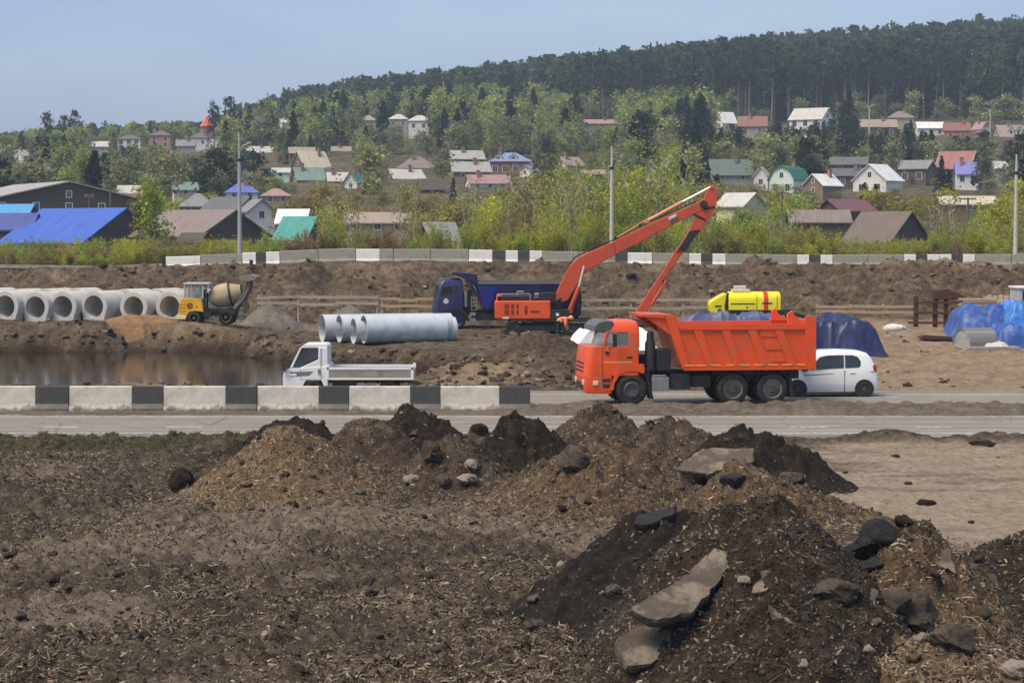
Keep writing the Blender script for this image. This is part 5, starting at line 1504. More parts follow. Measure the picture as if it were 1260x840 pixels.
# boards and crates
p = base(1222, 99.7)
bt = thing("board_stack", "low stack of dark weathered boards under the pale cloth", "boards", p, R(6))
mb = MB()
for i in range(4): mb.box(-1.6 + i * .12, 1.5 - i * .1, -.5 + i * .05, .4, .03 + i * .08, .09 + i * .08)
mb.build("boards", WOODG, bt)
for sgn in (-1, 1): mb = MB(); mb.box(sgn * 1.0 - .06, sgn * 1.0 + .06, -.45, .45, -.12, .03); mb.build("bearer", WOODG, bt)
p = base(1229, 117); zc = at(1229, 379, 117).z
ct = thing("plank_crate", "cream wooden panel crate standing behind the blue tarpaulin stack", "crate", (p.x, p.y, p.z), 0)
mb = MB(); hz_ = at(1229, 362, 117).z - p.z
for i in range(5):
    x = -.62 + i * .31; mb.box(x - .11, x + .11, -.5, -.46, .0, hz_ - .05 * (i % 2))
mb.box(-.7, .7, -.46, .46, .0, hz_ - .3)
mb.build("boards", mat("cream_boards", (.52, .47, .34), .85, .15, 3), ct)
mb = MB()
for z in (.15, hz_ * .5, hz_ - .15): mb.box(-.75, .75, -.458, -.42, z - .05, z + .05); mb.box(-.75, .75, .42, .458, z - .05, z + .05); mb.box(-.75, -.7, -.42, .42, z - .05, z + .05); mb.box(.7, .75, -.42, .42, z - .05, z + .05)
mb.build("batten", WOODG, ct)
p = base(1203, 111); zt = at(1203, 368, 111).z
bt = thing("board_stack", "stack of pale planks lying behind the bright blue tarpaulin", "boards", p, R(-4))
mb = MB(); k = 0; z = .0
while z < zt - p.z: mb.box(-.95 + .07 * (k % 3), 1.0 - .06 * (k % 2), -.5 + .03 * (k % 2), .5, z + .01, z + .09); z += .1; k += 1
mb.build("boards", WOODP, bt)
# cabin cut by the right edge
p = base(1280, 112); hz_ = at(1280, 352, 112).z - p.z
ct = thing("site_cabin", "grey site cabin with a dark green window, cut by the right edge", "cabin", p, 0)
mb = MB(); mb.box(-1.35, 1.35, -.9, 1.1, .0, hz_ - .12); mb.build("wall", mat("pale_cabin", (.42, .44, .43), .6, .12, 2), ct, bevel=.03)
mb = MB(); mb.box(-1.42, 1.42, -.97, 1.17, hz_ - .12, hz_); mb.build("roof", WHITET, ct, bevel=.03)
mb = MB(); mb.box(-1.15, 1.1, -.93, -.88, hz_ * .35, hz_ - .22); wf = mb.build("window", PLA, ct); mb = MB(); mb.box(-1.08, 1.03, -.936, -.92, hz_ * .35 + .07, hz_ - .29); mb.build("pane", glass("green_glass", (.03, .06, .05)), wf)
# rusty steel frame
p = base(1147, 112)
ft = thing("steel_gantry", "rusty brown steel frame of posts and beams left of the blue tarpaulins", "steel frame", p, R(-6))
k = 112 / FPX
for px, pt in ((1127.5, 364), (1151, 362), (1164, 366)):
    mb = MB(); x = (px - 1147) * k; mb.box(x - .12, x + .12, -.1, -.07, 0, at(px, pt, 112).z - p.z); mb.box(x - .12, x + .12, .07, .1, 0, at(px, pt, 112).z - p.z); mb.box(x - .015, x + .015, -.07, .07, 0, at(px, pt, 112).z - p.z); mb.build("post", RUST, ft)
for py, x0, x1 in ((372, 1127, 1190), (385, 1127, 1164), (397, 1118, 1172), (366, 1150, 1188)):
    mb = MB(); z = at(1147, py, 112).z - p.z; mb.box((x0 - 1147) * k, (x1 - 1147) * k, -.22, -.1, z - .06, z + .06); mb.build("beam", RUST, ft)
mb = MB(); z = at(1147, 357, 112).z - p.z; mb.prism([((1152 - 1147) * k, z - .5), ((1150 - 1147) * k, z), ((1166 - 1147) * k, z + .08), ((1184 - 1147) * k, z - .25), ((1190 - 1147) * k, z - .5)], .15, .95); mb.build("bucket", RUST, ft, bevel=.04)
p = base(1150, 104)
mb = MB(); mb.prism([(-.8, .12), (-.62, .02), (.85, .0), (.85, .16), (-.55, .24)], -.35, .35); o = mb.build("steel_plate", RUST, None, bevel=.02); o.location = p; tag(o, "rusty steel plate lying on the sand below the rusty frame", "steel plate")
p = base(1101, 110.5)
bm = bmesh.new(); bmesh.ops.create_icosphere(bm, subdivisions=4, radius=1)
V = np.array([v.co[:] for v in bm.verts]); nz = fbm(V[:, 0] * 2 + V[:, 2], V[:, 1] * 2 - V[:, 2], .6, 4, 33) * .35
for v, d in zip(bm.verts, nz): v.co = Vector((v.co.x * .56 * (1 + d), v.co.y * .33, max(-.8, v.co.z) * .24 * (1 + d) + .2))
me = bpy.data.meshes.new("white_bag"); bm.to_mesh(me); bm.free(); me.materials.append(mat("white_sack", (.66, .63, .58), .8, .1, 3, c2=(.4, .35, .3), c2amt=(.5, .7), c2scale=4)); me.polygons.foreach_set("use_smooth", [True] * len(me.polygons))
tag(link("white_bag", me, loc=p), "white striped sack lying on the ground before the plank fence", "bag")
# plank fences
def fence(pl, pr, yt, yb_, Y, label, m, seed, slope=0.0, gaps=26):
    xl, xr = (pl - CX) * Y / FPX, (pr - CX) * Y / FPX
    rr = random.Random(seed)
    t = thing("plank_fence", label, "fence", base((pl + pr) / 2, Y))
    ox, oz = t.location.x, t.location.z
    n = max(3, int((xr - xl) / 2.6)); zt, zb_ = at(pl, yt, Y).z - oz, at(pl, yb_, Y).z - oz
    px_, pz_ = None, None
    for i in range(n + 1):
        x = xl + (xr - xl) * i / n; g0 = S(x, Y) - oz
        mb = MB(); mb.box(x - ox - .06, x - ox + .06, .02, .12, g0 - .3, max(zt, g0 + .5) + slope * (x - xl) + .12); mb.build("post", WOODG, t)
    for zz in (zt, zb_):
        mb = MB()
        for i in range(n):
            a, b_ = xl + (xr - xl) * i / n, xl + (xr - xl) * (i + 1) / n
            mb.bar((a - ox - .1, -.02 + .004 * (i % 2), zz + slope * (a - xl) + rr.uniform(-.06, .06)), (b_ - ox + .08, -.02 + .004 * (i % 2), zz + slope * (b_ - xl) + rr.uniform(-.06, .06)), .05, .17)
        mb.build("rail", m, t)
    return t
fence(318, 464, 365.5, 373.5, 127.5, "two-rail plank fence at the foot of the slope behind the steel pipes", WOODG, 1)
fence(470, 534, 368.5, 376.5, 127.2, "short plank fence left of the blue dump truck's cab", WOODP, 2)
fence(712, 905, 369, 379, 127, "grey plank fence at the foot of the slope, right of the excavator's boom", WOODG, 3)
fence(1006, 1128, 376.5, 384, 123.5, "fresh yellow plank fence at the right, running up to the rusty frame", WOODP, 4)

# ================================================================== worker
SKIN = mat("skin", (.45, .26, .18), .6, .1, 6); VEST = mat("orange_vest", (.86, .26, .10), .7, .15, 6); DARKC = mat("dark_trousers", (.02, .022, .028), .85, .2, 6)
W_ = thing("person", "worker in orange hi-vis jacket and helmet bending over below the excavator", "person", base(688, 115.4))
def skin_body(name, verts, edges, radii, m, parent, sub=2):
    me = bpy.data.meshes.new(name); me.from_pydata(verts, edges, []); me.materials.append(m)
    o = link(name, me, parent); sk = o.modifiers.new("skin", "SKIN")
    me.skin_vertices.new() if not me.skin_vertices else None
    for i, r in enumerate(radii): me.skin_vertices[0].data[i].radius = (r, r)
    me.skin_vertices[0].data[0].use_root = True
    sk.use_smooth_shade = True
    s2 = o.modifiers.new("sub", "SUBSURF"); s2.levels = sub; s2.render_levels = sub
    return o
# pelvis, spine, neck, head top | legs | arms ; faces +x, bent at the hip
bv = [(-.12, 0, .78), (.08, 0, .90), (.30, 0, .98), (.46, 0, 1.0), (.56, -.01, .99), (.66, -.01, .965), (.70, -.01, .93),
      (-.12, -.11, .74), (-.02, -.14, .42), (-.14, -.14, .08), (.05, -.15, .03), (-.13, .11, .74), (.06, .14, .42), (-.04, .14, .08), (.14, .15, .03),
      (.38, -.2, .95), (.34, -.25, .68), (.42, -.2, .44), (.45, -.19, .36), (.38, .2, .95), (.42, .25, .68), (.5, .2, .44), (.53, .19, .36)]
be = [(0, 1), (1, 2), (2, 3), (3, 4), (4, 5), (5, 6), (0, 7), (7, 8), (8, 9), (9, 10), (0, 11), (11, 12), (12, 13), (13, 14), (2, 15), (15, 16), (16, 17), (17, 18), (2, 19), (19, 20), (20, 21), (21, 22)]
br = [.15, .15, .16, .09, .065, .10, .08, .10, .075, .05, .045, .10, .075, .05, .045, .08, .055, .042, .04, .08, .055, .042, .04]
body_ = skin_body("body", bv, be, br, SKIN, W_)
jv = [(-.1, 0, .80), (.08, 0, .91), (.28, 0, .98), (.40, 0, 1.0), (.37, -.2, .955), (.33, -.255, .68), (.40, -.21, .5), (.37, .2, .955), (.41, .255, .68), (.48, .21, .5)]
skin_body("jacket", jv, [(0, 1), (1, 2), (2, 3), (2, 4), (4, 5), (5, 6), (2, 7), (7, 8), (8, 9)], [.175, .18, .19, .12, .105, .075, .06, .105, .075, .06], VEST, W_)
tv = [(-.13, 0, .79), (-.13, -.11, .74), (-.02, -.14, .42), (-.14, -.14, .12), (-.13, .11, .74), (.06, .14, .42), (-.04, .14, .12)]
skin_body("trousers", tv, [(0, 1), (1, 2), (2, 3), (0, 4), (4, 5), (5, 6)], [.165, .12, .095, .075, .12, .095, .075], DARKC, W_)
mb = MB(); mb.lathe([(0, .15), (.02, .145), (.09, .13), (.15, .08), (.165, 0)], (.64, -.01, 1.0), (.35, 0, .94), 18); mb.build("helmet", mat("orange_helmet", (.8, .30, .14), .4, .05), W_, sm=50)
for s_ in (-1, 1):
    mb = MB(); b0 = (-.14, -.14) if s_ < 0 else (-.04, .14); mb.box(b0[0] - .07, b0[0] + .2, b0[1] - .055, b0[1] + .055, -.01, .1); mb.build("boot", BLK, W_, bevel=.03)

g = np.random.default_rng(21); n = 40000
yy = g.uniform(82.5, 144, n); xx = g.uniform(-.27, .27, n) * yy
uu = CX + FPX * xx / yy; toe = np.interp(CX + FPX * xx / 102.0, *TOEK)
wgt = np.where(yy > 128, .26, np.where(uu > 980, .02, .10)) + .9 * ((yy > toe - .3) & (yy < toe + 2.5) & (uu < 745)) + .6 * ((yy < 92.5) & (uu > 500) & (uu < 760)) + .08 * (yy < 86)
zz = zsite(xx, yy); e = zsite(xx, yy + .3) - zz
k = (g.random(n) < wgt * (.35 + 1.2 * np.clip(fbm(xx, yy, 3, 3, 8) + .25, 0, 1))) & (zz > -.25); xx, yy, zz = xx[k], yy[k], zz[k]; n = len(xx)
sz = .03 + .14 * g.random(n) ** 3.4; off = g.random((n, 1)) * 90
V = IV[None] * (1 + fbm(IV[None, :, 0] + IV[None, :, 2] * .7 + off, IV[None, :, 1] - IV[None, :, 2] * .6 + off, .8, 3, 5, .6)[:, :, None] * 1.9) * g.uniform(.6, 1.3, (n, 1, 3)) * np.array([1.2, 1.2, .75]) * sz[:, None, None]
V = V + np.stack([xx, yy, zz + sz * .2], 1)[:, None, :]; F = (IF[None] + (np.arange(n) * len(IV))[:, None, None]).reshape(-1, 3)
tag(link("rubble", np_mesh("rubble", V.reshape(-1, 3), F, chipmat("site_clods", [(0, (.028, .021, .015)), (.5, (.075, .057, .041)), (.88, (.13, .102, .075)), (1, (.24, .2, .155))]))), kind="stuff")
# ================================================================== barriers
BARW = mat("white_barrier_paint", (.56, .53, .46), .85, .14, 2.5, c2=(.38, .34, .27), c2amt=(.48, .72), c2scale=1.6, bstr=.2, bscale=25)
BARD = mat("black_barrier_paint", (.055, .056, .055), .85, .25, 2.5, c2=(.11, .105, .095), c2amt=(.5, .72), c2scale=1.8, bstr=.2, bscale=25)
BARF = mat("chipped_barrier_foot", (.50, .47, .39), .9, .18, 3, c2=(.17, .145, .11), c2amt=(.45, .62), c2scale=3.5, bstr=.3, bscale=25)
BARG = mat("bare_barrier_concrete", (.30, .29, .24), .9, .14, 1.5, c2=(.22, .20, .165), c2amt=(.48, .7), c2scale=1.4, bstr=.2, bscale=25)
BARFD = mat("grey_barrier_foot", (.13, .125, .11), .9, .25, 3, c2=(.22, .19, .15), c2amt=(.5, .64), c2scale=3.5)


def barrier_block(segs, h, mats, zsplit=.26):
    """a precast road block: splayed foot, straight upper part; segs = [(x0, x1, upper material, foot material)]"""
    mb = MB(); wt, wm, wf = .10, .15, .24
    X0, X1 = segs[0][0], segs[-1][1]
    prof = lambda: [(-wf, 0), (-wf, .10), (-wm, zsplit * h / .86), (-wt, h - .03), (-wt + .03, h), (wt - .03, h), (wt, h - .03), (wm, zsplit * h / .86), (wf, .10), (wf, 0)]
    P = prof(); n = len(P)
    xs = sorted({a for s_ in segs for a in s_[:2]})
    vs = [(x, y, z) for x in xs for y, z in P]; fs, ms = [], []
    for i in range(len(xs) - 1):
        sg = next(s_ for s_ in segs if s_[0] - 1e-6 <= xs[i] < s_[1] - 1e-6)
        for k in range(n):
            l = (k + 1) % n
            foot = P[k][1] + P[l][1] < 2 * zsplit * h / .86 - .02
            fs.append((i * n + k, i * n + l, (i + 1) * n + l, (i + 1) * n + k)); ms.append(sg[3] if foot else sg[2])
    fs.append(tuple(range(n))[::-1]); ms.append(segs[0][2]); fs.append(tuple(range((len(xs) - 1) * n, len(xs) * n))); ms.append(segs[-1][2])
    b = len(mb.v); mb.v += [Vector(v) for v in vs]; mb.f += [list(f) for f in fs]; mb.m += ms
    return mb


BM = [BARW, BARD, BARG, BARF, BARFD]
YB = gy(506, .035); kB = FPX / YB
hB = at(600, 475.3, YB).z - .03
place = ["cut by the left edge", "second from the left edge", "third from the left edge", "in front of the white flatbed's cab", "in front of the white flatbed's empty bed", "at the right end of the row"]
for i, (a, m_, b_) in enumerate(((-34, 41, 83), (83, 160, 200), (200, 276, 315.5), (315.5, 391, 429), (429, 504, 542), (542, 614, 653))):
    xc = ((a + b_) / 2 - CX) / kB; hw = (b_ - a) / 2 / kB
    mb = barrier_block([(-hw, (m_ - CX) / kB - xc, 0, 3), ((m_ - CX) / kB - xc, hw - .015, 1, 4)], hB, BM)
    o = mb.build("barrier_block", BM, None, bevel=.015); o.location = (xc, YB + .22 + .03 * math.sin(i * 2.3), .03); o.rotation_euler = (0, 0, R((-.3, .25, -.15, .35, -.2, .1)[i]))
    tag(o, "near concrete barrier block painted white and black, " + place[i], "road barrier", "striped barrier blocks along the near road")
# blocks further left, out of the frame by a step
for i in range(2):
    xc = ((-92 - 117 * i) - CX) / kB; o = barrier_block([(-1.6, .5, 0, 3), (.5, 1.6, 1, 4)], hB, BM).build("barrier_block", BM, None, bevel=.015); o.location = (xc, YB + .22, .03)
    tag(o, "near concrete barrier block painted white and black, beyond the left edge", "road barrier", "striped barrier blocks along the near road")

# upper road: kerb strip behind the cut, then the row of blocks
YF = 148.2; kF = FPX / YF
tops = lambda px: float(np.interp(px, [205, 340, 420, 560, 740, 1000, 1260], [317, 310, 306.3, 306.5, 310, 313.5, 312.5]))
bots = lambda px: float(np.interp(px, [205, 340, 420, 560, 740, 1000, 1260], [330.5, 326.5, 323.5, 323, 325, 327.5, 327]))
FB = [(205, [(0, 1, "w")], "white grey block at the left end of the upper barrier row"), (248, [(0, 1, "g")], "bare block just left of the left lamp post"),
      (299, [(0, .36, "w"), (.36, .64, "k"), (.64, 1, "w")], "white-black-white block beside the left lamp post"), (345.5, [(0, 1, "g")], "bare block second right of the left lamp post"),
      (392.5, [(0, 1, "g")], "bare block above the steel pipes' mouths"), (438.5, [(0, .63, "w"), (.63, 1, "g")], "half white block above the steel pipes"),
      (484.5, [(0, 1, "g")], "bare block left of the blue truck's cab"), (530.5, [(0, 1, "g")], "bare block above the blue truck's cab"),
      (577, [(0, .64, "w"), (.64, 1, "k")], "white and black block above the blue truck's body"), (622.2, [(0, .33, "w"), (.33, .66, "k"), (.66, 1, "w")], "white-black-white block above the excavator's rear"),
      (667.5, [(0, 1, "g")], "bare block behind the excavator's boom elbow"), (712.5, [(0, 1, "g")], "bare block at the right lamp post beyond the boom"),
      (757.5, [(0, .33, "k"), (.33, 1, "w")], "black and white block under the raised boom"), (802.5, [(0, 1, "g")], "bare block left of the excavator's stick"),
      (847.8, [(0, .32, "w"), (.32, .64, "k"), (.64, 1, "w")], "white-black-white block just right of the excavator's stick"), (893, [(0, 1, "g")], "bare block above the yellow pump"),
      (937, [(0, 1, "g")], "bare block right of the one above the yellow pump"), (980.5, [(0, .33, "w"), (.33, .66, "k"), (.66, 1, "w")], "white-black-white block above the navy tarpaulin"),
      (1024.5, [(0, 1, "g")], "first bare block below the big brown gable"), (1068, [(0, 1, "g")], "second bare block below the big brown gable"),
      (1112, [(0, .33, "w"), (.33, .66, "k"), (.66, 1, "w")], "left one of the two striped blocks above the rusty gantry"), (1155.5, [(0, .33, "w"), (.33, .66, "k"), (.66, 1, "w")], "right one of the two striped blocks above the rusty gantry"),
      (1199.5, [(0, 1, "g")], "bare block left of the lamp post at the right edge"), (1244, [(0, 1, "g")], "last bare block at the right edge of the frame"), (1289, [(0, 1, "g")], "bare block beyond the right edge")]
MI = {"w": (0, 0), "k": (1, 1), "g": (2, 2)}
BARW2 = mat("white_far_barrier", (.72, .71, .68), .85, .08, 2.5, c2=(.5, .47, .4), c2amt=(.55, .75), c2scale=1.6)
BM2 = [BARW2, BARD, BARG]
for i, (a, sg, lab) in enumerate(FB):
    b_ = FB[i + 1][0] if i + 1 < len(FB) else a + 45
    L = (b_ - a) / kF; z0 = at((a + b_) / 2, bots((a + b_) / 2), YF).z; h = at((a + b_) / 2, tops((a + b_) / 2), YF).z - z0
    mb = barrier_block([(p * L * .985, q * L * .985, *MI[c]) for p, q, c in sg], h, BM2)
    o = mb.build("barrier_block", BM2, None, bevel=.015); o.location = ((a - CX) / kF, YF, z0)
    d = at(b_, bots(b_), YF).z - at(a, bots(a), YF).z; o.rotation_euler = (0, -math.atan2(d, L), R((i * 53 % 5 - 2) * .4))
    tag(o, lab, "road barrier", "barrier blocks along the upper road")
# guard rail, left
t = thing("guard_rail", "long weathered guard rail along the upper road, left of the barrier blocks", "guard rail", (0, YF, 0))
def railpt(px): return (px - CX) / kF, at(px, np.interp(px, [-40, 0, 130, 205], [327, 327.5, 329, 326]), YF).z
mb = MB()
pts = [railpt(px) for px in range(-40, 207, 16)]
for (x0, z0), (x1, z1) in zip(pts, pts[1:]):
    mb.bar((x0, -.02, z0), (x1, -.02, z1), .06, .24)
mb.build("rail", mat("pale_rail", (.33, .31, .25), .8, .2, 2), t)
for px in range(-32, 206, 32):
    x, z = railpt(px); mb = MB(); mb.box(x - .06, x + .06, .02, .14, z - .9, z + .1); mb.build("post", WOODG, t)
mb = MB(); n = 60
for i in range(n):
    x0, x1 = -140 + 280 * i / n, -140 + 280 * (i + 1) / n
    f = lambda x: float(np.interp(CX + x * kF, *TOPK)) + .03
    mb.add([(x0, 148.6, f(x0)), (x1, 148.6, f(x1)), (x1, 152.4, f(x1)), (x0, 152.4, f(x0))], [(0, 1, 2, 3)])
tag(mb.build("road", ASPH), kind="structure")

# ================================================================== lamp posts and utility poles
POLEC = mat("pole_concrete", (.50, .47, .40), .85, .12, 2); POLES = mat("pole_steel", (.40, .40, .40), .6, .15, 2, metal=.3); POLEW = mat("pole_wood", (.12, .10, .085), .9, .25, 2)
def lamp(px, ptop, pjoin, Y, label, m1, arm=0):
    X = (px - CX) * Y / FPX; z0 = float(zhill(np.array([X]), np.array([Y]))[0]); zt, zj = at(px, ptop, Y).z - z0, at(px, pjoin, Y).z - z0
    t = thing("street_lamp", label, "lamp post", (X, Y, z0))
    mb = MB(); mb.lathe([(-.4, .17), (zj, .115)], (0, 0, 0), (0, 0, 1), 12); mb.lathe([(zj, .09), (zt, .06)], (0, 0, 0), (0, 0, 1), 10); mb.build("pole", m1, t, sm=40)
    if arm:
        mb = MB(); mb.tube([(0, 0, zj + .5), (arm * .5, 0, zj + .95), (arm * 1.1, 0, zj + 1.1)], .045); mb.build("arm", POLES, t, sm=40)
        mb = MB(); mb.prism([(arm * 1.0, zj + 1.04), (arm * 1.55, zj + 1.1), (arm * 1.6, zj + 1.18), (arm * 1.1, zj + 1.24)], -.14, .14); mb.build("lamp_head", POLES, t, bevel=.02)
    mb = MB(); mb.cyl((0, 0, zj - .15), (0, 0, zj + .05), .15, seg=10); mb.build("collar", BLK, t)
lamp(295.5, 163, 196, 151.0, "grey steel lamp post with a short arm behind the upper barrier at left", POLES, .55)
lamp(752.5, 180, 206, 151.5, "concrete pole without a lamp arm, beyond the excavator's raised boom", POLEC)
lamp(1249, 190, 212, 151.0, "concrete pole by the right edge behind the upper barrier", POLEC)
def lamp_s(px, pt, pb, Y, label, arm):
    X = (px - CX) * Y / FPX; z0 = at(px, pb, Y).z; zt = at(px, pt, Y).z - z0
    t = thing("street_lamp", label, "lamp post", (X, Y, z0)); mb = MB(); mb.lathe([(-4, .22), (zt, .14)], (0, 0, 0), (0, 0, 1), 8); mb.build("pole", POLEC, t); mb = MB(); mb.tube([(0, 0, zt - .1), (arm, 0, zt + .35)], .09, 6); mb.box(min(arm, arm * 1.7), max(arm, arm * 1.7), -.15, .15, zt + .28, zt + .46); mb.build("arm", POLES, t)
lamp_s(1068, 131, 149, 585, "small lamp post between the white house and the brown roofs uphill", 1.1)
lamp_s(1216, 135, 160, 575, "small lamp post left of the tan roof house uphill", -1.1)
def upole(px, pt, pb, Y, label, w):
    X = (px - CX) * Y / FPX; z0 = at(px, pb, Y).z; zt = at(px, pt, Y).z - z0; g0 = min(-.5, float(zhill(np.array([X]), np.array([Y]))[0]) - z0 - .3)
    t = thing("utility_pole", label, "utility pole", (X, Y, z0)); mb = MB(); mb.lathe([(g0, .13), (zt, .10)], (0, 0, 0), (0, 0, 1), 8); mb.build("pole", POLEW, t, sm=50)
    mb = MB(); mb.box(-w, w, -.14, -.06, zt - .25, zt - .1); mb.build("crossarm", POLEW, t)
    for s_ in (-.85, -.45, .45, .85):
        mb = MB(); mb.lathe([(0, .03), (.06, .06), (.14, .05), (.2, .0)], (s_ * w, -.1, zt - .1), (0, 0, 1), 8); mb.build("insulator", STEELG, t)
upole(137, 222, 262, 226, "wooden utility pole with a crossarm behind the big blue roof", .75)
upole(111, 240, 265, 215, "short dark utility pole just left of the blue roof's chimney", .5)
upole(961.5, 236, 262, 240, "utility pole with crossarm right of the white roofed shed", .8)
upole(998, 241, 262, 250, "utility pole with crossarm left of the maroon roof", .7)
upole(1149, 239, 262, 240, "dark utility pole in front of the long pale roof, left end", .7)
upole(1190, 243, 262, 235, "utility pole with wide crossarm in front of the long pale roof", .9)

# ================================================================== houses
ROOFS = {}
RC = dict(greylt=(.36, .355, .33), grey=(.22, .225, .225), dgrey=(.12, .125, .13), pale=(.50, .49, .45), white=(.72, .72, .70), straw=(.50, .46, .34), brown=(.155, .12, .10), dbrown=(.075, .06, .052), taupe=(.22, .18, .16),
          maroon=(.17, .075, .075), red=(.30, .135, .11), pink=(.36, .225, .22), blue=(.05, .125, .48), dblue=(.045, .075, .29), cyan=(.06, .29, .60), violet=(.13, .15, .46), lavender=(.21, .21, .52), bluegrey=(.22, .27, .44),
          teal=(.05, .28, .25), green=(.02, .16, .105), tealgrey=(.19, .27, .24), tan=(.32, .26, .21), orange=(.85, .16, .06), dkgreen=(.12, .165, .15), rbrown=(.24, .12, .09))
WC = dict(white=(.70, .69, .66), cream=(.60, .56, .44), brown=(.13, .095, .07), dbrown=(.095, .079, .066), brick=(.27, .12, .085), redbrick=(.40, .17, .12), grey=(.36, .36, .35), log=(.22, .16, .105), mint=(.60, .70, .64), yellow=(.62, .60, .36), tan=(.36, .30, .24))
def roofm(k):
    if k not in ROOFS: ROOFS[k] = mat("roof_" + k, RC[k], .6, .14, .35, c2=tuple(x * .68 for x in RC[k]), c2amt=(.5, .75), c2scale=.5, stretch=(3, 1, 1), corr=("X", 1.4, .03), spec=.35)
    return ROOFS[k]
WALLS = {}
def wallm(k):
    if k not in WALLS: WALLS[k] = mat("wall_" + k, WC[k], .88, .12, .8, c2=tuple(x * .72 for x in WC[k]), c2amt=(.55, .8), c2scale=.6, corr=("Z", 2.2, .01) if k in ("brown", "dbrown", "log", "cream", "grey") else None)
    return WALLS[k]
WFR = mat("white_window_frame", (.66, .66, .64), .6, .05); WDK = glass("window_glass", (.035, .042, .05), .12); CHM = mat("chimney_brick", (.30, .17, .13), .9, .2, 4); TRIMW = mat("white_trim", (.7, .69, .66), .7, .08)
HOUSES = []


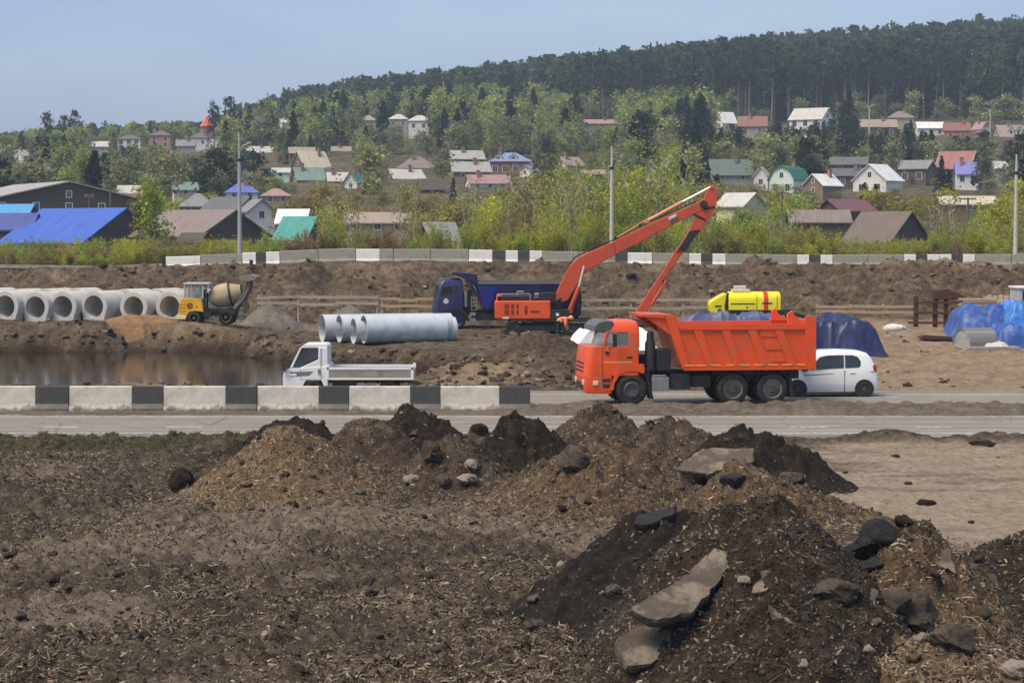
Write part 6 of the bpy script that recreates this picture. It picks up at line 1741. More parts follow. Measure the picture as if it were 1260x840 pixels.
def house(px, L, W, yr, ye, yb, Y, kind, rot, roof, wall, label, nf=2, ng=1, name="house", cat="house", chim=None, dormer=None, floors=1, over=.35, trim=False, wdark=False):
    k = FPX / Y; L, W = L / k, W / k
    if chim is None and name == 'house' and Y > 300 and int(px * 7) % 5 < 3: chim = (-.5, -.2, .25, .5)[int(px) % 4]
    X = (px - CX) / k
    zr, ze, zb = at(px, yr, Y).z, at(px, ye, Y).z, at(px, yb, Y).z
    g = min(float(zhill(np.array([X + a]), np.array([Y + b]))[0]) for a in (-L / 2, 0, L / 2) for b in (-W / 2, 0, W / 2))
    gm = float(zhill(np.array([X]), np.array([Y - W / 2]))[0])
    if gm > ze - .3: print("BURIED", label, round(gm, 1), round(ze, 1))
    g = min(g, zb) - .4
    t = thing(name, label, cat, (X, Y, g), R(rot), None)
    zr, ze = zr - g, ze - g; H = max(1.0, ze); hb = max(0.5, ze - (zb - g)) if zb - g < ze else 2.5
    l2, w2 = L / 2, W / 2
    wm, rm = wallm(wall), roofm(roof)
    mb = MB()
    if kind in ("gable", "gambrel"):
        yc = (zr + ze) / 2 + (zr - ze) * .18
        out = [(-w2, 0), (w2, 0), (w2, H), (0, zr - .12), (-w2, H)] if kind == "gable" else [(-w2, 0), (w2, 0), (w2, H), (w2 * .62, H + (zr - H) * .72), (0, zr - .12), (-w2 * .62, H + (zr - H) * .72), (-w2, H)]
        n = len(out); vs = [(-l2, y, z) for y, z in out] + [(l2, y, z) for y, z in out]
        mb.add(vs, [tuple(range(n))[::-1], tuple(range(n, 2 * n))] + [(i, (i + 1) % n, (i + 1) % n + n, i + n) for i in range(n)])
    else:
        mb.box(-l2, l2, -w2, w2, 0, H)
    wo = mb.build("wall", wm, t)
    mb = MB(); o_ = over
    if kind in ("gable", "gambrel"):
        if kind == "gable":
            sl = (zr - ze) / w2; line = [(-w2 - o_, ze - sl * o_), (0, zr), (w2 + o_, ze - sl * o_)]
        else:
            line = [(-w2 - o_, ze - .1), (-w2 * .62, ze + (zr - ze) * .74), (0, zr), (w2 * .62, ze + (zr - ze) * .74), (w2 + o_, ze - .1)]
        th = .14; prof = line + [(y, z - th) for y, z in line[::-1]]; n = len(prof)
        vs = [(-l2 - o_, y, z) for y, z in prof] + [(l2 + o_, y, z) for y, z in prof]
        m = len(line); fs = [(i, i + 1, i + 1 + n, i + n) for i in range(m - 1)] + [(i, i + 1, i + 1 + n, i + n) for i in range(m, n - 1)] + [(m - 1, m, m + n, m - 1 + n), (n - 1, 0, n, 2 * n - 1)]
        for b in (0, n):
            for i in range(m - 1): fs.append((b + i, b + i + 1, b + n - 2 - i, b + n - 1 - i))
        mb.add(vs, fs)
    else:
        rl = max(.3, l2 - w2) if kind == "hip" else .05
        z0 = ze - .12; a, b = l2 + o_, w2 + o_
        vs = [(-a, -b, z0), (a, -b, z0), (a, b, z0), (-a, b, z0), (-a, -b, z0 + .12), (a, -b, z0 + .12), (a, b, z0 + .12), (-a, b, z0 + .12), (-rl, 0, zr), (rl, 0, zr)]
        mb.add(vs, [(0, 1, 5, 4), (1, 2, 6, 5), (2, 3, 7, 6), (3, 0, 4, 7), (3, 2, 1, 0), (4, 5, 9, 8), (5, 6, 9), (6, 7, 8, 9), (7, 4, 8)])
    ro = mb.build("roof", rm, t)
    if trim and kind == "gable":
        mb = MB(); sl = (zr - ze) / w2
        for s_ in (-1, 1):
            x = s_ * (l2 + o_ + .015)
            for q in (-1, 1): mb.bar((x, 0, zr - .1), (x, q * (w2 + o_), ze - sl * o_ - .1), .05, .3)
        mb.build("barge_board", TRIMW, ro)
    ws = min(1.5, max(.8, hb * .42)); ww = ws * .8
    def win(x, y, z, ax):
        mb = MB(); q = .09
        if ax == "f":
            mb.box(x - ww / 2 - q, x + ww / 2 + q, y - .03, y + .02, z - ws / 2 - q, z + ws / 2 + q)
        else:
            mb.box(y - .02 if ax < 0 else y - .02, y + .03 if ax > 0 else y + .02, x - ww / 2 - q, x + ww / 2 + q, z - ws / 2 - q, z + ws / 2 + q) if ax > 0 else mb.box(y - .03, y + .02, x - ww / 2 - q, x + ww / 2 + q, z - ws / 2 - q, z + ws / 2 + q)
        f = mb._build("window", WFR, t)
        mb = MB()
        for d in (-1, 1):
            c = d * ww / 4
            if ax == "f": mb.box(x + c - ww / 4 + .02, x + c + ww / 4 - .02, y - .036, y - .02, z - ws / 2, z + ws / 2)
            elif ax > 0: mb.box(y + .02, y + .036, x + c - ww / 4 + .02, x + c + ww / 4 - .02, z - ws / 2, z + ws / 2)
            else: mb.box(y - .036, y - .02, x + c - ww / 4 + .02, x + c + ww / 4 - .02, z - ws / 2, z + ws / 2)
        mb._build("pane", WDK, f)
    for fl in range(floors):
        zz = ze - hb * (fl + .52) / floors
        for i in range(nf): win(-l2 + L * (i + .5) / nf, -w2, zz, "f")
        for i in range(ng):
            y = -w2 + W * (i + .5) / ng; win(y, l2, zz, 1); win(y, -l2, zz, -1)
    if kind in ("gable", "gambrel") and zr - ze > 1.8 and ng:
        ws *= .8; ww *= .8; win(0, l2, ze + (zr - ze) * .30, 1); win(0, -l2, ze + (zr - ze) * .30, -1)
    if chim is not None:
        mb = MB(); x = chim * l2; mb.box(x - .3, x + .3, -w2 * .25 - .3, -w2 * .25 + .3, zr - (zr - ze) * .4, zr + .7); mb.box(x - .38, x + .38, -w2 * .25 - .38, -w2 * .25 + .38, zr + .7, zr + .82); mb.build("chimney", CHM, ro)
    if dormer:
        for dx in dormer:
            mb = MB(); x = dx * l2; dw = min(1.1, L * .1); zb_ = ze + (zr - ze) * .18; yb_ = -w2 * .8
            mb.prism([(x - dw, zb_), (x + dw, zb_), (x + dw, zb_ + (zr - ze) * .3), (x, zb_ + (zr - ze) * .62), (x - dw, zb_ + (zr - ze) * .3)], yb_, 0); d_ = mb.build("dormer", TRIMW, ro)
            mb = MB(); mb.box(x - dw * .45, x + dw * .45, yb_ - .02, yb_ + .02, zb_ + .1, zb_ + (zr - ze) * .3); mb.build("pane", WDK, d_)
            mb = MB(); e = .2
            for s_ in (-1, 1): mb.bar((x, yb_ - e, zb_ + (zr - ze) * .64), (x + s_ * (dw + e), yb_ - e, zb_ + (zr - ze) * .28), .02, .02); mb.add([(x, yb_ - e, zb_ + (zr - ze) * .66), (x + s_ * (dw + e), yb_ - e, zb_ + (zr - ze) * .27), (x + s_ * (dw + e), 0, zb_ + (zr - ze) * .27), (x, 0, zb_ + (zr - ze) * .66)], [(0, 1, 2, 3)])
            mb.build("dormer_roof", rm, d_)
    c, s_ = abs(math.cos(R(rot))), abs(math.sin(R(rot)))
    HOUSES.append((px, (L * c + W * s_) * k / 2, yr, ye, yb, Y, label, (L * s_ + W * c) / 2))
    return t


# near left
house(51, 220, 200, 225, 247.5, 264, 238, "gable", -60, "greylt", "dbrown", "big dark barn with a wide pale grey roof and white gable windows, far left", 0, 5, name="barn", cat="barn")
house(12, 66, 40, 251, 271, 286, 217, "gable", -20, "cyan", "dbrown", "dark shed with a bright cyan roof at the left edge", 1, 0, name="shed", cat="shed")
house(16, 64, 30, 262, 278, 292, 207, "gable", -15, "dblue", "dbrown", "low dark shed with a violet blue roof below the cyan roof", 2, 0, name="shed", cat="shed")
bh = house(104, 140, 140, 256, 296, 308, 205, "gable", -35, "blue", "dbrown", "dark house with the biggest bright blue roof", 2, 0, chim=None)
mb = MB()
z = bh.children[1].data
house(132, 66, 50, 245, 256, 264, 236, "gable", -20, "white", "brown", "house with a clean white roof behind the biggest blue roof", 1, 0)
house(148, 42, 30, 238, 245.5, 252, 262, "gable", -8, "maroon", "brown", "house with a dark red roof behind the white roof", 0, 0)
house(248, 109, 122, 258, 288, 306, 200, "gable", -35, "taupe", "dbrown", "long dark barn with a grey brown roof right of the tall leafy tree", 0, 0, name="barn", cat="barn")
house(240, 40, 42, 286, 305, 314, 186, "gable", -42, "dbrown", "dbrown", "small black gabled shed in front of the grey brown barn", 0, 0, name="shed", cat="shed")
house(244, 40, 34, 238, 254, 262, 272, "hip", 5, "grey", "log", "house with a grey hipped roof behind the grey brown barn", 2, 1)
house(285, 56, 42, 242, 257, 270, 256, "gable", -35, "dgrey", "white", "house with a dark grey roof and a white gable by the left lamp post", 2, 1)
house(298, 38, 30, 225, 237, 245, 330, "hip", 10, "violet", "white", "house with a violet blue hipped roof behind the left lamp post", 2, 1)
house(162, 28, 20, 228, 238, 244, 335, "gable", 0, "pale", "grey", "pale roofed house left of the tall leafy tree, behind the maroon roof", 2, 0)
house(228, 28, 22, 224, 232, 238, 360, "gable", 15, "tealgrey", "white", "pale green roofed house behind the grey hipped roof", 1, 1)
house(317, 30, 34, 245, 258, 270, 252, "gable", -62, "grey", "white", "white gabled house with grey roof just right of the left lamp post", 1, 1)
house(370, 42, 42, 266, 290, 302, 195, "gable", -28, "teal", "dbrown", "dark shed with a teal roof in the bushes right of the left lamp post", 0, 0, name="shed", cat="shed")
house(362, 33, 24, 257, 270, 278, 216, "gable", -10, "white", "grey", "white roofed shed behind the teal roof", 1, 0, name="shed", cat="shed")
house(340, 32, 24, 232, 241, 248, 300, "hip", 10, "pink", "tan", "low house with a faded pink hipped roof", 2, 0)
house(540, 42, 40, 273, 300, 312, 190, "gable", 40, "greylt", "dbrown", "dark shed with a pale tilted roof in the bushes above the blue truck", 0, 0, name="shed", cat="shed")
house(466, 76, 42, 261, 272, 282, 216, "gable", 0, "tan", "tan", "long low tan building half hidden by brown bushes", 3, 0)
# middle slope
house(383, 36, 40, 186, 208, 220, 478, "gable", 35, "straw", "brown", "steep brown house with a straw coloured roof and dark left gable", 0, 1, floors=1)
house(372, 30, 24, 181, 188, 205, 500, "gable", 10, "tan", "brown", "tan roof rising just behind the steep brown house", 0, 0)
house(380, 34, 26, 206, 220, 230, 432, "gable", 20, "tealgrey", "log", "house with a dull green roof below the steep brown house", 1, 1)
house(347, 20, 14, 206.5, 211, 218, 450, "gable", 0, "pale", "mint", "small mint walled hut left of the dull green roof", 1, 0)
house(436, 24, 16, 211, 222, 234, 402, "gable", 75, "teal", "white", "small white house with a teal trimmed gable below the big hipped roof", 1, 1)
house(416, 24, 18, 212, 221, 230, 420, "gable", 12, "pale", "log", "pale roofed cottage left of the teal trimmed gable", 1, 0)
house(513, 47, 36, 193, 207.5, 224, 470, "hip", 8, "taupe", "brown", "large brown house with a wide grey brown hipped roof", 2, 1, floors=1)
house(498, 42, 28, 208, 219, 226, 432, "gable", 30, "pale", "brown", "pale roofed house with brown left gable, in front of the wide hipped roof", 1, 1)
house(531, 30, 20, 220, 231, 238, 382, "gable", 8, "dbrown", "dbrown", "low black roofed shed below the wide hipped roof", 0, 0, name="shed", cat="shed")
house(573, 40, 30, 185, 195, 224, 460, "gable", 14, "greylt", "brown", "tall brown house with a two-step pale roof left of the blue roofed villa", 2, 1, floors=2)
house(578, 46, 26, 199, 210, 222, 440, "gable", 14, "greylt", "log", "lower front wing with a pale roof before the tall brown house", 2, 1)
house(600, 50, 26, 215, 224.5, 233, 400, "gable", 15, "pink", "white", "long white house with a pink roof below the blue roofed villa", 3, 1)
house(628, 50, 36, 188, 199, 217, 450, "hip", 0, "bluegrey", "brick", "brick villa with a blue grey hipped roof and white dormers", 4, 2, dormer=(-.6, .15), floors=1)
house(651, 16, 18, 203, 209, 216, 435, "gable", 60, "bluegrey", "white", "small white gabled annex right of the blue roofed villa", 0, 0)
house(454, 19, 16, 142, 148.5, 158, 645, "hip", 0, "tan", "tan", "leftmost of three hipped roofs high on the slope", 2, 1)
house(491, 23, 18, 140.5, 147, 157, 650, "hip", 0, "pale", "grey", "middle of three hipped roofs high on the slope", 2, 1)
house(517, 25, 18, 142, 149, 161, 640, "hip", -8, "pale", "white", "rightmost of three hipped roofs high on the slope", 2, 1)
house(700, 26, 26, 193, 203, 214, 440, "gable", 34, "tan", "cream", "cream house with a light brown roof and bright left gable", 1, 1)
house(731, 30, 18, 209, 213.5, 220, 425, "gable", 0, "tan", "log", "low tan roofed shed right of the cream house", 1, 0, name="shed", cat="shed")
house(802, 14, 12, 207, 213, 222, 420, "gable", 75, "pale", "white", "tiny white hut in front of the dark pines, right of the concrete pole", 0, 1, name="hut", cat="hut")
house(898, 50, 34, 196, 214, 223, 428, "gable", 4, "dkgreen", "grey", "house with a large grey green roof right of the excavator's boom tip", 2, 1)
house(738, 40, 20, 147, 152, 158, 622, "gable", 0, "pink", "tan", "long faded pink roof among the trees above the concrete pole", 3, 0)
house(410, 44, 44, 0, 0, 0, 0, "gable", 0, "pale", "grey", "") if False else None
house(911, 40, 46, 237, 252, 264, 262, "gable", -42, "pale", "yellow", "shed with a whitish roof and pale yellow gable at the boom tip", 0, 0, name="shed", cat="shed")
# upper right
house(892, 20, 16, 138, 150, 158, 600, "gable", 30, "white", "white", "white roofed house at the forest edge left of the red roof", 0, 1)
house(925, 34, 22, 143, 154.5, 167, 582, "gable", -8, "rbrown", "tan", "house with a long red brown roof at the forest edge", 2, 1)
house(997, 42, 40, 133, 147, 168, 580, "gable", -30, "pale", "white", "largest white house at the forest edge with a pale roof", 3, 2, floors=2)
house(1078, 44, 26, 147, 156, 168, 590, "gable", 0, "tan", "brown", "long low tan brown roof left of the hipped one uphill", 3, 0)
house(1106, 32, 24, 137, 145.5, 164, 600, "hip", -6, "taupe", "tan", "brown house with a hipped roof standing highest at right", 2, 1)
house(1142, 32, 18, 150, 157, 168, 592, "gable", 0, "white", "white", "white low house right of the highest hipped roof", 3, 0)
house(1175, 30, 22, 151, 160, 174, 586, "gable", -10, "rbrown", "redbrick", "reddish brown house between white houses uphill right", 2, 1)
house(1205, 16, 14, 150, 158, 168, 600, "gable", -60, "pink", "white", "small white gabled house left of the tan dormer roof", 0, 1)
house(1241, 36, 30, 154, 168, 180, 578, "gable", 8, "tan", "tan", "tan house with two small dormers near the right edge", 2, 1, dormer=(-.2, .3))
# lower right row
house(937, 15, 18, 205, 216, 231, 402, "gable", 70, "pale", "white", "narrow white gabled house left of the teal gambrel house", 1, 1)
house(970, 36, 34, 204, 221, 240, 390, "gambrel", 52, "green", "mint", "mint green gambrel house with a dark green roof", 0, 2)
house(1011, 34, 32, 214, 227, 241, 380, "gable", 40, "white", "log", "brown cottage with a bright white roof right of the gambrel house", 0, 1)
house(1044, 44, 34, 193, 202, 231, 432, "gable", -14, "dgrey", "dbrown", "dark two-storey house with a grey roof and white gable window", 2, 1, floors=2)
house(1046, 44, 20, 207, 215, 231, 420, "gable", -4, "dgrey", "dbrown", "dark lower wing with its own roof before the dark two-storey house", 2, 0)
house(1079, 40, 46, 202, 221, 240, 400, "gable", 50, "white", "white", "white house with a big grey gable and white roof", 0, 2)
house(1127, 36, 34, 197, 207, 226, 430, "gable", -32, "grey", "brown", "house with a grey roof and white framed right gable", 2, 1, trim=True)
house(1177, 42, 36, 186, 206, 228, 432, "gable", -32, "red", "dbrown", "dark house with a red roof and white trimmed gable", 2, 1, trim=True)
house(1188, 26, 22, 199, 212, 228, 400, "gable", -6, "lavender", "white", "house with a lavender roof in front of the red roof", 2, 0)
house(1229, 22, 20, 198, 206, 218, 430, "gable", 10, "pale", "grey", "pale roofed house left of the pole at the right edge", 1, 1)
house(1040, 54, 44, 245, 258, 264, 262, "gable", 32, "maroon", "dbrown", "low house with a maroon roof and dark left gable", 0, 0)
house(1006, 70, 40, 258, 271, 282, 230, "gable", 0, "taupe", "brown", "long shed with a grey brown roof left of the big brown gable", 0, 0, name="shed", cat="shed")
house(1090, 74, 74, 260, 296, 308, 196, "gable", -52, "brown", "dbrown", "nearest right house with a brown roof and big black gable", 0, 0, trim=False)
house(1187, 64, 40, 241, 250, 258, 272, "gable", 0, "straw", "log", "long low house with a pale straw roof behind the utility poles", 3, 0)
# upper left
house(124, 24, 18, 174, 180, 188, 700, "gable", 0, "pale", "grey", "pale roofed house left of the white villa uphill", 2, 0)
house(162, 28, 22, 166, 171.5, 185, 690, "hip", 0, "dgrey", "white", "white villa with a dark hipped roof high at left", 3, 1, floors=2)
house(200, 27, 24, 161, 167, 182, 688, "hip", 0, "brown", "redbrick", "red brick villa with a brown hipped roof high at left", 2, 1, floors=2)
house(230, 22, 18, 172, 179, 186, 680, "gable", 6, "grey", "tan", "grey roofed house right of the red brick villa", 2, 0)
house(247, 20, 16, 163, 170, 180, 700, "hip", 0, "dgrey", "white", "dark roofed house below the orange steeple", 2, 0)
house(265, 18, 14, 172, 178, 185, 680, "gable", 75, "white", "white", "small white gabled house right of the dark roofed one uphill", 0, 1)
house(256, 12, 12, 142.5, 155.5, 170, 725, "pyr", 20, "orange", "redbrick", "tower with a bright orange steep roof high at left", 1, 0, name="tower", cat="tower")
house(28, 16, 18, 184, 191, 200, 640, "gable", 68, "pale", "white", "small white gabled house alone far left", 0, 1)
house(318, 36, 20, 180, 187, 197, 600, "gable", 4, "pale", "tan", "pale long house among dark trees left of the steep brown house", 2, 0)
house(421, 23, 16, 180, 185.5, 205, 560, "gable", 0, "tan", "cream", "tan roofed hut right of the steep brown house", 1, 0)
house(350, 10, 10, 146, 150, 156, 690, "gable", 40, "white", "white", "tiny white roof high among the birches", 0, 0)
# ================================================================== trees and bushes
def quads(c, size, g, elong=1.3, flat=0.0):
    """leaf sprays: one little rhombus per centre, turned every way"""
    n = len(c)
    nr = g.normal(size=(n, 3)); nr[:, 2] += flat; nr /= np.linalg.norm(nr, axis=1)[:, None]
    t = g.normal(size=(n, 3)); t -= nr * (t * nr).sum(1)[:, None]; t /= np.linalg.norm(t, axis=1)[:, None]
    b = np.cross(nr, t); s = (size * (.55 + .9 * g.random(n)))[:, None]
    V = np.stack([c - t * s * elong * .5, c + b * s * .5, c + t * s * elong * .5, c - b * s * .5], 1).reshape(-1, 3)
    return V, np.arange(4 * n).reshape(-1, 4)


def limb(mb, p0, d, L, r0, r1, g, n=4, bend=.15, seg=6):
    p = Vector(p0); d = Vector(d).normalized(); pts = [p.copy()]
    for i in range(n):
        d = (d + Vector(g.normal(0, bend, 3))).normalized(); p = p + d * (L / n); pts.append(p.copy())
    for i in range(n): mb.cyl(pts[i], pts[i + 1], r0 + (r1 - r0) * i / n, r0 + (r1 - r0) * (i + 1) / n, seg)
    return pts


BARKP = mat("pine_bark", (.21, .165, .125), .9, .3, 2); BARKB = mat("pale_birch_bark", (.52, .50, .45), .85, .2, 3, c2=(.06, .055, .05), c2amt=(.62, .7), c2scale=5); BARKG = mat("grey_bark", (.30, .265, .215), .9, .25, 3)
F_PINE = foliage("pine_needles", (.050, .078, .048), .55, (1.15, 1.05, .95), .25)
F_SPR = foliage("dark_conifer_needles", (.026, .046, .034), .5, (1.1, 1.05, 1), .2)
F_BIR = foliage("young_birch_leaves", (.27, .325, .095), .28, (1.1, 1.05, .95), .18)
F_GRY = foliage("grey_green_buds", (.22, .245, .125), .3, (1.15, 1.0, .95), .22)
F_YEL = foliage("yellow_green_leaves", (.40, .42, .05), .25, (1.15, 1.05, .9), .18)
F_OLV = foliage("olive_bush_leaves", (.28, .26, .075), .28, (1.15, 1.0, .9), .2)
F_BRN = foliage("brown_budding_twigs", (.25, .185, .085), .3, (1.15, 1.0, .95), .18)
F_MID = foliage("fresh_green_leaves", (.27, .34, .065), .26, (1.15, 1.05, .9), .18)


def mk_tree(kind, seed):
    """returns (trunk MB, crown verts, crown faces) for a tree of height 1 * its own metres"""
    g = np.random.default_rng(seed); mb = MB(); C = []; S_ = []
    if kind == "pine":
        H = 21.0; pts = limb(mb, (0, 0, -.5), (0, 0, 1), H, .26, .07, g, 7, .02, 7)
        base_ = .42 + .14 * g.random()
        for k in range(int(15 + 5 * g.random())):
            h = base_ + (1 - base_) * (k + g.random()) / 18; h = min(h, .99)
            a = g.random() * 6.28; env = math.sin(math.pi * min(1, (h - base_) / (1 - base_) * .82 + .16)) ** .7
            r = (.5 + 2.3 * g.random()) * env
            c = np.array([math.cos(a) * r, math.sin(a) * r, h * H]); n = int(26 + 16 * g.random())
            if g.random() < .7: limb(mb, (0, 0, h * H - .8), (math.cos(a), math.sin(a), .45), r * .95, .07, .03, g, 2, .1, 4)
            C.append(c + g.normal(0, 1, (n, 3)) * np.array([.85, .85, .42]) * (.6 + .6 * env)); S_.append(np.full(n, .62))
        flat = .9
    elif kind == "spruce":
        H = 13.0; limb(mb, (0, 0, -.5), (0, 0, 1), H, .22, .03, g, 5, .01, 7)
        for k in range(30):
            h = .08 + .91 * k / 30; R_ = (1 - h) ** .8 * 2.7 * (.75 + .5 * g.random()) + .15
            for j in range(int(4 + 7 * (1 - h))):
                a = g.random() * 6.28; n = int(5 + 8 * (1 - h)); t = g.random(n) ** .7
                C.append(np.stack([np.cos(a + g.normal(0, .12, n)) * R_ * t, np.sin(a + g.normal(0, .12, n)) * R_ * t, h * H - t * R_ * .28 + g.normal(0, .12, n)], 1)); S_.append(np.full(n, .5))
        flat = 1.2
    elif kind == "round":       # broad dark evergreen
        H = 11.0; limb(mb, (0, 0, -.5), (0, 0, 1), H * .8, .24, .06, g, 5, .03, 7)
        for k in range(34):
            h = .12 + .86 * g.random(); env = math.sqrt(max(.03, 1 - ((h - .42) / .6) ** 2)); a = g.random() * 6.28; r = 2.9 * env * g.random() ** .4
            n = 34; c = np.array([math.cos(a) * r, math.sin(a) * r, h * H]); C.append(c + g.normal(0, 1, (n, 3)) * np.array([.7, .7, .45])); S_.append(np.full(n, .5))
        flat = 1.0
    elif kind in ("birch", "decid"):
        H = 12.0 if kind == "birch" else 9.5
        pts = limb(mb, (0, 0, -.5), (0, 0, 1), H * .95, .15, .03, g, 6, .04, 6)
        for k in range(13):
            h = .25 + .6 * g.random(); a = g.random() * 6.28
            p = limb(mb, (0, 0, h * H), (math.cos(a), math.sin(a), 1.0 if kind == "birch" else .6), (1 - h * .6) * (2.6 if kind == "birch" else 3.4), .055, .015, g, 3, .15, 4)
            for q in p[1:]:
                n = 28; C.append(np.array(q[:]) + g.normal(0, 1, (n, 3)) * (np.array([.55, .55, .7]) if kind == "birch" else np.array([.75, .75, .55]))); S_.append(np.full(n, .30))
        for q in pts[3:]:
            n = 26; C.append(np.array(q[:]) + g.normal(0, 1, (n, 3)) * np.array([.6, .6, .8])); S_.append(np.full(n, .30))
        flat = .9
    elif kind == "bush":
        H = 4.2
        for k in range(int(13 + 6 * g.random())):
            a = g.random() * 6.28; lean = .06 + .36 * g.random(); L = H * (.6 + .45 * g.random())
            p = limb(mb, (math.cos(a) * .35 * g.random(), math.sin(a) * .35 * g.random(), -.2), (math.cos(a) * lean, math.sin(a) * lean, 1), L, .034, .008, g, 5, .07, 4)
            for j, q in enumerate(p[1:]):
                n = int(14 + 13 * j); q2 = p[j]
                t = g.random((n, 1)); c = np.array(q2[:]) * (1 - t) + np.array(q[:]) * t; C.append(c + g.normal(0, 1, (n, 3)) * np.array([.2, .2, .2])); S_.append(np.full(n, .115))
        flat = .9
    elif kind == "sapling":      # tall slim young tree with bare pale stems
        H = 7.5
        for k in range(int(2 + 3 * g.random())):
            a = g.random() * 6.28; pts = limb(mb, (math.cos(a) * .4 * k, math.sin(a) * .4 * k, -.3), (math.cos(a) * .1, math.sin(a) * .1, 1), H * (.75 + .3 * g.random()), .075, .015, g, 6, .05, 5)
            for j in range(2, 7):
                for _ in range(3):
                    b = g.random() * 6.28; p = limb(mb, pts[j], (math.cos(b), math.sin(b), 1.2), .6 + 1.0 * g.random(), .02, .006, g, 2, .15, 4)
                    n = 20; C.append(np.array(p[-1][:]) + g.normal(0, 1, (n, 3)) * np.array([.3, .3, .4])); S_.append(np.full(n, .16))
        flat = .9
    C = np.concatenate(C); S_ = np.concatenate(S_)
    V, F = quads(C, S_, g, 1.4, flat)
    return mb, V, F, H


PROTO = {}
def proto(kind, var, crown, bark, name):
    key = (kind, var, crown.name)
    if key not in PROTO:
        mk = (kind, var)
        if mk not in MESHES:
            mb, V, F, H = mk_tree(kind, 900 + var * 13 + len(kind)); MESHES[mk] = (mb, V, F, H)
        mb, V, F, H = MESHES[mk]
        tm = mb.build("trunk", bark, None, sm=60); trunk_me = tm.data; bpy.data.objects.remove(tm)
        cm = np_mesh("crown", V, F, crown)
        PROTO[key] = (trunk_me, cm, H)
    return PROTO[key]
MESHES = {}


def plant(name, kind, var, crown, bark, X, Y, z, h, rz, label, cat, group, wid=1.0, crown_name="crown", trunk_name="trunk"):
    tm, cm, H = proto(kind, var, crown, bark, name)
    t = thing(name, label, cat, (X, Y, z), rz, group); s_ = h / H; t.scale = (s_ * wid, s_ * wid, s_)
    link(trunk_name, tm, t); link(crown_name, cm, t); return t


gt = np.random.default_rng(77)
def zh(X, Y): return float(zhill(np.array([X]), np.array([Y]))[0])


def where(px, Y):
    """plain words for a place on the slope: the house nearest to it in the picture"""
    best, bd = None, 1e9
    for (hx, hw, yr, ye, yb, HY, lab, hd) in HOUSES:
        d = abs(px - hx) / (hw + 8) + abs(Y - HY) / 70.0
        if d < bd: bd, best = d, (hx, hw, HY, lab)
    hx, hw, HY, lab = best
    rel = "left of" if px < hx - hw * .6 else "right of" if px > hx + hw * .6 else ("in front of" if Y < HY else "behind")
    return rel, lab, bd


def short(lab):
    w = lab.split()
    stop = {"with", "behind", "below", "at", "right", "left", "by", "in", "just", "before", "from", "high", "among", "half", "above"}
    out = [w[0]]
    for x in w[1:]:
        if x in stop and len(out) >= 2: break
        out.append(x)
    if "with" in w and w.index("with") == len(out): out += w[w.index("with"):w.index("with") + 5]
    while out and out[-1] in ("a", "the", "and", "with", "of", "in", "at", "by"): out.pop()
    return " ".join(out[:8])


SKYL = ([-60, 0, 60, 100, 250, 265, 300, 350, 430, 560, 700, 850, 930, 1000, 1100, 1200, 1320], [166, 165, 158, 153, 149, 141, 128, 111, 96, 81, 66, 51, 43, 36, 29, 19, 17])
def sky_h(px, Y, z, h, g):
    """no crown rises above the wooded skyline"""
    lim = float(np.interp(px, *SKYL)) + float(g.uniform(-3, 9))
    return min(h, at(px, lim, Y).z - z)


def clear_of_houses(px, Y, wpx, top, cover=.45):
    for (hx, hw, yr, ye, yb, HY, lab, hd) in HOUSES:
        if abs(px - hx) < hw + wpx * .8 and abs(Y - HY) < hd + 2.5: return False
        if Y < HY and abs(px - hx) < hw + wpx * .7 and top < ye + cover * (yb - ye): return False
    return True


used = []
def try_tree(px, Y, h, name, kinds, crown, bark, desc, cat, group, gap, wid=1.0, cover=.15):
    X = (px - CX) * Y / FPX
    for (x, y, g_) in used:
        if abs(x - X) < 12 and (x - X) ** 2 + (y - Y) ** 2 < (gap * .5 + g_ * .5) ** 2: return False
    z = zh(X, Y); h = sky_h(px, Y, z, h, gt)
    if h < 2.2: return False
    top = py_of(Y, z + h)
    if not clear_of_houses(px, Y, h * .22 * wid * FPX / Y, top, cover): return False
    used.append((X, Y, gap))
    rel, lab, bd = where(px, Y)
    lb = desc + " " + rel + " the " + short(lab)
    if len(lb.split()) > 16: lb = " ".join(lb.split()[:16])
    kd, var = kinds[gt.integers(len(kinds))]
    plant(name, kd, var, crown, bark, X, Y, z - .15, h, gt.random() * 6.28, " ".join(lb.split()[:16]), cat, group, wid); return True


U_ = lambda a, b: float(gt.uniform(a, b))
